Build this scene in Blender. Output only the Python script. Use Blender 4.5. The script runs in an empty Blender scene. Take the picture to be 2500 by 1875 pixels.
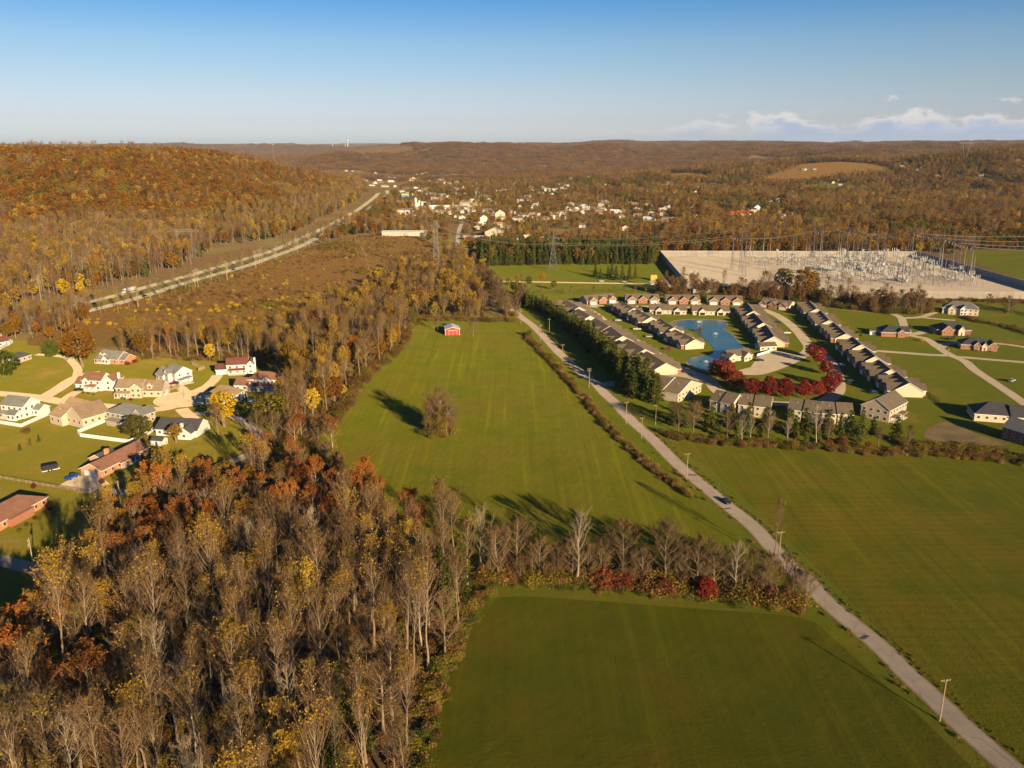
import bpy, math, random
import numpy as np
from mathutils import Vector, Matrix
R = math.radians
sc = bpy.context.scene
# ------------------------------------------------------------------ camera
F_PX, CX, CY, HOR, CAMH = 2040.0, 1250.0, 937.5, 355.0, 122.0     # measured in a 2500 x 1875 frame
PITCH = math.atan((CY-HOR)/F_PX); CP, SP = math.cos(PITCH), math.sin(PITCH)
cam = bpy.data.cameras.new('camera'); cam_o = bpy.data.objects.new('camera', cam)
sc.collection.objects.link(cam_o)
cam.sensor_width = 36.0; cam.lens = 36.0*F_PX/2500.0; cam.clip_start = 1.0; cam.clip_end = 120000.0
cam_o.location = (0, 0, CAMH); cam_o.rotation_euler = (math.pi/2-PITCH, 0, 0)
sc.camera = cam_o
# ------------------------------------------------------------------ sky, sun, exposure
SUN_EL, SUN_AZ = R(15.5), R(-60.0)            # azimuth from +X, counter-clockwise: behind the camera on the right
world = bpy.data.worlds.new('World'); sc.world = world; world.use_nodes = True
wn, wl = world.node_tree.nodes, world.node_tree.links
wn.clear()
w_out = wn.new('ShaderNodeOutputWorld'); w_bg = wn.new('ShaderNodeBackground')
sky = wn.new('ShaderNodeTexSky'); sky.sky_type = 'NISHITA'; sky.sun_disc = False
sky.sun_elevation = SUN_EL; sky.sun_rotation = R(90)-SUN_AZ; sky.altitude = 200
sky.air_density = 1.0; sky.dust_density = 0.6; sky.ozone_density = 2.2
w_bg.inputs['Strength'].default_value = 0.0531
# cloud bank low over the horizon, thickening towards the right
def wnode(t, **k):
    n = wn.new(t)
    for a, b in k.items(): setattr(n, a, b)
    return n
w_tc = wnode('ShaderNodeTexCoord'); w_sep = wnode('ShaderNodeSeparateXYZ')
wl.new(w_tc.outputs['Generated'], w_sep.inputs[0])
def wmath(op, a, b=None, clamp=False):
    n = wnode('ShaderNodeMath', operation=op, use_clamp=clamp)
    for i, v in enumerate((a, b)):
        if v is None: continue
        if isinstance(v, (int, float)): n.inputs[i].default_value = v
        else: wl.new(v, n.inputs[i])
    return n.outputs[0]
def wramp(v, a, b, c=0.0, d=1.0):
    n = wnode('ShaderNodeMapRange', interpolation_type='SMOOTHSTEP')
    wl.new(v, n.inputs[0])
    for i, q in enumerate((a, b, c, d)): n.inputs[i+1].default_value = q
    return n.outputs[0]
w_az = wmath('ARCTAN2', w_sep.outputs['X'], w_sep.outputs['Y'])
def wnoise(sx, sz, scale, detail, rough, off=(0, 0, 0)):
    cmb = wnode('ShaderNodeCombineXYZ')
    wl.new(wmath('MULTIPLY', w_az, sx), cmb.inputs[0]); wl.new(wmath('MULTIPLY', w_sep.outputs['Z'], sz), cmb.inputs[2])
    mp = wnode('ShaderNodeVectorMath', operation='ADD'); mp.inputs[1].default_value = off
    wl.new(cmb.outputs[0], mp.inputs[0])
    nz = wnode('ShaderNodeTexNoise'); nz.inputs['Scale'].default_value = scale
    nz.inputs['Detail'].default_value = detail; nz.inputs['Roughness'].default_value = rough
    wl.new(mp.outputs[0], nz.inputs['Vector']); return nz.outputs['Fac']
w_n1 = wnoise(20, 44, 1.0, 6, 0.55, (8.3, 0, 1.2))
w_n2 = wnoise(40, 80, 1.0, 5, 0.6, (7.3, 0, 0.4))
w_top = wramp(w_az, -0.12, 0.50, 0.012, 0.044)           # how high the bank reaches at each bearing
w_rel = wmath('DIVIDE', w_sep.outputs['Z'], w_top)
w_body = wmath('ADD', wmath('SUBTRACT', wmath('MULTIPLY', w_n1, 1.6), wmath('MULTIPLY', w_rel, 0.62)), wmath('MULTIPLY', w_n2, 0.32))
w_cl = wmath('MULTIPLY', wmath('MULTIPLY', wramp(w_body, 0.43, 0.60), wramp(w_az, 0.02, 0.36)), wramp(w_sep.outputs['Z'], -0.03, -0.005))
w_lit = wramp(w_body, 0.52, 0.86, 1.0, 0.0)
w_lit2 = wmath('MULTIPLY', w_lit, wramp(w_rel, 0.15, 0.75), True)
w_ccol = wnode('ShaderNodeMix', data_type='RGBA')
w_ccol.inputs['A'].default_value = (3.7, 4.7, 6.5, 1); w_ccol.inputs['B'].default_value = (8.2, 7.5, 7.0, 1)
wl.new(w_lit2, w_ccol.inputs['Factor'])
w_mix = wnode('ShaderNodeMix', data_type='RGBA')
w_gr = wnode('ShaderNodeValToRGB')                          # clear-air grade of the sky by elevation, the same all round
_st = [(0.0, (1.04, 1.15, 1.80)), (.012, (1.02, 1.13, 1.75)), (.054, (.94, .95, 1.40)), (.131, (.86, .89, 1.14)), (.216, (.70, .84, 1.075)), (.30, (.37, .70, 1.066)), (.8, (.27, .60, 1.0))]
while len(w_gr.color_ramp.elements) < len(_st): w_gr.color_ramp.elements.new(.5)
for _e, (_p, _c) in zip(w_gr.color_ramp.elements, _st): _e.position = _p; _e.color = (*_c, 1)
wl.new(wmath('MULTIPLY', w_sep.outputs['Z'], 2.0, True), w_gr.inputs[0])
w_sk = wnode('ShaderNodeMix', data_type='RGBA', blend_type='MULTIPLY'); w_sk.inputs['Factor'].default_value = 1.0
wl.new(sky.outputs[0], w_sk.inputs['A']); wl.new(w_gr.outputs[0], w_sk.inputs['B'])
wl.new(wmath('MULTIPLY', w_cl, 0.82), w_mix.inputs['Factor']); wl.new(w_sk.outputs['Result'], w_mix.inputs['A']); wl.new(w_ccol.outputs['Result'], w_mix.inputs['B'])
wl.new(w_mix.outputs['Result'], w_bg.inputs['Color']); wl.new(w_bg.outputs[0], w_out.inputs['Surface'])
sun = bpy.data.lights.new('sun', 'SUN'); sun.energy = 5.0; sun.angle = R(0.53); sun.color = (1.0, 0.75, 0.43)
sun_o = bpy.data.objects.new('sun', sun); sc.collection.objects.link(sun_o)
_sd = Vector((math.cos(SUN_AZ)*math.cos(SUN_EL), math.sin(SUN_AZ)*math.cos(SUN_EL), math.sin(SUN_EL)))
sun_o.rotation_euler = _sd.to_track_quat('Z', 'Y').to_euler()
sun_o.location = _sd*400
sc.view_settings.view_transform = 'Standard'; sc.view_settings.look = 'None'
sc.view_settings.exposure = 1.0; sc.view_settings.gamma = 1.0
sc.render.engine = 'CYCLES'; cy = sc.cycles
cy.max_bounces = 3; cy.diffuse_bounces = 1; cy.glossy_bounces = 1; cy.transmission_bounces = 2; cy.transparent_max_bounces = 6
cy.volume_bounces = 0; cy.use_denoising = True; cy.caustics_reflective = False; cy.caustics_refractive = False
cy.use_adaptive_sampling = True; cy.adaptive_threshold = 0.02
# ------------------------------------------------------------------ geometry helpers
def g(x, y, z=0.0):
    """ground point seen at photo position (x, y) of the 2500 x 1875 frame, at height z"""
    u = (x-CX)/F_PX; v = (y-CY)/F_PX; t = (CAMH-z)/(SP+CP*v)
    return np.array((u*t, (CP-SP*v)*t))
def gf(pts, k=1.0): return np.array([g(a*k, b*k) for a, b in pts])
FV = 2500/2212.0                                  # factor for positions read off the 2212-wide view
def z6(x, y): return g(1300+.29385*x, 650+.29385*y)
def z7(x, y): return g(1850+.29385*x, 650+.29385*y)
def z5(x, y): return g(.31646*x, 780+.31646*y)
def z2(x, y): return g(600+.31646*x, 300+.31646*y)
def z3(x, y): return g(1200+.31646*x, 300+.31646*y)
def z4(x, y): return g(1800+.31646*x, 300+.31646*y)
def z1(x, y): return g(.31646*x, 300+.31646*y)
COL = sc.collection
def link(o, parent=None):
    COL.objects.link(o)
    if parent is not None: o.parent = parent
    return o
def tag(o, label=None, cat=None, group=None, kind=None):
    if label: o['label'] = label
    if cat: o['category'] = cat
    if group: o['group'] = group
    if kind: o['kind'] = kind
    return o
def empty(name, loc, rz=0.0, label=None, cat=None, group=None):
    o = bpy.data.objects.new(name, None); o.empty_display_size = 0.5
    o.location = (loc[0], loc[1], loc[2] if len(loc) > 2 else 0.0); o.rotation_euler = (0, 0, rz)
    link(o); return tag(o, label, cat, group)
def copy_tree(root, loc=None, rz=None, scale=None):
    def cp(o, par):
        c = o.copy(); COL.objects.link(c)
        if par is not None: c.parent = par
        for ch in o.children: cp(ch, c)
        return c
    r = cp(root, None)
    if loc is not None: r.location = (loc[0], loc[1], loc[2] if len(loc) > 2 else 0.0)
    if rz is not None: r.rotation_euler = (0, 0, rz)
    if scale is not None: r.scale = (scale, scale, scale) if isinstance(scale, (int, float)) else scale
    return r
class MB:
    """collects faces of one mesh"""
    def __init__(s): s.v = []; s.f = []; s.m = []
    def quad(s, a, b, c, d, m=0):
        n = len(s.v); s.v += [a, b, c, d]; s.f.append((n, n+1, n+2, n+3)); s.m.append(m)
    def poly(s, pts, m=0):
        n = len(s.v); s.v += [tuple(p) for p in pts]; s.f.append(tuple(range(n, n+len(pts)))); s.m.append(m)
    def box(s, x0, x1, y0, y1, z0, z1, m=0):
        n = len(s.v)
        s.v += [(x0, y0, z0), (x1, y0, z0), (x1, y1, z0), (x0, y1, z0), (x0, y0, z1), (x1, y0, z1), (x1, y1, z1), (x0, y1, z1)]
        for q in ((0, 3, 2, 1), (4, 5, 6, 7), (0, 1, 5, 4), (1, 2, 6, 5), (2, 3, 7, 6), (3, 0, 4, 7)):
            s.f.append(tuple(n+i for i in q)); s.m.append(m)
    def bar(s, a, b, r, m=0, sides=4, r2=None):
        a = Vector(a); b = Vector(b); d = (b-a)
        if d.length < 1e-6: return
        d.normalize(); u = d.orthogonal().normalized(); w = d.cross(u); n = len(s.v)
        r2 = r if r2 is None else r2
        for p, rr in ((a, r), (b, r2)):
            for i in range(sides):
                t = 2*math.pi*(i+.5)/sides; q = p+u*(rr*math.cos(t))+w*(rr*math.sin(t)); s.v.append(tuple(q))
        for i in range(sides):
            j = (i+1) % sides; s.f.append((n+i, n+j, n+sides+j, n+sides+i)); s.m.append(m)
        s.f.append(tuple(n+i for i in reversed(range(sides)))); s.m.append(m)
        s.f.append(tuple(n+sides+i for i in range(sides))); s.m.append(m)
    def tube(s, pts, r, m=0, sides=5):
        for i in range(len(pts)-1): s.bar(pts[i], pts[i+1], r, m, sides)
    def mesh(s, name, mats):
        me = bpy.data.meshes.new(name); me.from_pydata(s.v, [], s.f); me.validate()
        for k in mats: me.materials.append(k)
        if len(mats) > 1: me.polygons.foreach_set('material_index', s.m[:len(me.polygons)])
        me.update(); return me
    def build(s, name, mats, parent=None):
        if not isinstance(mats, (list, tuple)): mats = [mats]
        o = bpy.data.objects.new(name, s.mesh(name, mats)); return link(o, parent)
def np_mesh(name, V, Fq, mats, mi=None):
    me = bpy.data.meshes.new(name); k = Fq.shape[1]
    me.vertices.add(len(V)); me.vertices.foreach_set('co', np.ascontiguousarray(V, dtype=np.float32).ravel())
    me.loops.add(Fq.size); me.loops.foreach_set('vertex_index', np.ascontiguousarray(Fq, dtype=np.int32).ravel())
    me.polygons.add(len(Fq)); me.polygons.foreach_set('loop_start', np.arange(0, Fq.size, k, dtype=np.int32))
    for m in mats: me.materials.append(m)
    if mi is not None: me.polygons.foreach_set('material_index', np.ascontiguousarray(mi, dtype=np.int32))
    me.update(calc_edges=True); return me
def in_poly(P, poly):
    x, y = P[:, 0], P[:, 1]; r = np.zeros(len(P), bool); n = len(poly); j = n-1
    for i in range(n):
        xi, yi = poly[i]; xj, yj = poly[j]
        if yi != yj:
            c = ((yi > y) != (yj > y)) & (x < (xj-xi)*(y-yi)/(yj-yi)+xi); r ^= c
        j = i
    return r
# ------------------------------------------------------------------ numpy value noise for terrain
_rs = np.random.RandomState(11); _LAT = _rs.rand(256, 256)
def vnoise(x, y):
    xi = np.floor(x).astype(int); yi = np.floor(y).astype(int); fx = x-xi; fy = y-yi
    fx = fx*fx*(3-2*fx); fy = fy*fy*(3-2*fy)
    a = _LAT[xi & 255, yi & 255]; b = _LAT[(xi+1) & 255, yi & 255]; c = _LAT[xi & 255, (yi+1) & 255]; d = _LAT[(xi+1) & 255, (yi+1) & 255]
    return (a*(1-fx)+b*fx)*(1-fy)+(c*(1-fx)+d*fx)*fy
def fbm(x, y, o=4):
    s = 0; a = .5; t = 0
    for i in range(o): s = s+a*vnoise(x+17.3*i, y+9.1*i); t += a; a *= .5; x = x*2.03; y = y*2.03
    return s/t
def ss(v, a, b):
    t = np.clip((v-a)/(b-a), 0, 1); return t*t*(3-2*t)
def hz(X, Y):
    """terrain height"""
    X = np.asarray(X, float); Y = np.asarray(Y, float); d = np.hypot(X, Y)
    wob = (fbm(X/500+3, Y/500+8, 3)-.5)
    # wooded ridge on the left
    hl = (99+20*wob)*ss(Y+160*wob, 950, 1850)*ss(-X+90*wob, 370, 800)*(1-ss(Y+.25*(X+400), 2000, 2900)*.9)
    # ridge beyond the town
    hc = 118*np.exp(-((Y-5600-.10*X)/800)**2)*ss(X, -1600, -800)*(1-.30*ss(X, 300, 1500))*(.52+.78*fbm(X/300, Y/500+2, 4))
    # hills on the right
    ha = 66*np.exp(-(((X-1020)/520)**2+((Y-2900)/430)**2))
    hb = 98*np.exp(-(((X-1560)/420)**2+((Y-2650)/560)**2))
    he = (14+135*fbm(X/430+5, Y/430+1, 4))*ss(Y+.35*(X-500), 3000, 5200)*ss(X, 150, 1500)
    # the plateau that makes the horizon
    start = 6500+3200*ss(-X/np.maximum(Y, 1), -.05, .25)
    hp = (52+124*fbm(X/1100+1, Y/1100+4, 5))*ss(d, start, start+3000)
    hp = hp+26*ss(d, 11000, 26000)
    h = np.maximum(np.maximum(hl, hc), np.maximum(np.maximum(ha, hb)+.25*np.minimum(ha, hb), he)); h = np.maximum(h, hp)+.15*np.minimum(h, hp)
    return np.where(d < 900, 0.0, h)
def gz(x, y):
    """the point of the hilly terrain seen at photo position (x, y)"""
    u = (x-CX)/F_PX; v = (y-CY)/F_PX; t = np.linspace(700, 14000, 2660); X = u*t; Y = (CP-SP*v)*t; Z = CAMH-(SP+CP*v)*t
    k = np.nonzero(Z < hz(X, Y))[0]; i = k[0] if len(k) else -1
    return np.array((X[i], Y[i]))
def hz1(x, y): return float(hz(np.array([x]), np.array([y]))[0])
# ------------------------------------------------------------------ materials
class NT:
    def __init__(s, name):
        s.mat = bpy.data.materials.new(name); s.mat.use_nodes = True; s.t = s.mat.node_tree; s.n = s.t.nodes; s.l = s.t.links; s.n.clear()
        s.out = s.n.new('ShaderNodeOutputMaterial')
    def new(s, t, **k):
        n = s.n.new(t)
        for a, b in k.items(): setattr(n, a, b)
        return n
    def coord(s, out='Object', scale=(1, 1, 1), rot=0.0):
        tc = s.new('ShaderNodeTexCoord'); mp = s.new('ShaderNodeMapping'); mp.inputs['Scale'].default_value = scale
        mp.inputs['Rotation'].default_value = (0, 0, rot); s.l.new(tc.outputs[out], mp.inputs[0]); return mp.outputs[0]
    def noise(s, vec, scale, detail=4, rough=.55):
        n = s.new('ShaderNodeTexNoise'); n.inputs['Scale'].default_value = scale; n.inputs['Detail'].default_value = detail
        n.inputs['Roughness'].default_value = rough; s.l.new(vec, n.inputs['Vector']); return n.outputs['Fac']
    def ramp(s, fac, stops, interp='LINEAR'):
        n = s.new('ShaderNodeValToRGB'); e = n.color_ramp.elements; n.color_ramp.interpolation = interp
        while len(e) < len(stops): e.new(.5)
        for q, (p, c) in zip(e, stops): q.position = p; q.color = (*c, 1)
        s.l.new(fac, n.inputs[0]); return n.outputs[0]
    def mr(s, v, a, b, c=0., d=1.):
        n = s.new('ShaderNodeMapRange'); s.l.new(v, n.inputs[0])
        for i, q in enumerate((a, b, c, d)): n.inputs[i+1].default_value = q
        return n.outputs[0]
    def mix(s, f, a, b, blend='MIX'):
        n = s.new('ShaderNodeMix', data_type='RGBA', blend_type=blend)
        for k, v in (('Factor', f), ('A', a), ('B', b)):
            i = n.inputs[k]
            if isinstance(v, (int, float)): i.default_value = v
            elif isinstance(v, tuple): i.default_value = (*v[:3], 1)
            else: s.l.new(v, i)
        return n.outputs['Result']
    def math(s, op, a, b=0.):
        n = s.new('ShaderNodeMath', operation=op)
        for i, v in enumerate((a, b)):
            if isinstance(v, (int, float)): n.inputs[i].default_value = v
            else: s.l.new(v, n.inputs[i])
        return n.outputs[0]
    def bump(s, h, strength, dist):
        n = s.new('ShaderNodeBump'); n.inputs['Strength'].default_value = strength; n.inputs['Distance'].default_value = dist
        s.l.new(h, n.inputs['Height']); return n.outputs[0]
    def principled(s, col, rough=.8, bump=None, spec=.3, metal=0.):
        b = s.new('ShaderNodeBsdfPrincipled')
        if isinstance(col, tuple): b.inputs['Base Color'].default_value = (*col[:3], 1)
        else: s.l.new(col, b.inputs['Base Color'])
        b.inputs['Roughness'].default_value = rough; b.inputs['Diffuse Roughness'].default_value = 1.0 if rough > .8 else 0.0; b.inputs['Specular IOR Level'].default_value = spec; b.inputs['Metallic'].default_value = metal
        if bump is not None: s.l.new(bump, b.inputs['Normal'])
        s.l.new(b.outputs[0], s.out.inputs['Surface']); return s.mat
def plain(name, col, rough=.75, var=.12, scale=.8, spec=.3, metal=0.):
    """painted or weathered surface with slight mottling and a per-object shade"""
    t = NT(name); c = t.coord(); n = t.noise(c, scale, 5, .6)
    f = t.mr(n, .3, .7, 1-var, 1+var)
    oi = t.new('ShaderNodeObjectInfo'); r = t.mr(oi.outputs['Random'], 0, 1, 1-var*.6, 1+var*.6)
    m = t.math('MULTIPLY', f, r)
    v = t.new('ShaderNodeVectorMath', operation='SCALE'); v.inputs[0].default_value = col; t.l.new(m, v.inputs['Scale'])
    return t.principled(v.outputs[0], rough, None, spec, metal)
def leaf_mat(name, stops, trans=.25):
    """foliage: hue picked per tree, shade per leaf"""
    t = NT(name); oi = t.new('ShaderNodeObjectInfo'); ge = t.new('ShaderNodeNewGeometry')
    a = t.math('ADD', t.math('MULTIPLY', oi.outputs['Random'], .78), t.math('MULTIPLY', ge.outputs['Random Per Island'], .22))
    n = len(stops); col = t.ramp(a, [((i+.5)/n if n > 1 else 0, c) for i, c in enumerate(stops)])
    sh = t.math('MULTIPLY', t.mr(ge.outputs['Random Per Island'], 0, 1, .70, 1.28), t.mr(t.math('FRACT', t.math('MULTIPLY', oi.outputs['Random'], 7.31)), 0, 1, .68, 1.18))
    v = t.new('ShaderNodeVectorMath', operation='SCALE'); t.l.new(col, v.inputs[0]); t.l.new(sh, v.inputs['Scale'])
    d = t.new('ShaderNodeBsdfDiffuse'); d.inputs['Roughness'].default_value = 0.0; tr = t.new('ShaderNodeBsdfTranslucent'); mx = t.new('ShaderNodeMixShader'); mx.inputs[0].default_value = trans
    t.l.new(v.outputs[0], d.inputs[0]); t.l.new(v.outputs[0], tr.inputs[0]); t.l.new(d.outputs[0], mx.inputs[1]); t.l.new(tr.outputs[0], mx.inputs[2])
    t.l.new(mx.outputs[0], t.out.inputs['Surface']); return t.mat
def bark_mat(name, a, b):
    t = NT(name); c = t.coord(scale=(1, 1, .25)); n = t.noise(c, 2.2, 4, .65); oi = t.new('ShaderNodeObjectInfo')
    col = t.mix(t.mr(n, .3, .7), a, b); sh = t.mr(oi.outputs['Random'], 0, 1, .78, 1.22)
    v = t.new('ShaderNodeVectorMath', operation='SCALE'); t.l.new(col, v.inputs[0]); t.l.new(sh, v.inputs['Scale'])
    return t.principled(v.outputs[0], .9, None, .1)
def grass_mat(name, a, b, dry, streak_rot=0.0, streak=.5, dry_amt=.5):
    t = NT(name); c = t.coord(); n1 = t.noise(c, .012, 5, .6); n2 = t.noise(c, .11, 5, .65); n3 = t.noise(c, 1.4, 4, .7)
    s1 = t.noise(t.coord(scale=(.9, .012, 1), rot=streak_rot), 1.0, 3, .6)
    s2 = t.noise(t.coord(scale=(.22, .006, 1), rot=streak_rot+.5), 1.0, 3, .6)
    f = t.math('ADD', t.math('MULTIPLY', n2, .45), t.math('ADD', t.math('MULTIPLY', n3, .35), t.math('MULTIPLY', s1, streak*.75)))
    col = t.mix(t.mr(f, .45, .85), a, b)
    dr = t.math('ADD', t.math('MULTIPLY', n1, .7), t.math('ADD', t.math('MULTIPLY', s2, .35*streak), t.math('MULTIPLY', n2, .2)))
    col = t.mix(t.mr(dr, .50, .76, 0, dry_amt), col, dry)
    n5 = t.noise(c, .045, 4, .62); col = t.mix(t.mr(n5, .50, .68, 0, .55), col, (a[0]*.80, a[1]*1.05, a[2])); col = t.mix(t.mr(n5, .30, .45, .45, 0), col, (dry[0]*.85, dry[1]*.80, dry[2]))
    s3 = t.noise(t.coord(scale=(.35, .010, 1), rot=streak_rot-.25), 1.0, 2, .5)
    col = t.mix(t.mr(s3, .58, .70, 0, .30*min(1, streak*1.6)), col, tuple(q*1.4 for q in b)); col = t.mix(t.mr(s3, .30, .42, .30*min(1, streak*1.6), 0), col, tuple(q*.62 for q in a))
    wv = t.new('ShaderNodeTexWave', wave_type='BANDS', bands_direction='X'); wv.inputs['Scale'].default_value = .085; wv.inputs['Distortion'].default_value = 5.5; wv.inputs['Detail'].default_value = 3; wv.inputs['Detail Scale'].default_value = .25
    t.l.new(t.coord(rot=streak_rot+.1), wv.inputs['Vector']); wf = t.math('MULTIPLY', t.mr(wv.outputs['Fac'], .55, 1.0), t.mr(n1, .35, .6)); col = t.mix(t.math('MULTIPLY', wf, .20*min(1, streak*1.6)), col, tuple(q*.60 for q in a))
    n4 = t.noise(c, .45, 3, .6)
    col = t.mix(t.mr(n4, .58, .8, 0, .5), col, tuple(q*.45 for q in a))
    return t.principled(col, .95, t.bump(t.math('ADD', n3, n4), .55, .35), .08)
M = {}
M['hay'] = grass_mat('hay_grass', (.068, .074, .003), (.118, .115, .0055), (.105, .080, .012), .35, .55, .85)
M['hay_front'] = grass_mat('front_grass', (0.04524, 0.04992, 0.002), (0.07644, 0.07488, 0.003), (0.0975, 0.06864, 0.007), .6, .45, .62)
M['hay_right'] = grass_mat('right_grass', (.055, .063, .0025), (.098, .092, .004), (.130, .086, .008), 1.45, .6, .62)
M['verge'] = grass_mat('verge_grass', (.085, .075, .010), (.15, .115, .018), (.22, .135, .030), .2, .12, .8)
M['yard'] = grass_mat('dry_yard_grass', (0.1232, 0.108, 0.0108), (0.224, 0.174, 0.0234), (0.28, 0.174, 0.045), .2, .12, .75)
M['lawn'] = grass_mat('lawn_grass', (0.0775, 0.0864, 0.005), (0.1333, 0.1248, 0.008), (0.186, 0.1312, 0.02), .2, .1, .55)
def earth():
    t = NT('woodland_floor'); c = t.coord(); n = t.noise(c, .006, 5, .6); n2 = t.noise(c, .12, 5, .7); n3 = t.noise(c, 1.2, 3, .7)
    col = t.mix(t.mr(n2, .3, .7), (.075, .048, .026), (.135, .085, .04))
    col = t.mix(t.mr(n, .50, .64, 0, .85), col, (.135, .118, .035))
    col = t.mix(t.mr(n3, .35, .7, 0, .4), col, (.06, .042, .022))
    return t.principled(col, .97, t.bump(n3, .6, .4), .05)
M['earth'] = earth()
def brush():
    t = NT('brush_meadow'); c = t.coord(); n = t.noise(c, .02, 5, .65); n2 = t.noise(c, .22, 6, .75); n3 = t.noise(c, 1.1, 4, .75)
    col = t.mix(t.mr(n2, .32, .68), (.135, .068, .018), (.25, .142, .042))
    col = t.mix(t.mr(n, .5, .66, 0, .6), col, (.15, .13, .03)); col = t.mix(t.mr(n3, .3, .6, .55, 0), col, (.10, .055, .022))
    return t.principled(col, .97, t.bump(t.math('ADD', n2, n3), 1.0, 1.1), .05)
M['brush'] = brush()
def asphalt(name, a, b, patch):
    t = NT(name); c = t.coord(); n = t.noise(c, .15, 5, .65); n2 = t.noise(c, 3.0, 4, .7)
    col = t.mix(t.mr(n, .3, .7), a, b); col = t.mix(t.mr(n2, .35, .75, 0, .25), col, patch)
    vo = t.new('ShaderNodeTexVoronoi', feature='DISTANCE_TO_EDGE'); vo.inputs['Scale'].default_value = .16; t.l.new(t.coord(), vo.inputs['Vector'])
    col = t.mix(t.mr(vo.outputs['Distance'], 0, .012, .55, 0), col, tuple(q*.3 for q in a))
    return t.principled(col, .9, t.bump(n2, .3, .05), .2)
M['road'] = asphalt('country_asphalt', (.215, .175, .14), (.27, .225, .185), (.175, .145, .12))
M['street'] = asphalt('street_concrete', (.35, .275, .18), (.45, .355, .235), (.28, .22, .145))
M['rstreet'] = asphalt('condo_asphalt', (.26, .215, .155), (.33, .275, .20), (.21, .175, .125))
M['highway'] = asphalt('highway_concrete', (.235, .20, .155), (.30, .255, .20), (.19, .16, .125))
M['gravel'] = asphalt('crushed_stone', (.29, .245, .19), (.37, .315, .245), (.21, .18, .14))
M['shoulder'] = plain('gravel_shoulder', (.15, .115, .07), .95, .25, .6)
M['drygrass'] = plain('dry_verge_grass', (.17, .115, .032), .97, .35, .35)
M['soil'] = plain('bare_soil', (.105, .075, .034), .97, .3, .15)
M['bark'] = bark_mat('grey_bark', (.15, .11, .075), (.25, .19, .13))
M['palebark'] = bark_mat('pale_bark', (.25, .205, .15), (.38, .325, .25))
M['twig'] = bark_mat('twigs', (.105, .064, .032), (.175, .110, .056))
M['palewig'] = bark_mat('pale_twigs', (.22, .165, .105), (.32, .25, .17))
M['leaf_gold'] = leaf_mat('golden_leaves', [(.29, .165, .026), (.39, .235, .024), (.32, .20, .03), (.47, .31, .026)])
M['leaf_yellow'] = leaf_mat('yellow_leaves', [(.52, .33, .018), (.60, .40, .02), (.46, .31, .03)])
M['leaf_russet'] = leaf_mat('russet_leaves', [(.25, .080, .018), (.32, .108, .018), (.24, .092, .022), (.36, .130, .018)])
M['leaf_oak'] = leaf_mat('oak_leaves', [(.14, .060, .014), (.24, .090, .011), (.31, .115, .010), (.20, .100, .013), (.28, .135, .012), (.11, .085, .017), (.34, .145, .011)])
M['leaf_brown'] = leaf_mat('brown_leaves', [(.16, .085, .035), (.20, .105, .040), (.24, .135, .04), (.18, .115, .03)])
M['leaf_olive'] = leaf_mat('olive_leaves', [(.15, .125, .022), (.20, .165, .025), (.26, .19, .025), (.11, .105, .022)])
M['leaf_red'] = leaf_mat('crimson_leaves', [(.20, .024, .020), (.27, .036, .022), (.16, .020, .020), (.24, .050, .024)])
M['leaf_maroon'] = leaf_mat('maroon_leaves', [(.14, .034, .022), (.19, .045, .024), (.21, .070, .026)])
M['needle'] = leaf_mat('pine_needles', [(.055, .076, .014), (.085, .105, .018), (.115, .122, .022), (.07, .088, .018)], .12)
M['leaf_green'] = leaf_mat('green_leaves', [(.070, .10, .014), (.10, .125, .018), (.14, .145, .02)])
M['leaf_tan'] = leaf_mat('dry_weeds', [(.24, .14, .05), (.30, .19, .07), (.19, .11, .04), (.33, .20, .055)])
M['leaf_tuft'] = leaf_mat('grass_tufts', [(.095, .085, .010), (.13, .11, .014), (.16, .12, .022), (.075, .078, .008)])
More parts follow.
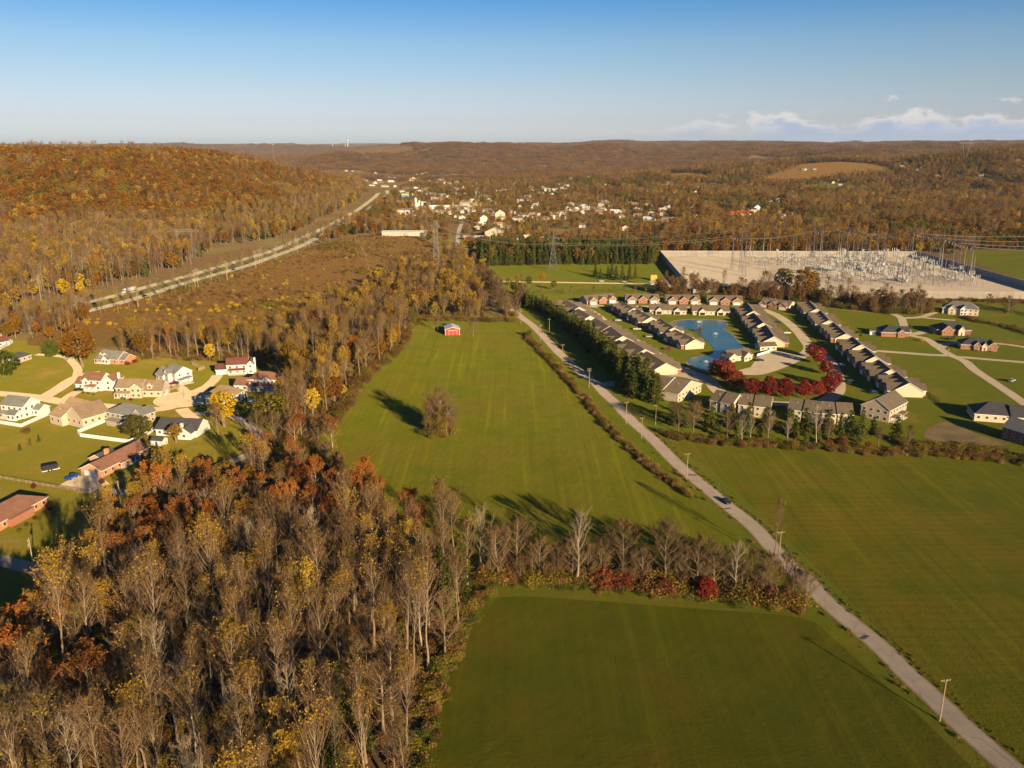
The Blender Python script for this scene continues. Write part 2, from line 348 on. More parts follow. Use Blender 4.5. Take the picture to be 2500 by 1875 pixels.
# ------------------------------------------------------------------ tree prototypes (built once, shared by every copy)
class TB:
    """accumulates tapered limbs, twig spikes and leaf faces as arrays; faces are triangles"""
    def __init__(s): s.V = []; s.T = []; s.M = []; s.n = 0
    def add(s, V, T, m):
        s.V.append(np.asarray(V, float)); s.T.append(np.asarray(T, int)+s.n); s.M.append(np.full(len(T), m)); s.n += len(V)
    def limb(s, pts, rad, sides, m):
        pts = np.asarray(pts, float); n = len(pts); ring = []
        for i in range(n):
            d = pts[min(i+1, n-1)]-pts[max(i-1, 0)]; d = d/(np.linalg.norm(d)+1e-9)
            u = np.cross(d, (1, 0, 0) if abs(d[0]) < .8 else (0, 1, 0)); u /= np.linalg.norm(u); w = np.cross(d, u)
            a = 2*np.pi*np.arange(sides)/sides
            ring.append(pts[i]+rad[i]*(np.cos(a)[:, None]*u+np.sin(a)[:, None]*w))
        V = np.concatenate(ring); T = []
        for i in range(n-1):
            for k in range(sides):
                j = (k+1) % sides; a0 = i*sides+k; b0 = i*sides+j; c0 = a0+sides; d0 = b0+sides
                T += [(a0, b0, d0), (a0, d0, c0)]
        s.add(V, T, m)
    def spikes(s, A, B, r, m):
        A = np.asarray(A); B = np.asarray(B); n = len(A)
        if n == 0: return
        d = B-A; d = d/(np.linalg.norm(d, axis=1, keepdims=True)+1e-9)
        u = np.cross(d, np.where(np.abs(d[:, :1]) < .8, np.array([[1., 0, 0]]), np.array([[0, 1., 0]]))); u /= np.linalg.norm(u, axis=1, keepdims=True)
        w = np.cross(d, u); r = np.broadcast_to(np.asarray(r, float).reshape(-1, 1), (n, 1))
        V = np.stack([A+u*r, A-u*r*.5+w*r*.87, A-u*r*.5-w*r*.87, B], 1).reshape(-1, 3)
        k = np.arange(n)[:, None]*4
        T = np.concatenate([k+np.array([[0, 1, 3]]), k+np.array([[1, 2, 3]]), k+np.array([[2, 0, 3]])]); s.add(V, T, m)
    def leaves(s, C, size, m, rng, up=0.0, out=None, aspect=1.0):
        C = np.asarray(C); n = len(C)
        if n == 0: return
        N = rng.normal(size=(n, 3)); N[:, 2] += up
        if out is not None: N = N*.75+out
        N /= np.linalg.norm(N, axis=1, keepdims=True); u = np.cross(N, rng.normal(size=(n, 3))); u /= np.linalg.norm(u, axis=1, keepdims=True)
        w = np.cross(N, u); sz = (size*rng.uniform(.6, 1.3, n))[:, None]*.5
        u = u*sz; w = w*sz*aspect
        V = np.stack([C-u-w*.6, C+u*.3-w, C+u+w*.5, C-u*.4+w], 1).reshape(-1, 3); k = np.arange(n)[:, None]*4
        s.add(V, np.concatenate([k+np.array([[0, 1, 2]]), k+np.array([[0, 2, 3]])]), m)
    def arrays(s):
        if not s.V: return np.zeros((0, 3)), np.zeros((0, 3), int), np.zeros(0, int)
        return np.concatenate(s.V), np.concatenate(s.T), np.concatenate(s.M)
def bend(p, d, L, n, up, rng, wob=.12):
    pts = [np.array(p, float)]; d = np.array(d, float)
    for i in range(n):
        d = d+np.array((0, 0, up/n))+rng.normal(size=3)*wob; d /= np.linalg.norm(d); pts.append(pts[-1]+d*L/n)
    return pts
PROTO = {}
def proto(name, mats_t, mats_c, tt, tc):
    Vt, Tt, Mt = tt.arrays(); Vc, Tc, Mc = tc.arrays()
    PROTO[name] = dict(trunk=np_mesh('trunk', Vt, Tt, mats_t, Mt), crown=np_mesh('crown', Vc, Tc, mats_c, Mc),
                       whole=np_mesh('tree', np.concatenate([Vt, Vc]), np.concatenate([Tt, Tc+len(Vt)]), mats_t+mats_c, np.concatenate([Mt, Mc+len(mats_t)])))
def broom(name, seed, h=25, width=3.3, clear=.42, npri=24, nsec=6, ntw=7, leaves=0, lsize=.33, leafbias=.5, el=(52, 68), fork=0,
          bark='bark', twig='twig', leaf='leaf_gold', twr=.024, r0=.30, up=.5, flat=0.):
    """tall straight-stemmed tree: clear trunk, ascending limbs, twig haze and (optional) leaves in the upper crown"""
    rng = np.random.RandomState(seed); tt = TB(); tc = TB()
    n = 9; z = np.linspace(0, h*.97, n); off = np.cumsum(rng.normal(size=(n, 2))*.16, 0); off[0] = 0
    tp = np.column_stack([off, z]); rad = r0*(1-.88*(z/h)**.9); rad[0] *= 1.35
    tt.limb(tp, rad, 6, 0)
    def at(t):
        q = t*(n-1); i = min(int(q), n-2); return tp[i]+(tp[i+1]-tp[i])*(q-i)
    A = []; B = []; RR = []; LC = []
    for k in range(npri):
        t = clear+(1-clear)*((k+rng.rand()*.6)/npri)**.9; t = min(t, .985); u = (t-clear)/(1-clear)
        prof = (math.sin(math.pi*min(1, (u*.78+.22)))**.7 if not flat else (1-u*.35)); az = k*2.4+rng.rand()*.8; e = R(rng.uniform(*el))+u*.12
        L = width/math.cos(R((el[0]+el[1])/2))*prof*rng.uniform(.7, 1.12)+.6
        d = (math.cos(az)*math.cos(e), math.sin(az)*math.cos(e), math.sin(e))
        p0 = at(t); pts = bend(p0, d, L, 4, up, rng, .10); rb = max(.03, .30*r0*(1-.5*u))
        tt.limb(pts, [rb, rb*.8, rb*.6, rb*.42, .02], 4, 0)
        for j in range(nsec):
            s = .22+.78*(j+rng.rand())/nsec; q = min(s*4, 3.99); i = int(q); b = pts[i]+(pts[i+1]-pts[i])*(q-i)
            dd = (pts[i+1]-pts[i]); dd = dd/np.linalg.norm(dd)+rng.normal(size=3)*.48+np.array((0, 0, .25)); dd /= np.linalg.norm(dd)
            L2 = L*rng.uniform(.28, .46)*(1.15-.5*s)+.4; sp = bend(b, dd, L2, 2, .35, rng, .12)
            for a0, b0 in ((sp[0], sp[1]), (sp[1], sp[2])): A.append(a0); B.append(b0+(b0-a0)*.3); RR.append(.034)
            for w in range(ntw):
                v = rng.rand()*2; i2 = min(int(v), 1); c = sp[i2]+(sp[i2+1]-sp[i2])*(v-i2)
                d3 = dd*.7+rng.normal(size=3)*.55+np.array((0, 0, .35)); d3 /= np.linalg.norm(d3); L3 = rng.uniform(.6, 1.5)
                A.append(c); B.append(c+d3*L3); RR.append(twr*rng.uniform(.8, 1.25)); LC.append((c+d3*L3*rng.uniform(.5, 1.02), u))
    tc.spikes(A, B, RR, 0)
    if leaves:
        P = np.array([q[0] for q in LC]); wt = np.array([q[1] for q in LC]); hh = (P[:, 2]-P[:, 2].min())/np.ptp(P[:, 2])
        pr = np.clip(hh-(1-leafbias)*.8, .01, None)**1.3; pr /= pr.sum(); k = rng.choice(len(P), leaves, p=pr)
        tc.leaves(P[k]+rng.normal(size=(leaves, 3))*.22, lsize, 1, rng, .2)
    proto(name, [M[bark]], [M[twig], M[leaf]], tt, tc)
def dome(name, seed, h=17, rad=5.5, base=.28, blobs=34, per=70, lsize=.62, leaf='leaf_oak', bark='bark', squash=.8, limbs=9, r0=.32, cone=0., show=0, open_=1.0):
    """leafy crown of many separate clumps round a limbed trunk"""
    rng = np.random.RandomState(seed); tt = TB(); tc = TB()
    zc = h*(base+(1-base)*.5); rz = h*(1-base)*.5
    tt.limb([(0, 0, 0), (rng.normal()*.15, rng.normal()*.15, h*base), (rng.normal()*.3, rng.normal()*.3, h*.62), (0, 0, h*.86)], [r0*1.3, r0, r0*.55, .05], 6, 0)
    cs = []
    for b in range(blobs):
        az = b*2.399963+rng.rand()*.5; zz = 1-2*(b+.5)/blobs; rr = math.sqrt(max(0, 1-zz*zz)); q = rng.uniform(.58, .95)
        sh = 1-cone*(zz*.5+.5)
        c = np.array((math.cos(az)*rr*rad*q*sh, math.sin(az)*rr*rad*q*sh, zc+zz*rz*rng.uniform(.78, 1.0)))
        cs.append(c); br = rad*rng.uniform(.22, .38)*open_
        d = rng.normal(size=(per, 3)); d /= np.linalg.norm(d, axis=1, keepdims=True); d[:, 2] = np.abs(d[:, 2])*np.where(rng.rand(per) < .78, 1, -1)
        P = c+d*np.array((1, 1, squash))*br*(rng.uniform(.55, 1.05, per)[:, None]); tc.leaves(P, lsize, 1, rng, .25, d*.6)
    for k in range(limbs):
        c = cs[(k*len(cs))//limbs]; z0 = h*rng.uniform(base*.8, .5); p0 = np.array((0, 0, z0)); mid = p0*.5+c*.5+np.array((0, 0, .3))
        tt.limb([p0, mid, c], [r0*.42, r0*.26, .04], 4, 0)
        D = rng.normal(size=(10, 3))*rad*.16; tc.spikes(np.repeat(c[None], 10, 0), c+D, .05, 0)
    proto(name, [M[bark]], [M['twig' if bark == 'bark' else 'palewig'], M[leaf]], tt, tc)
def pine(name, seed, h=17, rad=3.6, base=.12, tiers=15, leaf='needle', lsize=.8, droop=.25, dens=1.0, top=.9):
    rng = np.random.RandomState(seed); tt = TB(); tc = TB()
    tt.limb([(0, 0, 0), (.05, 0, h*.4), (0, .05, h*.8), (0, 0, h)], [.26, .19, .09, .02], 5, 0)
    for k in range(tiers):
        t = base+(1-base)*k/tiers; rr = rad*(1-t)**top*rng.uniform(.8, 1.15)+.25; nb = int((6+rr*2.2)*dens)
        for b in range(nb):
            az = rng.rand()*6.283; L = rr*rng.uniform(.7, 1.1); z = h*t+rng.normal()*.3
            p0 = np.array((0, 0, z)); p1 = np.array((math.cos(az)*L, math.sin(az)*L, z-droop*L+rng.normal()*.15))
            tc.spikes([p0], [p1], .05, 0)
            m = int(5+L*3.2); s = rng.uniform(.2, 1.03, m)[:, None]; P = p0+(p1-p0)*s+rng.normal(size=(m, 3))*np.array((.28, .28, .16))
            tc.leaves(P, lsize, 1, rng, 1.3, None, .55)
    proto(name, [M['bark']], [M['twig'], M[leaf]], tt, tc)
def bush(name, seed, rad=1.6, h=1.8, n=260, leaf='leaf_tan', lsize=.32, stems=14):
    rng = np.random.RandomState(seed); tt = TB(); tc = TB()
    A = np.zeros((stems, 3)); A[:, :2] = rng.normal(size=(stems, 2))*rad*.25
    B = A+np.column_stack([rng.normal(size=(stems, 2))*rad*.55, rng.uniform(.5, 1.1, stems)*h]); tt.spikes(A, B, .04, 0)
    d = rng.normal(size=(n, 3)); d /= np.linalg.norm(d, axis=1, keepdims=True); q = rng.uniform(.35, 1.0, n)[:, None]
    P = d*q*np.array((rad, rad, h*.55))*(1+.25*np.sin(d[:, :1]*5+seed))+np.array((0, 0, h*.5)); P[:, 2] = np.abs(P[:, 2]); tc.leaves(P, lsize, 1, rng, .3, d*.5)
    proto(name, [M['twig']], [M['twig'], M[leaf]], tt, tc)
# foreground / woodland kinds
for i, s in enumerate((1, 2, 3, 4, 5)):
    broom('bare%d' % i, 40+s, h=24+s*.8, width=3.5+.5*(i % 3), clear=.36+.04*(i % 3), npri=26, nsec=7, leaves=(130, 220, 330, 300, 170)[i], leaf=('leaf_gold', 'leaf_brown', 'leaf_gold', 'leaf_olive', 'leaf_gold')[i], leafbias=(.7, .9, .6, 1.1, .8)[i], lsize=.30, el=((52, 68), (42, 62), (56, 72), (34, 60), (46, 70))[i], up=(.5, .25, .6, .55, .15)[i])
for i in range(3): broom('goldtop%d' % i, 60+i, h=25+i, width=3.9, clear=.40, npri=26, nsec=7, leaves=(620, 950, 1400)[i], leafbias=(.55, .75, .9)[i], leaf='leaf_gold')
for i in range(2): broom('gold%d' % i, 70+i, h=24, width=4.3, clear=.36, npri=26, leaves=2800, leafbias=1.1, leaf='leaf_gold', lsize=.40)
for i in range(3): broom('spread%d' % i, 80+i, h=18+i, width=(6.6, 5.6, 7.2)[i], clear=.20, npri=24, nsec=9, ntw=15, leaves=(40, 160, 20)[i], el=(12, 52), bark='bark', twr=.031, up=.75, r0=.36, leaf='leaf_brown')
for i in range(2): broom('palebare%d' % i, 90+i, h=21, width=4.6, clear=.28, npri=18, nsec=7, ntw=7, leaves=0, el=(38, 60), bark='palebark', twig='palewig', twr=.026, r0=.34)
for i in range(3): broom('sycamore%d' % i, 100+i, h=19+i, width=5.4, clear=.28, npri=18, nsec=8, ntw=8, leaves=(2600, 1900, 3200)[i], leafbias=1.15, el=(30, 55), bark='palebark', twig='palewig', leaf='leaf_russet', lsize=.42, r0=.36)
for i in range(4): dome('oak%d' % i, 110+i, h=16+i, rad=5.2+.4*i, leaf='leaf_oak')
for i in range(2): dome('brown%d' % i, 120+i, h=16+i, rad=5.0, leaf='leaf_brown', per=55, open_=1.15)
for i in range(2): dome('olive%d' % i, 130+i, h=16, rad=5.0, leaf='leaf_olive', per=64)
for i in range(2): dome('yellow%d' % i, 140+i, h=15+i, rad=4.4, leaf='leaf_yellow', per=60)
for i in range(3): dome('amber%d' % i, 150+i, h=18, rad=4.0, base=.36, leaf='leaf_gold', per=52)
for i in range(3): dome('maple%d' % i, 160+i, h=9.5, rad=4.1, base=.16, blobs=40, per=74, lsize=.45, leaf='leaf_red', r0=.18)
for i in range(2): dome('maroon%d' % i, 170+i, h=6.5, rad=3.6, base=.06, blobs=26, per=60, lsize=.40, leaf='leaf_maroon', r0=.14)
for i in range(3): pine('pine%d' % i, 180+i, h=15+2*i, rad=3.6+.3*i)
for i in range(2): pine('hedgepine%d' % i, 190+i, h=10+i, rad=3.2, base=.02, tiers=11, lsize=.75, top=.75)
for i in range(2): dome('green%d' % i, 196+i, h=10, rad=4.6, base=.05, blobs=34, per=74, lsize=.5, leaf='leaf_green')
for i in range(2): bush('weed%d' % i, 200+i)
bush('brushbush0', 204, 2.2, 2.6, 620, 'leaf_brown', .25, 40); bush('greenbush0', 206, 2.4, 2.4, 640, 'leaf_green', .26, 20); bush('yellowbush0', 208, 1.7, 2.3, 240, 'leaf_yellow', .36)
bush('olivebush0', 210, 2.6, 3.0, 720, 'leaf_olive', .26, 24); bush('shrub0', 212, .8, 1.0, 160, 'leaf_green', .2); bush('redshrub0', 214, 1.2, 1.4, 220, 'leaf_red', .25)
# the same kinds with fewer, thicker twigs for the middle distance
for i in range(4): broom('mbare%d' % i, 240+i, h=21+i, width=4.8+.6*(i % 2), clear=.26, npri=15, nsec=5, ntw=5, leaves=(0, 60, 110, 40)[i], leaf=('leaf_gold', 'leaf_brown')[i % 2], lsize=.6, leafbias=.8, twr=.065)
for i in range(3): broom('mgold%d' % i, 250+i, h=21+i, width=4.9, clear=.28, npri=15, nsec=5, ntw=5, leaves=(260, 460, 720)[i], leaf='leaf_gold', lsize=.72, leafbias=(.6, .85, 1.1)[i], twr=.06)
for i in range(2): broom('mpale%d' % i, 255+i, h=21, width=4.8, clear=.32, npri=13, nsec=5, ntw=5, leaves=60, leaf='leaf_brown', bark='palebark', twig='palewig', twr=.06, lsize=.6)
for i in range(4): dome('moak%d' % i, 260+i, h=15+i, rad=5.2+.4*i, leaf='leaf_oak', blobs=22, per=22, lsize=1.25, limbs=5)
for i in range(3): dome('mbrown%d' % i, 265+i, h=15+i, rad=5.0, leaf='leaf_brown', blobs=20, per=20, lsize=1.2, limbs=5)
for i in range(2): dome('molive%d' % i, 270+i, h=15, rad=5.0, leaf='leaf_olive', blobs=20, per=22, lsize=1.2, limbs=5)
for i in range(2): dome('myellow%d' % i, 273+i, h=15, rad=4.4, leaf='leaf_yellow', blobs=20, per=20, lsize=1.1, limbs=4)
for i in range(2): dome('mamber%d' % i, 276+i, h=18, rad=4.2, base=.34, leaf='leaf_gold', blobs=20, per=18, lsize=1.15, limbs=4)
for i in range(2): pine('mpine%d' % i, 280+i, h=16+2*i, rad=3.8, tiers=9, lsize=1.6, dens=.6)
bush('tuft0', 216, .5, .45, 46, 'leaf_tuft', .2, 4); bush('tuft1', 217, .8, .35, 60, 'leaf_tuft', .2, 4)
def clump(name, seed, kinds, n, span, lsize=1.5, per=46):
    """a patch of far wood: n low-detail crowns, each with its stem"""
    rng = np.random.RandomState(seed); tb = TB(); k = int(math.ceil(math.sqrt(n)))
    for i in range(n):
        x = ((i % k)+.5+rng.uniform(-.45, .45))/k*span-span/2; y = ((i//k)+.5+rng.uniform(-.45, .45))/k*span-span/2
        h = rng.uniform(13, 21); r = rng.uniform(3.4, 5.6); m = kinds[rng.randint(len(kinds))]
        tb.spikes([(x, y, 0)], [(x, y, h*.9)], .35, 0)
        d = rng.normal(size=(per, 3)); d /= np.linalg.norm(d, axis=1, keepdims=True); d[:, 2] = np.where(rng.rand(per) < .8, np.abs(d[:, 2]), d[:, 2])
        P = np.array((x, y, h*.62))+d*np.array((r, r, h*.36))*rng.uniform(.6, 1.05, per)[:, None]; tb.leaves(P, lsize, m, rng, .3, d*.7)
    V, T, MI = tb.arrays(); PROTO[name] = dict(whole=np_mesh(name, V, T, [M['twig'], M['leaf_far'], M['leaf_oak'], M['leaf_olive'], M['needle'], M['leaf_gold']], MI))
M['leaf_far'] = leaf_mat('far_bare_crowns', [(.165, .098, .066), (.20, .118, .072), (.25, .135, .055), (.15, .105, .065), (.22, .105, .055), (.19, .150, .055)])
for i in range(5): clump('clump%d' % i, 300+i, [[1, 1, 1, 1, 2], [1, 1, 1, 2, 3], [1, 1, 2, 2, 1, 5], [1, 1, 1, 1, 4], [2, 2, 1, 3]][i], 16, 42)
# ------------------------------------------------------------------ scattering
def scatter_stuff(name, label, cat, rows):
    """rows: (proto name, x, y, z, rot, scale); ONE object whose points carry the plants"""
    names = sorted({r[0] for r in rows}); idx = {n: i for i, n in enumerate(names)}
    src = bpy.data.collections.new(name+'_plants')
    for i, n in enumerate(names): src.objects.link(bpy.data.objects.new('%s_%03d' % (name, i), PROTO[n]['whole']))
    me = bpy.data.meshes.new(name); me.vertices.add(len(rows))
    me.vertices.foreach_set('co', np.array([(r[1], r[2], r[3]) for r in rows], dtype=np.float32).ravel())
    for an, ty, vals in (('idx', 'INT', [idx[r[0]] for r in rows]), ('rot', 'FLOAT', [r[4] for r in rows]), ('scl', 'FLOAT', [r[5] for r in rows])):
        a = me.attributes.new(an, ty, 'POINT'); a.data.foreach_set('value', np.array(vals))
    me.update(); o = bpy.data.objects.new(name, me); link(o); tag(o, label, cat, None, 'stuff')
    ng = bpy.data.node_groups.new(name, 'GeometryNodeTree'); ng.interface.new_socket('Geometry', in_out='INPUT', socket_type='NodeSocketGeometry'); ng.interface.new_socket('Geometry', in_out='OUTPUT', socket_type='NodeSocketGeometry')
    N = ng.nodes; L = ng.links; gi = N.new('NodeGroupInput'); go = N.new('NodeGroupOutput'); ip = N.new('GeometryNodeInstanceOnPoints'); ci = N.new('GeometryNodeCollectionInfo')
    ci.inputs['Collection'].default_value = src; ci.inputs['Separate Children'].default_value = True; ci.inputs['Reset Children'].default_value = True
    def attr(n, ty): q = N.new('GeometryNodeInputNamedAttribute'); q.data_type = ty; q.inputs['Name'].default_value = n; return q.outputs['Attribute']
    cx = N.new('ShaderNodeCombineXYZ'); L.new(attr('rot', 'FLOAT'), cx.inputs[2]); L.new(gi.outputs[0], ip.inputs['Points']); L.new(ci.outputs[0], ip.inputs['Instance'])
    ip.inputs['Pick Instance'].default_value = True; L.new(attr('idx', 'INT'), ip.inputs['Instance Index']); L.new(cx.outputs[0], ip.inputs['Rotation']); L.new(attr('scl', 'FLOAT'), ip.inputs['Scale'])
    L.new(ip.outputs[0], go.inputs[0]); md = o.modifiers.new('plants', 'NODES'); md.node_group = ng
    return o
def jgrid(x0, x1, y0, y1, sp, rng, jit=.45):
    X, Y = np.meshgrid(np.arange(x0, x1, sp), np.arange(y0, y1, sp)); P = np.column_stack([X.ravel(), Y.ravel()]); return P+rng.uniform(-jit, jit, P.shape)*sp
def tree(name, kind, x, y, label, cat, group=None, s=1.0, rz=None, z=0.0, sz=None):
    """one tree: an empty at the root with trunk and crown"""
    o = empty(name, (x, y, z), random.uniform(0, 6.28) if rz is None else rz, label, cat, group); o.scale = (s, s, s*(sz or 1)); o.rotation_euler[0] = random.gauss(0, .028); o.rotation_euler[1] = random.gauss(0, .028)
    for p in ('trunk', 'crown'): link(bpy.data.objects.new(p, PROTO[kind][p]), o)
    return o
# ------------------------------------------------------------------ ground, fields, roads, water
random.seed(5)
def struct(o): o['kind'] = 'structure'; return o
def axis(near0, near1, step, far0, far1, gr):
    a = list(np.arange(near0, near1+.1, step)); s = step; v = near1
    while v < far1: s *= gr; v += s; a.append(v)
    s = step; v = near0; b = []
    while v > far0: s *= gr; v -= s; b.append(v)
    return np.array(b[::-1]+a)
ax = axis(-2400, 2400, 32, -42000, 42000, 1.045); ay = axis(-200, 4600, 32, -3000, 46000, 1.035)
GX, GY = np.meshgrid(ax, ay); GZ = hz(GX, GY)
_i = np.arange(len(ay)-1)[:, None]*len(ax)+np.arange(len(ax)-1)[None]; _i = _i.ravel()
gm = np_mesh('ground', np.column_stack([GX.ravel(), GY.ravel(), GZ.ravel()]), np.column_stack([_i, _i+1, _i+1+len(ax), _i+len(ax)]), [M['earth']])
gm.polygons.foreach_set('use_smooth', np.ones(len(gm.polygons), bool))
struct(link(bpy.data.objects.new('ground', gm)))
def catmull(P, n=8):
    P = np.asarray(P, float); Q = np.vstack([2*P[0]-P[1], P, 2*P[-1]-P[-2]]); out = []
    for i in range(1, len(Q)-2):
        p0, p1, p2, p3 = Q[i-1:i+3]
        for t in np.linspace(0, 1, n, endpoint=False):
            out.append(.5*((2*p1)+(-p0+p2)*t+(2*p0-5*p1+4*p2-p3)*t*t+(-p0+3*p1-3*p2+p3)*t**3))
    out.append(P[-1]); return np.array(out)
def sheet(name, poly, z, mat, smooth=0):
    poly = catmull(np.vstack([poly, poly[:1]]), smooth)[:-1] if smooth else poly
    import mathutils.geometry as mg
    vs = [Vector((p[0], p[1], z)) for p in poly]; tris = mg.tessellate_polygon([vs])
    me = bpy.data.meshes.new(name); me.from_pydata([tuple(v) for v in vs], [], [t for t in tris]); me.materials.append(mat)
    # make normals face up
    me.update()
    if sum(p.normal.z*p.area for p in me.polygons) < 0: me.flip_normals()
    o = bpy.data.objects.new(name, me); return struct(link(o))
def ribbon_pts(P, w, off=0.0):
    P = np.asarray(P); d = np.gradient(P, axis=0); d /= np.linalg.norm(d, axis=1, keepdims=True)+1e-9; n = np.column_stack([-d[:, 1], d[:, 0]])
    return P+n*(off+w/2), P+n*(off-w/2)
def ribbon(name, P, w, z, mat, off=0.0, smooth=8, parent=None, terrain=False):
    P = catmull(P, smooth) if smooth else np.asarray(P); a, b = ribbon_pts(P, w, off); n = len(P)
    za = np.full(n, z); zb = za
    if terrain: za = zb = z+hz(P[:, 0], P[:, 1])
    V = np.vstack([np.column_stack([a, za]), np.column_stack([b, zb])]); i = np.arange(n-1)
    o = bpy.data.objects.new(name, np_mesh(name, V, np.column_stack([i+n, i+n+1, i+1, i]), [mat])); link(o, parent)
    return o if parent is not None else struct(o)
# grass of the open country, then the mown fields over it
FIELD1 = gf([(885, 700), (960, 712), (1110, 703), (1135, 722), (1165, 765), (1215, 815), (1262, 862), (1300, 905), (1350, 955), (1400, 1000), (1445, 1040), (1500, 1085), (1540, 1115), (1600, 1165), (1640, 1215), (1600, 1245), (1040, 1235), (960, 1190), (880, 1130), (830, 1090), (770, 1020), (690, 955), (735, 890), (785, 825), (830, 785), (865, 755)], FV)
FIELD2 = gf([(1045, 1305), (1085, 1290), (1200, 1292), (1500, 1315), (1730, 1335), (1800, 1380), (1900, 1470), (2000, 1560), (2110, 1670), (2300, 1870), (2290, 1990), (850, 1990), (880, 1680), (940, 1520), (1000, 1390)], FV)
FIELD3 = gf([(1440, 953), (1600, 960), (1900, 975), (2212, 1003), (2700, 1040), (2700, 1990), (2480, 1990), (2212, 1680), (2080, 1545), (1950, 1410), (1830, 1290), (1750, 1210), (1650, 1115), (1560, 1035), (1490, 985)], FV)
COUNTRY = gf([(885, 695), (1110, 690), (1060, 620), (1020, 585), (1035, 565), (1425, 560), (1480, 615), (2212, 640), (2215, 560), (2750, 560), (2750, 1990), (850, 1990), (880, 1680), (985, 1400), (1035, 1290), (960, 1190), (830, 1090), (690, 955), (785, 825), (865, 755)], FV)
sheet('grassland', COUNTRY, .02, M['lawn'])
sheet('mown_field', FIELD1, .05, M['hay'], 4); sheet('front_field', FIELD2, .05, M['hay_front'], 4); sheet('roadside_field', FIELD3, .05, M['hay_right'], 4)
YARDS = gf([(-220, 745), (0, 735), (60, 735), (170, 755), (300, 770), (600, 790), (612, 860), (590, 930), (560, 955), (400, 1050), (330, 1090), (230, 1210), (130, 1310), (-220, 1480)], FV)
sheet('neighbourhood_lawn', YARDS, .02, M['yard'])
MEADOW = gf([(100, 700), (250, 660), (400, 622), (570, 568), (690, 530), (760, 508), (870, 505), (955, 535), (900, 570), (800, 612), (760, 640), (660, 680), (560, 735), (420, 760), (250, 750), (60, 745)], FV)
sheet('brush_meadow', MEADOW, .03, M['brush'], 3)
# highway: two carriageways with a grass median
HWU = np.array([g(*p) for p in [(-60, 812), (146, 756), (203, 741), (285, 721), (364, 699), (443, 678), (600, 632), (663, 613), (727, 585), (777, 563), (822, 541), (869, 515), (901, 492), (920, 476), (924, 464), (912, 454), (880, 447)]])
HWL = np.array([g(*p) for p in [(-60, 836), (152, 775), (269, 746), (348, 724), (475, 684), (600, 650), (651, 632), (727, 604), (790, 573), (837, 548), (885, 519), (920, 496), (943, 478), (945, 467), (930, 457), (900, 449)]])
_mid = (catmull(HWU, 8)[::8][:16]+catmull(HWL, 8)[::8][:16])/2
ribbon('highway_verge', HWU, 46, .035, M['verge'], -9, 8)
HW1 = ribbon('highway', HWU, 10, .09, M['highway']); HW2 = ribbon('highway', HWL, 10, .09, M['highway'])
M['white_paint'] = plain('road_paint_white', (.75, .73, .68), .8, .1); M['yellow_paint'] = plain('road_paint_yellow', (.62, .42, .06), .8, .1)
for hw, P in ((HW1, HWU), (HW2, HWL)):
    ribbon('edge_line', P, .22, .10, M['white_paint'], 3.8, 8, hw); ribbon('edge_line', P, .22, .10, M['yellow_paint'], -3.8, 8, hw)
# the country road
ROAD = np.array([g(*p) for p in [(2640, 2025), (2467, 1875), (2365, 1786), (2284, 1709), (2210, 1641), (2147, 1578), (2019, 1471), (1968, 1416), (1905, 1359), (1840, 1287), (1767, 1228), (1734, 1200), (1658, 1137), (1594, 1073), (1544, 1029), (1506, 988), (1476, 961), (1453, 935), (1418, 909), (1388, 882), (1359, 856), (1329, 823), (1300, 795), (1265, 768), (1233, 737), (1195, 699), (1170, 673), (1138, 645), (1119, 616), (1117, 594), (1119, 569), (1128, 545), (1154, 506), (1179, 471), (1195, 449), (1215, 432)]])
RS = catmull(ROAD, 3)[::3]
ribbon('gravel_shoulder', ROAD, 6.2, .065, M['shoulder'])
RD = ribbon('country_road', ROAD, 5.1, .09, M['road'])
M['tar'] = plain('crack_sealer', (.07, .06, .055), .7, .2, 3.0)
def crack(x0, y0, x1, y1, seed, w=.10):
    rng = np.random.RandomState(seed); a = g(x0, y0); b = g(x1, y1); t = np.linspace(0, 1, 26)[:, None]; P = a+(b-a)*t+np.cumsum(rng.normal(size=(26, 2))*.05, 0)
    ribbon('tar_seam', P, w, .098, M['tar'], 0, 2, RD)
crack(2395, 1805, 2492, 1885, 1); crack(2440, 1822, 2530, 1900, 2); crack(2213, 1650, 2240, 1675, 3); crack(2370, 1800, 2400, 1806, 4)
crack(1990, 1448, 2040, 1490, 5, .07); crack(1700, 1170, 1745, 1208, 6, .08); crack(2150, 1585, 2195, 1625, 7, .07)
for k, (x, y, w) in enumerate(((2110, 1556, 1.5), (1777, 1242, 1.1), (1690, 1160, 1.6))):
    c = g(x, y); a = np.linspace(0, 6.28, 12, endpoint=False); rr = w*(.6+.3*np.sin(a*2+k))
    o = sheet('asphalt_patch', np.column_stack([c[0]+rr*np.cos(a)*1.3, c[1]+rr*np.sin(a)]), .097, M['tar']); o.parent = RD; del o['kind']
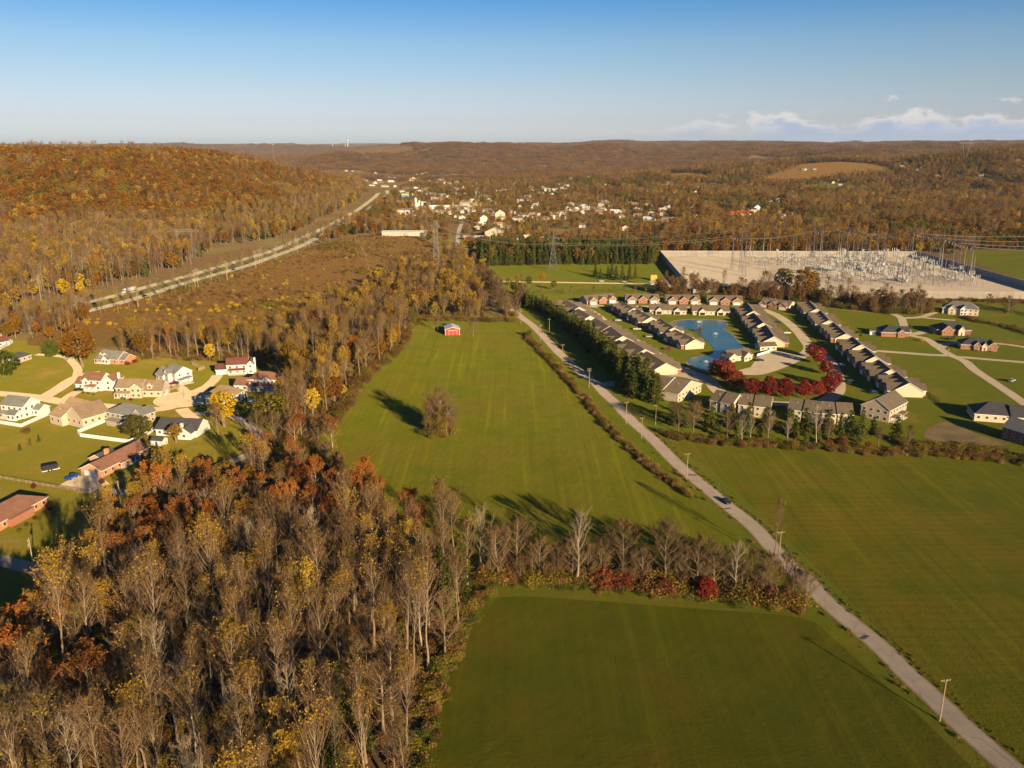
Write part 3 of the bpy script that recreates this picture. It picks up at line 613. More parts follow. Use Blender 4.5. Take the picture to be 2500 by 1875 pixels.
# neighbourhood streets, left
def R5(name, pts, w, z=.08, m='street'): return ribbon(name, np.array([z5(*p) for p in pts]), w, z, M[m])
R5('street', [(-150, 558), (0, 572), (200, 590), (350, 612), (550, 648), (800, 668), (1000, 690), (1250, 690), (1400, 640), (1490, 575), (1600, 520)], 7.5)
R5('side_street', [(340, 600), (450, 535), (560, 462), (660, 425), (770, 412)], 7.5, .084)
R5('lane', [(590, 440), (600, 385), (560, 330), (510, 292), (400, 278), (280, 270)], 4.6, .088)
c = z5(1430, 612); a = np.linspace(0, 6.283, 28, endpoint=False)
sheet('turning_circle', np.column_stack([c[0]+15*np.cos(a), c[1]+15*np.sin(a)]), .092, M['street'])
for pts, w in (([(1490, 585), (1560, 545), (1640, 480), (1680, 430)], 6), ([(1430, 560), (1400, 530), (1350, 500)], 5), ([(1420, 640), (1360, 610), (1270, 590)], 6), ([(480, 640), (540, 590), (600, 555)], 5.5), ([(1400, 690), (1440, 730), (1500, 770)], 6),
               ([(1490, 620), (1560, 640), (1640, 650)], 6), ):
    R5('driveway', pts, w, .096)
sheet('driveway', np.array([z5(*p) for p in [(445, 1285), (600, 1205), (690, 1215), (790, 1225), (850, 1270), (700, 1335), (560, 1310)]]), .096, M['street'])
R5('lane', [(620, 1315), (850, 1325), (1070, 1322), (1400, 1230), (1900, 1050), (2010, 930), (1900, 800), (1760, 740), (1500, 720)], 5.0, .072, 'road')
ribbon('lane', np.array([g(*p) for p in [(-160, 1335), (0, 1368), (90, 1392), (140, 1410), (135, 1440), (90, 1480), (30, 1520), (-120, 1620)]]), 5.6, .07, M['road'])
# condominium streets, right
def RZ(name, pts, w, z=.08, m='rstreet', f=z6): return ribbon(name, np.array([f(*p) for p in pts]), w, z, M[m])
RZ('street', [(400, 335), (520, 398), (650, 500), (800, 590), (950, 680), (1080, 760), (1200, 830), (1330, 885), (1460, 940), (1560, 1050), (1750, 1118), (2000, 1140), (2212, 1145), (2400, 1130), (2525, 1050), (2535, 950), (2500, 850), (2430, 750), (2300, 690)], 7.5)
RZ('street', [(400, 335), (700, 332), (1000, 336), (1300, 342), (1600, 345), (1850, 350), (1980, 385), (2080, 440), (2180, 520), (2250, 600), (2300, 690), (2190, 770), (2000, 850), (1850, 890), (1700, 880)], 7.2, .084)
RZ('driveway', [(1460, 950), (1200, 900), (950, 930), (760, 960), (600, 985), (520, 985)], 9, .076, 'road')
sheet('parking_lot', np.array([z6(*p) for p in [(1690, 870), (1800, 888), (2190, 770), (2212, 735), (1990, 700), (1870, 760), (1810, 840)]]), .088, M['rstreet'])
RZ('lane', [(980, 703), (1200, 720), (1450, 738), (1580, 742)], 5.2, .08, 'rstreet', z7)
RZ('lane', [(1120, 395), (1190, 430), (1215, 490), (1270, 570), (1400, 605), (1500, 675), (1600, 738), (1720, 790), (1800, 860), (1950, 960), (2100, 1060), (2300, 1200)], 5.6, .084, 'rstreet', z7)
RZ('lane', [(1640, 752), (1800, 765), (2000, 782), (2300, 805)], 5, .088, 'rstreet', z7)
RZ('driveway', [(1190, 432), (1350, 424), (1440, 395), (1520, 370)], 5, .09, 'rstreet', z7); RZ('driveway', [(1270, 565), (1330, 560), (1400, 540), (1450, 545)], 6, .092, 'rstreet', z7)
RZ('driveway', [(1960, 640), (2100, 655), (2300, 685)], 4.5, .09, 'rstreet', z7); RZ('driveway', [(1500, 680), (1580, 640), (1660, 640)], 6, .094, 'rstreet', z7); RZ('driveway', [(1350, 424), (1500, 440), (1640, 450)], 4.5, .096, 'rstreet', z7)
for x, y, dx, dy in ((800, 320, 0, 14), (1010, 318, 0, 14), (1130, 322, 0, 14), (1350, 322, 0, 14), (1480, 330, 0, 14), (1700, 335, 0, 14), (490, 330, 20, 14), (660, 312, 20, 14)):
    RZ('driveway', [(x+20, y-22), (x+20+dx, y+dy)], 6, .096)
ribbon('access_road', np.array([z3(*p) for p in [(-30, 1222), (250, 1226), (520, 1231), (800, 1236), (1200, 1242), (1330, 1246)]]), 6.5, .075, M['street'])
sheet('gravel_yard', np.array([z3(*p) for p in [(1220, 1222), (1300, 1212), (1390, 1200), (1440, 1180), (1500, 1280), (1620, 1300), (1300, 1275), (1230, 1250)]]), .07, M['gravel'])
def soil(f, pts): sheet('bare_soil', np.array([f(*p) for p in pts]), .045, M['soil'], 4)
soil(z7, [(1480, 1310), (1620, 1290), (1760, 1370), (1960, 1440), (2100, 1490), (1900, 1490), (1600, 1460), (1420, 1450), (1380, 1380)])
0 and soil(z7, [(1520, 1060), (1700, 1090), (1760, 1110), (1600, 1130), (1500, 1110)])
soil(z7, [(560, 345), (800, 350), (1000, 370), (1080, 390), (900, 385), (700, 365)])
ribbon('dry_grass_edge', np.array([g(a*FV, b*FV) for a, b in [(865, 1720), (905, 1590), (960, 1455), (1000, 1375), (1030, 1305), (1070, 1284), (1200, 1283), (1400, 1298), (1560, 1314), (1740, 1330)]]), 1.5, .06, M['verge'])
# pond
def water():
    t = NT('pond_water'); c = t.coord(); n = t.noise(c, .05, 3, .5); n2 = t.noise(c, 1.2, 4, .6)
    col = t.mix(t.mr(n, .35, .65), (.040, .118, .115), (.060, .155, .150))
    return t.principled(col, .22, t.bump(n2, .25, .06), .4)
M['water'] = water()
POND = np.array([z6(*p) for p in [(1150, 472), (1220, 452), (1380, 445), (1520, 449), (1605, 462), (1612, 500), (1590, 522), (1650, 560), (1705, 620), (1752, 680), (1650, 740), (1560, 785), (1480, 858), (1380, 850), (1305, 815), (1287, 775), (1380, 748), (1470, 740), (1505, 705), (1480, 650), (1430, 605), (1365, 560), (1325, 528), (1210, 510)]])
cpt = POND.mean(0)
sheet('pond_bank', cpt+(POND-cpt)*1.05, .055, M['drygrass'], 4); sheet('pond', POND, .10, M['water'], 4)
M['concrete'] = plain('pale_concrete', (.38, .34, .29), .85, .15, .5)
PAD = np.array([g(1611, 625), g(1675, 702), g(1690, 722), g(2560, 729), g(2620, 722), g(2237, 627)])
sheet('gravel_pad', PAD, .06, M['gravel'])
sheet('pasture', gf([(2345, 632), (2420, 655), (2520, 690), (2640, 735), (2700, 640), (2560, 612), (2380, 612)]), .055, M['lawn'])
ribbon('drainage_ditch', np.array([g(a*FV, b*FV) for a, b in [(925, 1078), (985, 1068), (1060, 1060), (1125, 1052), (1200, 1025), (1270, 995), (1330, 962), (1380, 940)]]), .5, .06, M['verge'])
sheet('far_field', gf([(900, 402), (940, 398), (1000, 399), (1010, 410), (960, 415), (915, 412)]), .06, M['lawn'])
# ------------------------------------------------------------------ vegetation
rng = np.random.RandomState(77); random.seed(7)
def fvp(pts): return gf(pts, FV)
WOOD1 = fvp([(330, 1085), (450, 1085), (560, 1065), (680, 1090), (800, 1090), (840, 1130), (900, 1185), (1000, 1235), (1030, 1275), (990, 1370), (940, 1490), (890, 1659), (862, 1830), (700, 1990), (-340, 1990), (-340, 1640), (-60, 1480), (60, 1395), (140, 1330), (240, 1225)])
P = jgrid(-170, 20, 100, 330, 7.1, rng, .40); P = P[in_poly(P, WOOD1)]
d = np.hypot(P[:, 0], P[:, 1])
def wood_kind(x, y):
    """which kind stands where in the foreground wood: russet along the far edge, golden tops and bare stems nearer"""
    e = y-(205+.10*x)
    r = rng.rand()
    if y > 228 and r < .54: return 'sycamore%d' % rng.randint(3)
    if y > 228 and r < .62: return 'oak%d' % rng.randint(4)
    if x < -84-.1*(y-150) and y > 150 and r < .40: return 'sycamore%d' % rng.randint(3)
    if r < .62: return 'bare%d' % rng.randint(5)
    if r < .81: return 'goldtop%d' % (0 if rng.rand() < .4 else rng.randint(3))
    if r < .83: return 'gold%d' % rng.randint(2)
    if r < .88: return 'palebare%d' % rng.randint(2)
    return 'spread%d' % rng.randint(3)
KINDS = {'bare': ('bare_tree', 'tall bare grey-brown tree in the dense foreground wood', 'bare trees of the foreground wood'),
         'goldtop': ('golden_tree', 'tall slender tree with golden leaves left at its top, foreground wood', 'gold-topped trees of the foreground wood'),
         'gold': ('golden_tree', 'golden-leaved tree standing in the foreground wood', 'golden trees of the foreground wood'),
         'sycamore': ('russet_tree', 'russet tree with pale forked limbs at the edge of the foreground wood', 'russet trees of the foreground wood'),
         'oak': ('russet_tree', 'dense orange-brown tree at the back edge of the foreground wood', 'orange-brown trees of the foreground wood'),
         'palebare': ('bare_tree', 'bare tree with pale whitish limbs inside the foreground wood', 'pale-limbed trees of the foreground wood'),
         'spread': ('bare_tree', 'wide bare tree with spreading limbs inside the foreground wood', 'spreading trees of the foreground wood')}
BRUSH = []
for x, y in P:
    k = wood_kind(x, y); nm, lb, gr = KINDS[k.rstrip('0123456789')]
    tree(nm, k, x, y, lb, 'tree', gr, rng.uniform(.58, 1.06) if y < 232 else rng.uniform(.6, .92), None, 0, rng.uniform(.88, 1.12))
UNDER = jgrid(-190, 25, 95, 335, 4.6, rng); UNDER = UNDER[in_poly(UNDER, WOOD1)]
for x, y in UNDER:
    BRUSH.append((('brushbush0', 'brushbush0', 'weed0', 'olivebush0', 'brushbush0')[rng.randint(5)], x, y, 0, rng.rand()*6.28, rng.uniform(.5, 1.0)))
GAP = fvp([(560, 955), (610, 945), (700, 950), (765, 1020), (800, 1085), (680, 1088), (560, 1060), (470, 1080), (540, 1010)])
for x, y in jgrid(-150, -40, 300, 420, 4.2, rng):
    if in_poly(np.array([[x, y]]), GAP)[0] : BRUSH.append((('brushbush0', 'olivebush0', 'weed0', 'brushbush0')[rng.randint(4)], x, y, 0, rng.rand()*6.28, rng.uniform(.7, 1.3)))
for x, y in jgrid(-150, -40, 300, 420, 10.5, rng):
    if in_poly(np.array([[x, y]]), GAP)[0]: tree('russet_tree' if rng.rand() < .5 else 'bare_tree', *((('sycamore%d' % rng.randint(3)), x, y, 'small tree filling the gap between the lane and the field corner', 'tree', 'trees between the lane and the field corner', rng.uniform(.45, .7)))) if rng.rand() < .5 else tree('bare_tree', 'spread%d' % rng.randint(3), x, y, 'small bare tree filling the gap between the lane and the field corner', 'tree', 'trees between the lane and the field corner', rng.uniform(.5, .75))
def along(pts, step, jit=0.0, width=0.0):
    L = catmull(np.asarray(pts), 6); s = np.concatenate([[0], np.cumsum(np.linalg.norm(np.diff(L, axis=0), axis=1))]); t = np.arange(0, s[-1], step)
    Q = np.column_stack([np.interp(t, s, L[:, 0]), np.interp(t, s, L[:, 1])]); dd = np.gradient(Q, axis=0); dd /= np.linalg.norm(dd, axis=1, keepdims=True)+1e-9
    Q = Q+np.column_stack([-dd[:, 1], dd[:, 0]])*rng.uniform(-width/2, width/2, len(Q))[:, None]+rng.normal(size=Q.shape)*jit; return Q
def strip(pts, step, width, kinds, smin, smax, rows=1, jit=.5):
    for r in range(rows):
        for x, y in along(pts, step, jit, width): BRUSH.append((kinds[rng.randint(len(kinds))], x, y, 0, rng.rand()*6.28, rng.uniform(smin, smax)))
# edge of the wood against the two fields
strip(fvp([(868, 1800), (900, 1640), (945, 1500), (985, 1400), (1015, 1320), (1050, 1275)]), 2.2, 6, ['olivebush0', 'greenbush0', 'brushbush0', 'weed0'], .5, 1.1, 2)
strip(fvp([(1040, 1262), (1200, 1265), (1350, 1275), (1500, 1290), (1640, 1305), (1730, 1318)]), 1.5, 4.5, ['greenbush0', 'olivebush0', 'greenbush0', 'brushbush0'], .45, .95, 2)
strip(fvp([(1040, 1248), (1200, 1250), (1350, 1258), (1500, 1270), (1640, 1285), (1710, 1298)]), 2.0, 4, ['brushbush0', 'olivebush0', 'weed0', 'brushbush0'], .5, 1.1, 2)
strip(fvp([(1040, 1255), (1200, 1256), (1350, 1266), (1500, 1280), (1640, 1296), (1735, 1312)]), 1.7, 5, ['brushbush0', 'brushbush0', 'olivebush0', 'brushbush0', 'weed0', 'weed1'], .9, 1.9, 3)
strip(fvp([(1045, 1250), (1200, 1252), (1350, 1262), (1500, 1276), (1640, 1292), (1720, 1305)]), 3.6, 4, ['brown0', 'brown1', 'brown0', 'olive1'], .24, .44, 1)
strip(fvp([(1060, 1250), (1200, 1252), (1350, 1262), (1500, 1276), (1640, 1292), (1730, 1308)]), 4.2, 5, ['spread0', 'spread1', 'spread2', 'bare1'], .26, .5, 1)
strip(fvp([(1270, 1262), (1500, 1285), (1720, 1306)]), 9.0, 5, ['maroon0', 'brown0', 'brown1'], .25, .42, 1)
strip(fvp([(830, 1120), (880, 1160), (960, 1215), (1030, 1255)]), 2.0, 8, ['olivebush0', 'brushbush0', 'greenbush0'], .6, 1.3, 2)
# fence-row of brush between field and road
strip(fvp([(1130, 722), (1165, 755), (1215, 808), (1265, 862), (1320, 930), (1380, 985), (1440, 1035), (1500, 1078)]), 1.5, 3.2, ['weed0', 'weed1', 'brushbush0', 'weed0', 'olivebush0'], .4, .9, 2)
strip([ROAD[k]+np.array((3.6, 0)) for k in range(1, 16)], 4.0, .8, ['shrub0', 'weed0'], .2, .35)
# hedgerow trees between the two near fields
HEDGE = [('palebare0', 1040, 1238, .85), ('spread0', 1078, 1255, .80), ('bare1', 985, 1225, .85), ('spread2', 1118, 1245, .78), ('palebare1', 1248, 1264, .92), ('spread1', 1345, 1264, .90), ('spread0', 1432, 1272, .98), ('spread2', 1238, 1258, .62), ('spread1', 1470, 1276, .66),
         ('spread1', 1500, 1280, .78), ('spread2', 1540, 1284, .66), ('palebare1', 1585, 1290, .68), ('spread0', 1572, 1280, .66), ('spread0', 1625, 1290, .68), ('spread2', 1660, 1298, .60), ('spread1', 1695, 1290, .60), ('bare3', 1672, 1205, .62), ('spread2', 1738, 1318, .48), ('spread0', 1300, 1262, .66), ('spread1', 1165, 1255, .62), ('spread1', 1205, 1258, .55), ('spread0', 1385, 1268, .58), ('spread2', 1270, 1262, .52), ('spread0', 1520, 1282, .5), ('spread1', 1605, 1290, .5), ('spread2', 1645, 1300, .46), ('spread0', 1715, 1305, .5)]
for i, (k, x, y, s) in enumerate(HEDGE):
    q = g(x*FV, y*FV); tree('bare_tree', k, q[0], q[1], 'bare tree rising from the hedgerow between the two near fields', 'tree', 'bare trees of the hedgerow', s*1.12)
for k, x, y, s, lb in (('maroon0', 1305, 1272, .95, 'dull red shrub left of the pair in the middle of the hedgerow'), ('maroon1', 1345, 1275, .85, 'dull red shrub right of the pair in the middle of the hedgerow'), ('maroon0', 1435, 1288, .8, 'dull red shrub right of the hedgerow middle, under bare trees'), ('maroon1', 1415, 1280, .6, 'small dull red shrub near the hedgerow middle'),
                       ('maple0', 1525, 1298, .72, 'bright crimson shrub, tallest red one in the hedgerow'), ('maroon1', 1660, 1306, .75, 'orange-red shrub at the road end of the hedgerow'), ('maroon0', 1210, 1262, .4, 'small reddish shrub at the left of the hedgerow')):
    q = g(x*FV, y*FV); tree('red_shrub', k, q[0], q[1], lb, 'shrub', 'red shrubs of the hedgerow', s)
q = g(955*FV, 1300*FV)
for dx, dy, s in ((0, 0, 1.05), (5, 5, .95), (-5, 7, .95), (2, -8, .9), (-7, 0, 1.0)): tree('pine_tree', 'pine1', q[0]+dx, q[1]+dy, 'dark green pine at the corner of the foreground wood by the hedgerow', 'tree', 'pines at the corner of the foreground wood', s)
for x, y, s in ((735, 1560, .8), (720, 1680, .75), (790, 1620, .6)):
    q = g(x*FV, y*FV); tree('pine_tree', 'pine2', q[0], q[1], 'dark green pine low in the foreground wood beside pale trunks', 'tree', 'pines inside the foreground wood', s)
# lone tree in the field, with a skirt of shrubs
q = g(1072, 1062)
tree('bare_tree', 'spread2', q[0], q[1], 'lone bare tree with a brushy skirt in the middle of the field', 'tree', None, 1.15, None, 0, .88)
tree('bare_tree', 'spread0', q[0]-2.4, q[1]+1.5, 'left stem of the lone tree clump in the field', 'tree', None, 1.0, None, 0, .85); tree('leafy_tree', 'olive1', q[0]+.5, q[1]+.5, 'olive leafy heart of the lone tree clump in the field', 'tree', None, .85); tree('bare_tree', 'palebare1', q[0]+3.4, q[1]-.5, 'pale leaning right stem of the lone tree clump in the field', 'tree', None, .8, None, 0, .75); tree('bare_tree', 'spread1', q[0]+1.6, q[1]+2.2, 'back stem of the lone tree clump in the field', 'tree', None, .95, None, 0, .85)
tree('bare_tree', 'spread1', q[0]-4.6, q[1]-.6, 'outer left stem of the lone tree clump in the field', 'tree', None, .72); tree('bare_tree', 'spread0', q[0]+5.2, q[1]+.8, 'outer right stem of the lone tree clump in the field', 'tree', None, .68)
for k in range(84):
    a = rng.rand()*6.28; zz = 0 if k < 26 else rng.uniform(.5, 9.0); rr = rng.uniform(.3, 7.2)*(1-zz/15); BRUSH.append((('olivebush0', 'brushbush0', 'weed0', 'olivebush0', 'weed1', 'yellowbush0')[rng.randint(6 if zz < 5 and rr < 2.5 else 5)], q[0]+math.cos(a)*rr, q[1]+math.sin(a)*rr*.8, zz, a, rng.uniform(.6, 1.15)))
# wood between the neighbourhood and the field, up to the tower
WOOD2 = fvp([(610, 950), (690, 925), (732, 880), (780, 820), (850, 762), (878, 718), (905, 690), (960, 688), (1020, 692), (1105, 690), (1095, 660), (1048, 605), (1005, 560), (960, 545), (900, 572), (820, 605), (775, 640), (690, 672), (600, 735), (500, 752), (400, 756), (280, 752), (250, 775), (330, 778), (470, 782), (600, 800), (618, 850), (600, 900)])
P2 = jgrid(-230, -20, 320, 1100, 8.6, rng, .42); P2 = P2[in_poly(P2, WOOD2)]; P2 = P2[np.argsort(np.hypot(P2[:, 0], P2[:, 1]))]
STUFF = []
LOD = {'bare0': 'mbare0', 'bare1': 'mbare1', 'bare2': 'mbare2', 'bare3': 'mbare3', 'bare4': 'mbare0', 'goldtop0': 'mgold0', 'goldtop1': 'mgold1', 'goldtop2': 'mgold1', 'gold0': 'mgold2', 'gold1': 'mgold2', 'amber0': 'mamber0', 'amber1': 'mamber1', 'amber2': 'mamber0', 'olive0': 'molive0', 'olive1': 'molive1', 'oak0': 'moak0', 'oak1': 'moak1', 'oak2': 'moak2', 'oak3': 'moak3'}
K2 = {'bare': ('bare_tree', 'bare grey-brown tree in the wood between white houses and field', 'bare trees between houses and field'), 'goldtop': ('golden_tree', 'gold-topped tree in the wood between white houses and field', 'gold-topped trees between houses and field'),
      'gold': ('golden_tree', 'golden tree in the wood between white houses and field', 'golden trees between houses and field'), 'amber': ('golden_tree', 'amber-leaved tree in the wood between white houses and field', 'amber trees between houses and field'),
      'spread': ('bare_tree', 'wide bare tree in the wood between white houses and field', 'wide bare trees between houses and field'), 'sycamore': ('russet_tree', 'russet tree in the wood between white houses and field', 'russet trees between houses and field'),
      'oak': ('russet_tree', 'orange-brown tree in the wood between white houses and field', 'orange-brown trees between houses and field'), 'olive': ('olive_tree', 'olive-green tree in the wood between white houses and field', 'olive trees between houses and field'), 'yellow': ('yellow_tree', 'bright yellow tree in the wood between white houses and field', 'yellow trees between houses and field')}
K2['olive'] = ('leafy_tree',)+K2['olive'][1:]; K2['yellow'] = ('golden_tree',)+K2['yellow'][1:]
def k2(x, y):
    r = rng.rand(); far = y > 560
    if far: t = [('bare', 5), ('goldtop', 3), ('amber', 2), ('olive', 2), ('spread', 3), ('gold', 2), ('oak', .8)][int(np.searchsorted(np.cumsum([.30, .16, .10, .12, .17, .10, .05]), r).clip(0, 6))]
    else: t = [('bare', 5), ('goldtop', 3), ('amber', 2), ('spread', 3), ('gold', 2), ('oak', 3), ('sycamore', 3), ('yellow', 2)][int(np.searchsorted(np.cumsum([.30, .22, .10, .12, .08, .07, .06, .02]), r).clip(0, 7))]
    return '%s%d' % (t[0], rng.randint({'bare': 5, 'goldtop': 3, 'gold': 2, 'amber': 3, 'spread': 3, 'sycamore': 3, 'oak': 4, 'olive': 2, 'yellow': 2}[t[0]]))
for i, (x, y) in enumerate(P2):
    k = k2(x, y); s = rng.uniform(.62, .92)*(1 if y < 560 else .85)
    if i < 230: nm, lb, gr = K2[k.rstrip('0123456789')]; tree(nm, k, x, y, lb, 'tree', gr, s)
    else: STUFF.append((LOD.get(k, k), x, y, 0, rng.rand()*6.28, s))
U2 = jgrid(-230, -20, 320, 1100, 5.5, rng); U2 = U2[in_poly(U2, WOOD2)]
for x, y in U2: BRUSH.append((('brushbush0', 'weed0', 'olivebush0', 'brushbush0')[rng.randint(4)], x, y, 0, rng.rand()*6.28, rng.uniform(.6, 1.2)))
strip(fvp([(700, 935), (740, 880), (785, 818), (835, 778), (868, 742), (895, 697), (960, 692), (1030, 694), (1110, 694)]), 2.2, 7, ['brushbush0', 'olivebush0', 'weed1', 'brushbush0'], .7, 1.4, 2)
# singled-out trees
def T(name, kind, x, y, s, label, f=None, cat='tree', group=None, sz=None):
    q = (f or g)(x, y); return tree(name, kind, q[0], q[1], label, cat, group, s, None, 0, sz)
T('russet_tree', 'oak2', 640, 365, 1.7, 'broad rust-brown tree beside the grey-roofed brick house', z5, sz=.72)
T('leafy_tree', 'green0', 390, 290, 1.0, 'round dark green tree at the bend of the neighbourhood lane', z5)
T('leafy_tree', 'green1', 40, 440, 1.45, 'large green tree at the left edge of the photo by the lawn', z5)
T('leafy_tree', 'olive0', 1075, 975, 1.05, 'pale yellow-green tree at the corner of the white fence', z5, sz=.8)
T('golden_tree', 'amber0', 1360, 950, .8, 'small rounded orange tree in front of the dark-roofed white house', z5, sz=.55)
T('golden_tree', 'yellow0', 1730, 830, 1.5, 'big yellow tree right of the dark-roofed house', z5, sz=.72); T('bare_tree', 'spread1', 1690, 900, .75, 'bare bushy tree below the big yellow tree', z5)
T('leafy_tree', 'olive1', 2110, 900, 1.6, 'pale yellow-green willow-like tree between the lane and the wood', z5, sz=.75)
T('russet_tree', 'oak1', 860, 1560, .55, 'orange tree casting shade over the left lawn', z5); T('leafy_tree', 'green0', 1200, 1090, .45, 'grey-green rounded tree in the shade by the brick ranch house', z5); T('leafy_tree', 'green1', 1290, 1080, .48, 'second grey-green tree in the shade near the brick ranch house', z5)
T('golden_tree', 'oak3', 640*FV, 835*FV, 1.25, 'amber and green tree towering right of the white houses'); T('golden_tree', 'yellow1', 742*FV, 858*FV, .40, 'bright yellow sapling at the edge of the field')
T('bare_tree', 'spread1', z2(1480, 1620)[0]*0+1068, 808, .62, 'bare tree just left of the red barn'); T('bare_tree', 'spread0', 1155, 822, .68, 'bare tree right of the red barn in the mown grass')
T('bush', 'olive0', 1292, 823, .30, 'rounded olive bush at the top corner of the big field', cat='bush')
# crimson maples round the loop drive
RED = [(z6, 1530, 930, 1.18), (z6, 1600, 975, 1.05), (z6, 1690, 1020, 1.12), (z6, 1820, 1080, 1.0), (z6, 1955, 1090, 1.02), (z6, 2090, 1095, .95), (z7, 235, 1098, .92), (z7, 380, 1098, .90), (z7, 492, 1085, .88), (z7, 590, 1075, .95), (z7, 635, 1020, 1.08), (z7, 560, 900, .9), (z7, 500, 815, .98), (z7, 440, 760, .95), (z6, 1620, 940, .9)]
for i, (f, x, y, s) in enumerate(RED):
    q = f(x, y); tree('maple_tree', 'maple%d' % (i % 3), q[0], q[1], ['leftmost crimson maple by the pond end of the loop drive', 'second crimson maple from the pond along the loop drive', 'third crimson maple from the pond along the loop drive', 'fourth crimson maple from the pond along the loop drive', 'fifth crimson maple from the pond along the loop drive', 'sixth crimson maple from the pond along the loop drive', 'crimson maple fourth from the right end of the front row', 'crimson maple third from the right end of the front row', 'crimson maple second from the right end of the front row', 'crimson maple at the right end of the front row', 'tallest crimson maple at the right corner of the loop', 'crimson maple midway up the right side of the loop', 'crimson maple second from the top of the loop', 'topmost crimson maple of the loop near the street', 'crimson maple behind the leftmost pair by the pond'][i], 'tree', 'crimson maples round the loop drive', s*1.02, None, 0, random.uniform(.88, 1.2))
# evergreen hedge along the road
HL = np.array([z6(*p) for p in [(-60, 320), (60, 370), (200, 460), (330, 560), (440, 650), (560, 770), (680, 890), (800, 980), (900, 1070), (1010, 1140)]])
for w, off in ((0, 0), (1, 5.5)):
    for i, (x, y) in enumerate(along(HL, 4.6, .5)):
        if off and i % 2: continue
        if 14 <= i*4.6/1 and False: pass
        tree('evergreen_tree', 'hedgepine%d' % (i % 2), x+off, y+off*.2, 'dark evergreen in the screen between the road and the condominiums', 'tree', 'evergreens screening the condominiums', rng.uniform(.9, 1.25)*(1.2 if y < 540 else .95))
for x, y, s in ((600, 800, .75), (660, 860, .8), (700, 900, .85), (720, 990, .9), (790, 1040, .95), (880, 960, .9), (960, 1120, .85), (1040, 1110, .7), (500, 720, .7), (550, 790, .7), (640, 800, .7), (760, 960, 1.05), (860, 1010, 1.15), (930, 1050, 1.2), (830, 1090, 1.0), (1010, 1080, .8)):
    q = z6(x, y); tree('evergreen_tree', 'hedgepine1', q[0], q[1], 'taller dark evergreen at the end of the roadside screen', 'tree', 'taller evergreens by the condominium entrance', s*1.5)
# tree line between the condominiums and the roadside field
TL = [('hedgepine0', z6, 1180, 1290, .75), ('hedgepine1', z6, 1480, 1330, .8), ('hedgepine0', z6, 1660, 1330, .85), ('hedgepine1', z6, 1800, 1340, .85), ('hedgepine0', z6, 1950, 1350, .8), ('hedgepine1', z6, 2140, 1380, .75), ('hedgepine0', z7, 60, 1350, .85), ('hedgepine1', z7, 250, 1380, .8), ('hedgepine0', z7, 390, 1380, .9), ('hedgepine1', z7, 590, 1400, .85), ('hedgepine0', z7, 760, 1400, .9), ('hedgepine1', z7, 860, 1410, .85), ('hedgepine0', z7, 1140, 1450, .85), ('hedgepine1', z7, 680, 1390, .7), ('hedgepine1', z7, 950, 1400, .6)]
for i, (k, f, x, y, s) in enumerate(TL):
    q = f(x, y); tree('evergreen_tree', k, q[0], q[1], 'evergreen in the tree line behind the condominiums', 'tree', 'evergreens of the tree line', s*1.3)
TL2 = along(np.array([z6(1120, 1330), z6(1500, 1390), z6(2000, 1420), z7(350, 1430), z7(800, 1450), z7(1000, 1470)]), 7.5, 1.5, 6)
for x, y in TL2: tree('evergreen_tree', 'hedgepine%d' % rng.randint(2), x, y, 'evergreen in the tree line behind the condominiums', 'tree', 'evergreens of the tree line', rng.uniform(.5, .95))
TB_ = [('spread0', z6, 1330, 1400, .62), ('spread1', z6, 1620, 1440, .52), ('palebare0', z6, 1740, 1470, .45), ('palebare1', z6, 1810, 1450, .42), ('spread2', z6, 1955, 1450, .45), ('palebare0', z6, 2115, 1455, .38), ('palebare1', z7, 85, 1450, .5), ('palebare0', z7, 245, 1455, .35), ('palebare1', z7, 480, 1490, .62), ('spread0', z7, 1000, 1500, .35), ('spread1', z7, 1260, 1500, .38), ('spread2', z6, 1210, 1380, .5), ('spread1', z6, 1150, 1300, .4), ('spread1', z7, 580, 1460, .4)]
for i, (k, f, x, y, s) in enumerate(TB_):
    q = f(x, y); tree('bare_tree', k, q[0], q[1], 'bare tree in the tree line behind the condominiums', 'tree', 'bare trees of the tree line', s*1.25)
for k, f, x, y, s, lb in (('maroon0', z7, 710, 1490, .55, 'dull red shrub in the tree line near its middle'), ('maroon1', z7, 590, 1500, .5, 'purplish shrub in the tree line left of the dull red one'), ('maroon0', z7, 920, 1520, .5, 'purple-brown shrub right of the dull red one in the tree line')):
    q = f(x, y); tree('red_shrub', k, q[0], q[1], lb, 'shrub', None, s)
strip([z6(1080, 1400), z6(1300, 1440), z6(1700, 1480), z6(2100, 1500), z7(300, 1510), z7(600, 1520), z7(900, 1550), z7(1300, 1560), z7(1700, 1590), z7(2300, 1640)], 1.6, 7, ['olivebush0', 'brushbush0', 'greenbush0', 'brushbush0', 'weed1'], .5, 1.0, 3)
strip([z7(1200, 1500), z7(1500, 1520), z7(1900, 1550), z7(2300, 1600)], 1.6, 8, ['olivebush0', 'brushbush0', 'weed1'], .6, 1.2, 2)
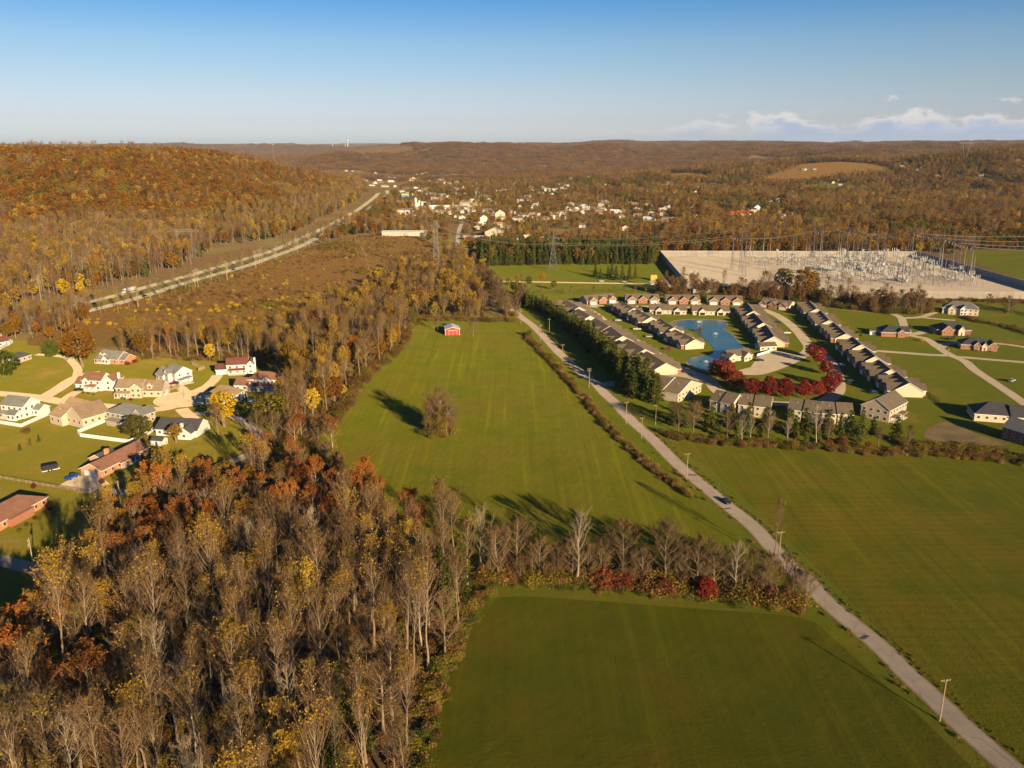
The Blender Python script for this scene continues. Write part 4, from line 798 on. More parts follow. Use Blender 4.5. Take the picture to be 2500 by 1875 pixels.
# belt in front of the substation
BELT = np.array([z3(*p) for p in [(1280, 1320), (1500, 1325), (1900, 1350), (2200, 1370)]]+[z4(*p) for p in [(450, 1370), (700, 1400), (950, 1430), (1250, 1460), (1450, 1440)]])
BT = [('olive0', z4, 350, 1340, 1.5, 'leafy_tree', 'big olive-green tree in front of the substation'), ('oak0', z4, 500, 1380, 1.65, 'russet_tree', 'big amber-brown tree in front of the substation'), ('amber1', z4, 590, 1370, 1.3, 'golden_tree', 'amber tree right of the big amber-brown one before the substation'), ('palebare0', z4, 815, 1410, 1.15, 'bare_tree', 'pale-limbed tree with forked trunk before the substation'), ('goldtop0', z4, 850, 1390, .75, 'golden_tree', 'slim gold-topped tree beside the pale forked tree'), ('palebare1', z4, 910, 1430, .7, 'bare_tree', 'pale slender tree right of the forked one'), ('spread0', z4, 220, 1340, 1.1, 'bare_tree', 'bare brown tree left of the big olive tree'), ('bare4', z4, 480, 1390, .8, 'bare_tree', 'bare stem under the big amber-brown tree'), ('brown0', z4, 1100, 1440, 1.0, 'russet_tree', 'brown leafy tree at the right of the belt before the substation')]
for k, f, x, y, s, nm, lb in BT: T(nm, k, x, y, s, lb, f)
for x, y in along(BELT, 1.5, 1.5, 20): STUFF.append((('spread0', 'spread1', 'bare0', 'brown0', 'brown1')[rng.randint(5)], x, y, 0, rng.rand()*6.28, rng.uniform(.45, .85)))
strip(BELT, 1.8, 24, ['brushbush0', 'olivebush0', 'brushbush0', 'greenbush0'], .9, 1.9, 3)
strip([z4(1450, 1400), z4(1700, 1380), z4(2000, 1380), z4(2400, 1400)], 3.0, 10, ['brushbush0', 'olivebush0', 'weed1'], .7, 1.4, 2)
strip([z4(1750, 1500), z4(1900, 1540), z4(2100, 1580), z4(2300, 1640)], 3.0, 8, ['brushbush0', 'olivebush0', 'weed1'], .6, 1.2, 2)
strip([z4(2000, 1430), z4(2200, 1480), z4(2400, 1500)], 3.0, 16, ['spread1', 'brushbush0', 'olivebush0'], .3, .6, 2)
strip([z3(300, 1330), z3(1280, 1315)], 9, 3, ['spread1', 'spread0'], .28, .42)
# pines behind the tower, cluster by the access road, yellow-green clump by the road
for x, y in jgrid(-60, 260, 880, 990, 6.5, rng):
    if in_poly(np.array([[x, y]]), fvp([(1028, 578), (1200, 572), (1415, 572), (1425, 545), (1400, 535), (1035, 540)]))[0]: STUFF.append((('pine%d' % rng.randint(3)) if rng.rand() < .88 else ('molive0', 'mbrown1')[rng.randint(2)], x, y, 0, rng.rand()*6.28, rng.uniform(.8, 1.4)))
for x, y, s in ((800, 1190, .75), (840, 1205, .7), (900, 1205, .85), (960, 1215, .95), (1010, 1210, .9), (1060, 1215, .95), (1110, 1205, .8), (930, 1180, .8)):
    q = z3(x, y); tree('pine_tree', 'pine%d' % rng.randint(3), q[0], q[1], 'pine in the cluster beside the gravel access road', 'tree', 'pine cluster by the access road', s)
for x, y, k, s in ((130, 1280, 'olive0', .62), (200, 1270, 'amber0', .60), (290, 1265, 'olive1', .6), (390, 1255, 'amber1', .66), (480, 1290, 'olive0', .52), (240, 1330, 'bare1', .68), (170, 1310, 'olive1', .6), (230, 1390, 'spread0', .72), (260, 1360, 'spread1', .6)):
    q = z3(x, y); tree('leafy_tree' if 'o' in k[:1] else 'golden_tree' if k[0] == 'a' else 'bare_tree', k, q[0], q[1], {'o': 'yellow-green tree in the clump at the road junction', 'a': 'golden tree in the clump at the road junction', 'b': 'bare tree in the clump at the road junction', 's': 'bare tree in the clump at the road junction'}[k[0]], 'tree', 'trees of the clump at the road junction', s)
T('russet_tree', 'brown0', 1690/1, 690, .55, 'brown rounded tree at the end of the pine cluster')
for x, y in along(np.array([z6(-40, 330), z3(330, 1440), z3(250, 1370), z3(180, 1320)]), 5.5, 1.2, 5): tree('evergreen_tree', 'hedgepine%d' % rng.randint(2), x, y, 'dark evergreen by the road near the junction', 'tree', 'evergreens by the road near the junction', rng.uniform(.7, 1.0))
strip(fvp([(1112, 694), (1100, 676), (1080, 650), (1060, 628), (1045, 612)]), 2.4, 9, ['brushbush0', 'olivebush0', 'weed1', 'spread1'], .5, .9, 2)
# brush meadow
Q = jgrid(-420, -20, 560, 1400, 4.6, rng); Q = Q[in_poly(Q, MEADOW)]; qn = fbm(Q[:, 0]/38, Q[:, 1]/38, 3); qm = fbm(Q[:, 0]/70+7, Q[:, 1]/70, 2)
for (x, y), a, c_ in zip(Q, qn, qm):
    r = rng.rand()
    if r > .25+1.5*(a-.3): continue
    k = ('weed%d' % rng.randint(2) if r < .5 else 'brushbush0') if c_ < .52 else ('olivebush0' if rng.rand() < .45 else 'brushbush0' if rng.rand() < .6 else 'weed1'); s = rng.uniform(.3, .95)+.6*max(0, a-.56)*4; k = 'yellowbush0' if rng.rand() < .035 else k
    BRUSH.append((k, x, y, 0, rng.rand()*6.28, s))
    if a > .66 and rng.rand() < .06: STUFF.append((('mbare1', 'mgold0', 'mpale0', 'molive0', 'mbrown0')[rng.randint(5)], x, y, 0, rng.rand()*6.28, rng.uniform(.25, .5)))
for cxp, cyp, n, sp in ((590, 745, 14, 22), (520, 760, 12, 24), (690, 735, 16, 22), (420, 768, 10, 20), (250, 790, 7, 16), (640, 765, 12, 25), (760, 700, 10, 30), (1, 1, 0, 1), (350, 745, 8, 25), (660, 680, 8, 30)):
    q = g(cxp, cyp)
    for i in range(n): p = q+rng.normal(size=2)*np.array((sp, sp*1.2))*.6; BRUSH.append(('yellowbush0', p[0], p[1], 0, rng.rand()*6, rng.uniform(.7, 1.3)))
for x, y in along(np.array([g(*p) for p in [(20, 800), (160, 790), (300, 760), (430, 722), (520, 692), (640, 645), (760, 600), (860, 548)]]), 9, 2.0, 10):
    STUFF.append((('bare0', 'palebare0', 'bare2', 'goldtop1', 'bare4', 'palebare1')[rng.randint(6)], x, y, 0, rng.rand()*6.28, rng.uniform(.55, .85)))
for x, y in jgrid(-420, -180, 520, 700, 8.5, rng):
    if in_poly(np.array([[x, y]]), fvp([(-120, 760), (0, 712), (120, 690), (220, 655), (150, 735), (60, 738), (0, 742), (-120, 775)]))[0]: STUFF.append((('bare0', 'bare2', 'goldtop2', 'spread1', 'oak1', 'bare3')[rng.randint(6)], x, y, 0, rng.rand()*6.28, rng.uniform(.55, .85)))
strip([ROAD[k]+np.array((-4.2, 0)) for k in range(1, 14)], 2.2, 1.2, ['tuft0', 'tuft1', 'weed0'], .25, .5)
strip([ROAD[k]+np.array((4.4, 0)) for k in range(1, 14)], 1.4, 1.2, ['tuft0', 'tuft1', 'shrub0'], .35, .65)
scatter_stuff('brushwood', 'low brush, weeds and shrubs along the field edges and in the meadow', 'brush', BRUSH)
# ------------------------------------------------------------------ woods too dense to count
hw_y = catmull(HWU, 8); _o = np.argsort(hw_y[:, 1]); hw_x = lambda y: np.interp(y, hw_y[_o, 1], hw_y[_o, 0])
Lw = jgrid(-2300, -280, 560, 3300, 9.6, rng); m = (Lw[:, 0] < hw_x(Lw[:, 1])-24-12*fbm(Lw[:, 0]/60, Lw[:, 1]/60)) & (Lw[:, 0] > -.70*Lw[:, 1]-60)
CLEAR_L = np.array([g(*p) for p in [(470, 640), (540, 600), (640, 590), (690, 580), (620, 622), (500, 660)]])
Lw = Lw[m & ~in_poly(Lw, CLEAR_L)]; zl = hz(Lw[:, 0], Lw[:, 1]); hue = fbm(Lw[:, 0]/120, Lw[:, 1]/120, 3)
for (x, y), z, hh in zip(Lw, zl, hue):
    r = rng.rand(); up = min(1, z/22.0)+(hh-.5)*.9
    if up < .5: k = 'mbare%d' % rng.randint(4) if r < .58 else 'mgold%d' % rng.randint(3) if r < .72 else 'mbrown%d' % rng.randint(3) if r < .75 else 'mamber%d' % rng.randint(2) if r < .78 else 'myellow%d' % rng.randint(2) if r < .80+.10*(hh > .58) else 'moak%d' % rng.randint(4) if r < .92 else 'mpale%d' % rng.randint(2) if r < .97 else 'mpine%d' % rng.randint(2)
    else: k = 'moak%d' % rng.randint(4) if r < .80 else 'molive%d' % rng.randint(2) if r < .87 else 'mamber%d' % rng.randint(2) if r < .91 else 'mbrown%d' % rng.randint(3) if r < .97 else 'myellow%d' % rng.randint(2) if r < .975 else 'mbare1'
    h3 = fbm(np.array([x/45+5]), np.array([y/45+3]), 2)[0]
    if up >= .5: k = ('moak%d' % rng.randint(4) if r < .70 else 'molive%d' % rng.randint(2)) if h3 < .55 else ('mamber%d' % rng.randint(2) if r < .30 else 'mbrown%d' % rng.randint(3) if r < .62 else 'molive%d' % rng.randint(2) if r < .78 else 'moak%d' % rng.randint(4)) if h3 < .68 else ('mbare%d' % rng.randint(4) if r < .45 else 'myellow%d' % rng.randint(2) if r < .55 else 'moak%d' % rng.randint(4))
    if -470 < x and y > 1150 and r < .28: k = ('mpine0', 'molive0', 'molive1')[rng.randint(3)]
    STUFF.append((k, x, y, z, rng.rand()*6.28, rng.uniform(.70, 1.25)*(1 if up > .5 else .84)))
# right and centre, out to 2.6 km
TOWN = gf([(760, 410), (800, 455), (960, 500), (985, 575), (1110, 600), (1300, 590), (1600, 600), (1640, 560), (1640, 520), (1450, 470), (1440, 440), (1330, 420), (1200, 395), (900, 388)])
CLR = [np.array([gz(*p) for p in c]) for c in ([(1862, 436), (1900, 425), (1960, 402), (2060, 396), (2130, 402), (2190, 414), (2180, 424), (2080, 430), (2010, 440), (1930, 448), (1870, 446)], [(1630, 425), (1700, 422), (1740, 430), (1735, 439), (1640, 437)], [(1960, 455), (2040, 448), (2080, 452), (2090, 462), (1970, 468)], [(1780, 385), (1850, 380), (1890, 384), (1830, 392)], [(1800, 402), (1880, 396), (1895, 402), (1840, 410)])]
BIGF = [gf([(1170, 660), (1640, 650), (1600, 605), (1160, 605)]), PAD+0, gf([(2350, 640), (2560, 700), (2600, 640), (2560, 610), (2390, 612)]), gf([(955, 580), (1120, 640), (1040, 600)]),
        CLR[0], CLR[1], CLR[2], CLR[3], CLR[4]]
NEAR_T = [(1250, 538), (1265, 541), (1285, 533), (1300, 527), (1318, 530), (1335, 523), (1352, 526), (1370, 524), (1385, 519), (1395, 516), (1310, 536), (1330, 537), (1268, 530), (1240, 527), (1430, 512), (1465, 514), (1420, 555), (1525, 562), (1540, 498), (1620, 512), (1660, 512), (1690, 510), (1900, 552), (1190, 520), (1205, 530), (1165, 560), (1175, 550), (1215, 553), (1230, 556), (1245, 560), (1130, 520), (1145, 505), (1120, 480), (1060, 478), (1048, 475), (1075, 488), (1100, 486), (1110, 475), (1020, 470), (1035, 468), (890, 555), (905, 560), (1290, 585), (1310, 588), (1270, 590), (1620, 545), (1650, 540), (2030, 465), (2050, 467), (2020, 470), (2195, 455), (2210, 455), (2230, 460), (2160, 450), (2260, 452), (1960, 455), (1985, 455), (2480, 470), (2500, 466), (2330, 468), (2390, 470), (1760, 520), (1790, 505), (1725, 498), (1870, 500), (1930, 528), (2080, 470), (2110, 466), (2180, 470), (2280, 466), (1580, 470), (1610, 462), (1660, 470), (1740, 470), (1500, 520), (1560, 530), (1590, 505), (1480, 545)]
TPOLY = np.array([g(*p) for p in [(760, 410), (815, 440), (960, 492), (1000, 505), (1150, 545), (1500, 560), (1960, 560), (1960, 470), (1750, 440), (1500, 415), (1300, 400), (1150, 398), (900, 392)]]); RWP = catmull(ROAD, 6); FAR_T = []
while len(FAR_T) < 298:
    x = rng.uniform(780, 1950); y = 400+(rng.rand()**1.7)*140; p = g(x, y)
    if y > 545 or not in_poly(p[None], TPOLY)[0] or (len(FAR_T) and np.min(np.hypot(*(np.array([g(*q) for q in FAR_T[-60:]])-p).T)) < 26) or np.min(np.hypot(*(RWP-p).T)) < 12 or hz1(*p) > 22: continue
    FAR_T.append((x, y))
HOUSEP = np.array([g(*p) for p in NEAR_T+FAR_T+[(1795, 528), (1805, 528), (1815, 528), (1845, 514), (975, 576), (988, 576), (1000, 576), (1012, 576), (1207, 578), (1195, 578), (1220, 537), (1178, 542), (988, 522), (1060, 511), (1073, 511), (1086, 511), (1020, 511), (990, 492)]])
def clear_of_houses(A):
    dx = np.abs(A[:, None, 0]-HOUSEP[None, :, 0]); dy = HOUSEP[None, :, 1]-A[:, None, 1]
    rt = HOUSEP[None, :, 0] > 120
    return ~np.any((dx < np.where(rt, 14, 10)) & (dy > -9) & (dy < np.where(rt, 46, 26)), 1)
Rw = jgrid(-330, 2100, 985, 3000, 9.6, rng); m = (np.abs(Rw[:, 0]) < .70*Rw[:, 1]+60) & (Rw[:, 0] > hw_x(Rw[:, 1])+34) & ~((Rw[:, 0] < 0) & in_poly(Rw, MEADOW))
RWP = catmull(ROAD, 6)
for f in BIGF: m &= ~in_poly(Rw, f)
dr = np.min(np.hypot(Rw[:, None, 0]-RWP[None, :, 0], Rw[:, None, 1]-RWP[None, :, 1]), 1); m &= dr > 14
m &= clear_of_houses(Rw)
tw = in_poly(Rw, TOWN); m &= ~(tw & (rng.rand(len(Rw)) < .45)); m &= ~((Rw[:, 0] < 90) & (Rw[:, 1] < 1120) & (rng.rand(len(Rw)) < .7))
holes = fbm(Rw[:, 0]/95+2, Rw[:, 1]/95+6, 2); m &= ~((holes > .70) & (Rw[:, 1] > 1100))
Rw = Rw[m]; zr = hz(Rw[:, 0], Rw[:, 1]); hue = fbm(Rw[:, 0]/85+9, Rw[:, 1]/85, 3); twn = in_poly(Rw, TOWN)
for (x, y), z, hh, t in zip(Rw, zr, hue, twn):
    r = rng.rand()
    h2 = hh+rng.normal()*.03
    if h2 < .38: k = 'mpine%d' % rng.randint(2) if r < .5 else 'molive%d' % rng.randint(2)
    elif h2 < .46: k = 'moak%d' % rng.randint(4) if r < .62 else 'mbrown%d' % rng.randint(3)
    elif h2 < .53: k = 'mbrown%d' % rng.randint(3) if r < .34 else 'mbare%d' % rng.randint(4) if r < .82 else 'moak%d' % rng.randint(4)
    elif h2 < .60: k = 'molive%d' % rng.randint(2) if r < .34 else 'mgold%d' % rng.randint(3) if r < .55 else 'mbare%d' % rng.randint(4) if r < .8 else 'mamber%d' % rng.randint(2)
    else: k = 'moak%d' % rng.randint(4) if r < .45 else 'mgold%d' % rng.randint(3) if r < .66 else 'myellow%d' % rng.randint(2) if r < .74 else 'mbare%d' % rng.randint(4)
    STUFF.append((k, x, y, z, rng.rand()*6.28, rng.uniform(.62, .95)*(.72 if t else 1)))
for c, mt in zip(CLR, ('brush', 'brush', 'lawn', 'drygrass', 'drygrass')):
    lo = c.min(0); hi = c.max(0); n = 26; gx, gy = np.meshgrid(np.linspace(lo[0], hi[0], n), np.linspace(lo[1], hi[1], n)); V = np.column_stack([gx.ravel(), gy.ravel(), hz(gx, gy).ravel()+1.2]); ins = in_poly(V[:, :2], c); ii = (np.arange(n-1)[:, None]*n+np.arange(n-1)[None]).ravel(); Fq = np.column_stack([ii, ii+1, ii+1+n, ii+n]); Fq = Fq[ins[Fq].sum(1) >= 2]
    if len(Fq): struct(link(bpy.data.objects.new('hill_clearing', np_mesh('hill_clearing', V, Fq, [M[mt]]))))
scatter_stuff('woodland', 'autumn woods covering the ridge, the valley and the ground behind the substation', 'woods', STUFF)
FARW = []
def far(r0, r1, sp, s):
    A = jgrid(-.72*r1, .72*r1, r0*.6, r1, sp, rng); dd = np.hypot(A[:, 0], A[:, 1]); mm = (dd > r0) & (dd < r1) & (np.abs(A[:, 0]) < .72*A[:, 1])
    A = A[mm]; z = hz(A[:, 0], A[:, 1]); cl = fbm(A[:, 0]/900+3, A[:, 1]/900+7, 3); tt = fbm(A[:, 0]/350+1, A[:, 1]/350, 3)
    low = z < 14; A_town = in_poly(A, TPOLY)
    keep = ~(low & (rng.rand(len(A)) < np.where(A_town, .35, .2))) & ~((cl > .67) & ~low) & ~(low & (cl > .72))
    for f in BIGF: keep &= ~in_poly(A, f)
    if r0 < 5000: keep &= clear_of_houses(A)
    for (x, y), zz, t in zip(A[keep], z[keep], tt[keep]): FARW.append(('clump%d' % (int(t*9.9+rng.rand()*1.4) % 5), x, y, zz-1.5, rng.rand()*6.28, s*rng.uniform(.88, 1.1)))
far(3000, 6200, 38, 1.0); far(6200, 12500, 62, 1.6)
scatter_stuff('distant_woods', 'brown autumn woods on the far hills out to the horizon', 'woods', FARW)
print('plants', len(BRUSH), len(STUFF), len(FARW), 'wood1', len(P), 'wood2', len(P2))
# ------------------------------------------------------------------ buildings
random.seed(21)
def siding(name, col, pitch=.22):
    t = NT(name); c = t.coord(); w = t.new('ShaderNodeTexWave', wave_type='BANDS', bands_direction='Z'); w.inputs['Scale'].default_value = .31/pitch; t.l.new(c, w.inputs['Vector'])
    n = t.noise(c, .7, 4, .6); k = t.mix(t.mr(n, .3, .7), tuple(q*.93 for q in col), tuple(min(1, q*1.05) for q in col)); return t.principled(k, .7, t.bump(w.outputs['Fac'], .25, .02), .3)
def brickmat(name, a, b, mortar):
    t = NT(name); tc = t.new('ShaderNodeTexCoord'); mp = t.new('ShaderNodeMapping'); mp.inputs['Rotation'].default_value = (R(90), 0, 0); t.l.new(tc.outputs['Object'], mp.inputs[0])
    br = t.new('ShaderNodeTexBrick'); br.inputs['Scale'].default_value = 1.6; br.inputs['Color1'].default_value = (*a, 1); br.inputs['Color2'].default_value = (*b, 1); br.inputs['Mortar'].default_value = (*mortar, 1); br.inputs['Mortar Size'].default_value = .012
    t.l.new(mp.outputs[0], br.inputs['Vector']); n = t.noise(tc.outputs['Object'], .9, 4, .6); k = t.mix(t.mr(n, .35, .65, 0, .35), br.outputs['Color'], b); return t.principled(k, .85, None, .2)
def shingle(name, col):
    t = NT(name); c = t.coord(); n = t.noise(c, .35, 5, .65); n2 = t.noise(c, 5.0, 3, .7); n3 = t.noise(t.coord(scale=(.12, .9, .9)), 1.0, 3, .6); oi = t.new('ShaderNodeObjectInfo')
    f = t.math('MULTIPLY', t.math('MULTIPLY', t.mr(n, .3, .7, .86, 1.14), t.mr(n2, .3, .7, .85, 1.15)), t.math('MULTIPLY', t.mr(oi.outputs['Random'], 0, 1, .92, 1.08), t.mr(n3, .3, .7, .9, 1.1)))
    v = t.new('ShaderNodeVectorMath', operation='SCALE'); v.inputs[0].default_value = col; t.l.new(f, v.inputs['Scale']); return t.principled(v.outputs[0], .92, t.bump(n2, .4, .03), .15)
M['white'] = siding('white_siding', (.66, .64, .60)); M['cream'] = siding('cream_siding', (.52, .43, .31)); M['tan'] = siding('tan_siding', (.40, .33, .24)); M['buff'] = siding('buff_siding', (.46, .39, .28))
M['brick'] = brickmat('orange_brick', (.34, .14, .065), (.40, .18, .085), (.36, .27, .2)); M['darkbrick'] = brickmat('red_brick', (.22, .085, .05), (.27, .11, .065), (.26, .2, .16)); M['redpaint'] = siding('barn_red', (.46, .055, .030), .35)
M['roof_brown'] = shingle('brown_shingle', (.125, .092, .066)); M['roof_tan'] = shingle('tan_shingle', (.20, .145, .095)); M['roof_grey'] = shingle('grey_shingle', (.13, .13, .125)); M['roof_dark'] = shingle('dark_shingle', (.055, .055, .062))
M['roof_rust'] = shingle('rust_shingle', (.155, .080, .055)); M['roof_red'] = shingle('oxblood_shingle', (.13, .050, .040)); M['roof_metal'] = plain('white_metal_roof', (.60, .58, .54), .45, .08, .4); M['roof_condo'] = shingle('condo_shingle', (.122, .096, .070))
M['trim'] = plain('white_trim', (.70, .68, .64), .6, .05); M['garage'] = plain('garage_white', (.72, .70, .67), .5, .05); M['doorm'] = plain('dark_door', (.10, .06, .045), .5, .1)
def glassmat():
    t = NT('window_glass'); return t.principled((.025, .03, .04), .08, None, .6)
M['glass'] = glassmat(); M['dark'] = plain('painted_opening_shade', (.03, .028, .027), .9, .1)  # near-black colour stands in for the shade inside openings
_wc = {}
def part_mesh(kind, w, h):
    k = (kind, round(w, 2), round(h, 2))
    if k in _wc: return _wc[k]
    b = MB()
    if kind == 'window':
        b.box(-w/2, w/2, -.07, .02, -h/2, h/2, 0); b.box(-w/2+.09, -.03, -.10, -.06, -h/2+.09, h/2-.09, 1); b.box(.03, w/2-.09, -.10, -.06, -h/2+.09, h/2-.09, 1); me = b.mesh('window', [M['trim'], M['glass']])
    elif kind == 'garage_door':
        b.box(-w/2-.12, w/2+.12, -.04, .02, -h/2, h/2+.12, 0); n = 4
        for i in range(n): b.box(-w/2, w/2, -.09, -.03, -h/2+h*i/n+.02, -h/2+h*(i+1)/n-.02, 0)
        me = b.mesh('garage_door', [M['garage']])
    elif kind == 'door':
        b.box(-w/2-.1, w/2+.1, -.05, .02, -h/2, h/2+.1, 0); b.box(-w/2, w/2, -.09, -.04, -h/2, h/2, 1); me = b.mesh('door', [M['trim'], M['doorm']])
    else:
        b.box(-w/2, w/2, -.06, .02, -h/2, h/2, 0); me = b.mesh(kind, [M['dark']])
    _wc[k] = me; return me
class House:
    def __init__(s, name, label, A, B, cat='house', group=None, ang=None):
        A = np.asarray(A, float); s.A = A
        if ang is None: d = np.asarray(B, float)-A; s.ang = math.atan2(d[1], d[0]); s.L = float(np.linalg.norm(d))
        else: s.ang = ang; s.L = 0
        s.root = empty(name, (A[0], A[1], 0), s.ang, label, cat, group); s.walls = {}
    def opening(s, kind, face, blk, u, zc, w, h):
        x0, x1, y0, y1 = blk; o = bpy.data.objects.new(kind, part_mesh(kind, w, h)); link(o, s.root)
        if face == 'F': o.location = (x0+u, y0-.01, zc); r = 0
        elif face == 'B': o.location = (x1-u, y1+.01, zc); r = math.pi
        elif face == 'R': o.location = (x1+.01, y0+u, zc); r = math.pi/2
        else: o.location = (x0-.01, y1-u, zc); r = -math.pi/2
        o.rotation_euler = (0, 0, r); return o
    def block(s, x0, x1, y0, y1, eave, roof='x', rise=2.5, wall='white', rmat='roof_brown', win='', storeys=1, base=0.0, gar='', ov=.45, sp=3.2, wtri=None, door=''):
        b = s.walls.setdefault(wall, MB()); xm = (x0+x1)/2; ym = (y0+y1)/2; zt = eave+rise
        if roof == 'x':
            b.quad((x0, y0, base), (x1, y0, base), (x1, y0, eave), (x0, y0, eave)); b.quad((x1, y1, base), (x0, y1, base), (x0, y1, eave), (x1, y1, eave))
            b.poly([(x1, y0, base), (x1, y1, base), (x1, y1, eave), (x1, ym, zt), (x1, y0, eave)]); b.poly([(x0, y1, base), (x0, y0, base), (x0, y0, eave), (x0, ym, zt), (x0, y1, eave)])
        elif roof == 'y':
            b.quad((x1, y0, base), (x1, y1, base), (x1, y1, eave), (x1, y0, eave)); b.quad((x0, y1, base), (x0, y0, base), (x0, y0, eave), (x0, y1, eave))
            b.poly([(x0, y0, base), (x1, y0, base), (x1, y0, eave), (xm, y0, zt), (x0, y0, eave)]); b.poly([(x1, y1, base), (x0, y1, base), (x0, y1, eave), (xm, y1, zt), (x1, y1, eave)])
        else: b.box(x0, x1, y0, y1, base, eave)
        r = MB(); th = .22
        if roof in 'xy':
            def slab(P):      # four corners of the upper surface, eave edge first
                lo = [(p[0], p[1], p[2]-th) for p in P]; r.poly(P, 0); r.poly(lo[::-1], 1)
                for i in range(4): j = (i+1) % 4; r.poly([P[j], P[i], lo[i], lo[j]], 1)
            if roof == 'x':
                sl = rise/(ym-y0); ze = eave-ov*sl+th; zr = zt+th
                slab([(x0-ov, y0-ov, ze), (x1+ov, y0-ov, ze), (x1+ov, ym, zr), (x0-ov, ym, zr)]); slab([(x1+ov, y1+ov, ze), (x0-ov, y1+ov, ze), (x0-ov, ym+.002, zr), (x1+ov, ym+.002, zr)])
            else:
                sl = rise/(xm-x0); ze = eave-ov*sl+th; zr = zt+th
                slab([(x0-ov, y1+ov, ze), (x0-ov, y0-ov, ze), (xm, y0-ov, zr), (xm, y1+ov, zr)]); slab([(x1+ov, y0-ov, ze), (x1+ov, y1+ov, ze), (xm+.002, y1+ov, zr), (xm+.002, y0-ov, zr)])
        elif roof == 'h':
            X0, X1, Y0, Y1 = x0-ov, x1+ov, y0-ov, y1+ov; hw = min(X1-X0, Y1-Y0)/2
            if X1-X0 >= Y1-Y0: a = (X0+hw, ym, zt); c = (X1-hw+.001, ym, zt)
            else: a = (xm, Y0+hw, zt); c = (xm, Y1-hw+.001, zt)
            P = [(X0, Y0, eave), (X1, Y0, eave), (X1, Y1, eave), (X0, Y1, eave)]
            if X1-X0 >= Y1-Y0: r.poly([P[0], P[1], c, a]); r.poly([P[1], P[2], c]); r.poly([P[2], P[3], a, c]); r.poly([P[3], P[0], a])
            else: r.poly([P[0], P[1], a]); r.poly([P[1], P[2], c, a]); r.poly([P[2], P[3], c]); r.poly([P[3], P[0], a, c])
            lo = [(p[0], p[1], p[2]-.2) for p in P]; r.poly(lo[::-1], 1)
            for i in range(4): j = (i+1) % 4; r.poly([P[j], P[i], lo[i], lo[j]], 1)
        elif roof == 'f':
            r.box(x0-ov, x1+ov, y0-ov, y1+ov, eave, eave+max(.2, rise), 0)
        elif roof == 's':          # single slope falling to the front
            P = [(x0-ov, y0-ov, eave), (x1+ov, y0-ov, eave), (x1+ov, y1, zt), (x0-ov, y1, zt)]; lo = [(p[0], p[1], p[2]-.18) for p in P]; r.poly(P); r.poly(lo[::-1], 1)
            for i in range(4): j = (i+1) % 4; r.poly([P[j], P[i], lo[i], lo[j]], 1)
        s.last_roof = r.build('roof', [M[rmat], M['trim']], s.root)
        blk = (x0, x1, y0, y1); fh = (eave-base)/storeys
        for f in win:
            L = (x1-x0) if f in 'FB' else (y1-y0); n = max(1, int(L/sp))
            for st in range(storeys):
                for i in range(n):
                    if st == 0 and (f in gar or f in door) and n > 1 and i == n//2: continue
                    s.opening('window', f, blk, L*(i+.5)/n, base+fh*st+fh*.56, 1.25, 1.35)
        for f in gar:
            L = (x1-x0) if f in 'FB' else (y1-y0); w = min(4.8, L-.9); s.opening('garage_door', f, blk, L/2, base+1.12, w, 2.15)
        for f in door:
            L = (x1-x0) if f in 'FB' else (y1-y0); s.opening('door', f, blk, L*.5, base+1.07, 1.0, 2.1)
        return s
    def porch(s, x0, x1, y0, y1, h=2.6, rise=.9, rmat='roof_brown', n=4):
        r = MB(); P = [(x0, y0, h), (x1, y0, h), (x1, y1, h+rise), (x0, y1, h+rise)]; lo = [(p[0], p[1], p[2]-.16) for p in P]; r.poly(P); r.poly(lo[::-1], 1)
        for i in range(4): j = (i+1) % 4; r.poly([P[j], P[i], lo[i], lo[j]], 1)
        r.build('porch_roof', [M[rmat], M['trim']], s.root); f = MB(); f.box(x0, x1, y0, y1, 0, .35); f.build('porch_floor', M['concrete'], s.root)
        for i in range(n):
            b = MB(); x = x0+.15+(x1-x0-.3)*i/max(1, n-1); b.box(x-.09, x+.09, y0+.06, y0+.24, .35, h-.02); b.build('porch_post', M['trim'], s.root)
        return s
    def chimney(s, x, y, z0, z1, w=.9, mat='brick'):
        b = MB(); b.box(x-w/2, x+w/2, y-w/2, y+w/2, z0, z1); b.box(x-w/2-.06, x+w/2+.06, y-w/2-.06, y+w/2+.06, z1, z1+.15); b.build('chimney', M[mat], s.root); return s
    def vent(s, x, y, z):
        b = MB(); b.bar((x, y, z-.6), (x, y, z+.5), .07, 0, 6); b.build('vent_pipe', M['trim'], s.root); return s
    def done(s):
        for k, b in s.walls.items(): b.build('wall', M[k], s.root)
        return s.root
# ---- white and brick houses on the left
h = House('brick_house', 'brick house with grey roof, two dormers and a red shrub beside it', z5(752, 332), z5(935, 352))
h.block(0, 15, 0, 11, 3.0, 'x', 3.6, 'brick', 'roof_grey', 'FR').block(15, 19, 1.5, 10, 2.8, 'x', 2.6, 'brick', 'roof_grey', 'F').block(5.5, 9.5, -1.5, 4, 3.0, 'y', 1.9, 'white', 'roof_grey', 'F', sp=2)
h.block(1.2, 3.2, 1.2, 4.5, 4.9, 'y', 1.0, 'white', 'roof_grey', 'F', base=3.4, ov=.2).block(4.2, 6.2, 1.2, 4.5, 4.9, 'y', 1.0, 'white', 'roof_grey', 'F', base=3.4, ov=.2).porch(0, 5.3, -2.2, 0, 2.6, .6, 'roof_grey', 4).done()
h = House('white_house', 'white two-storey house with grey roof and wide side porch, back row', z5(1205, 462), z5(1300, 497))
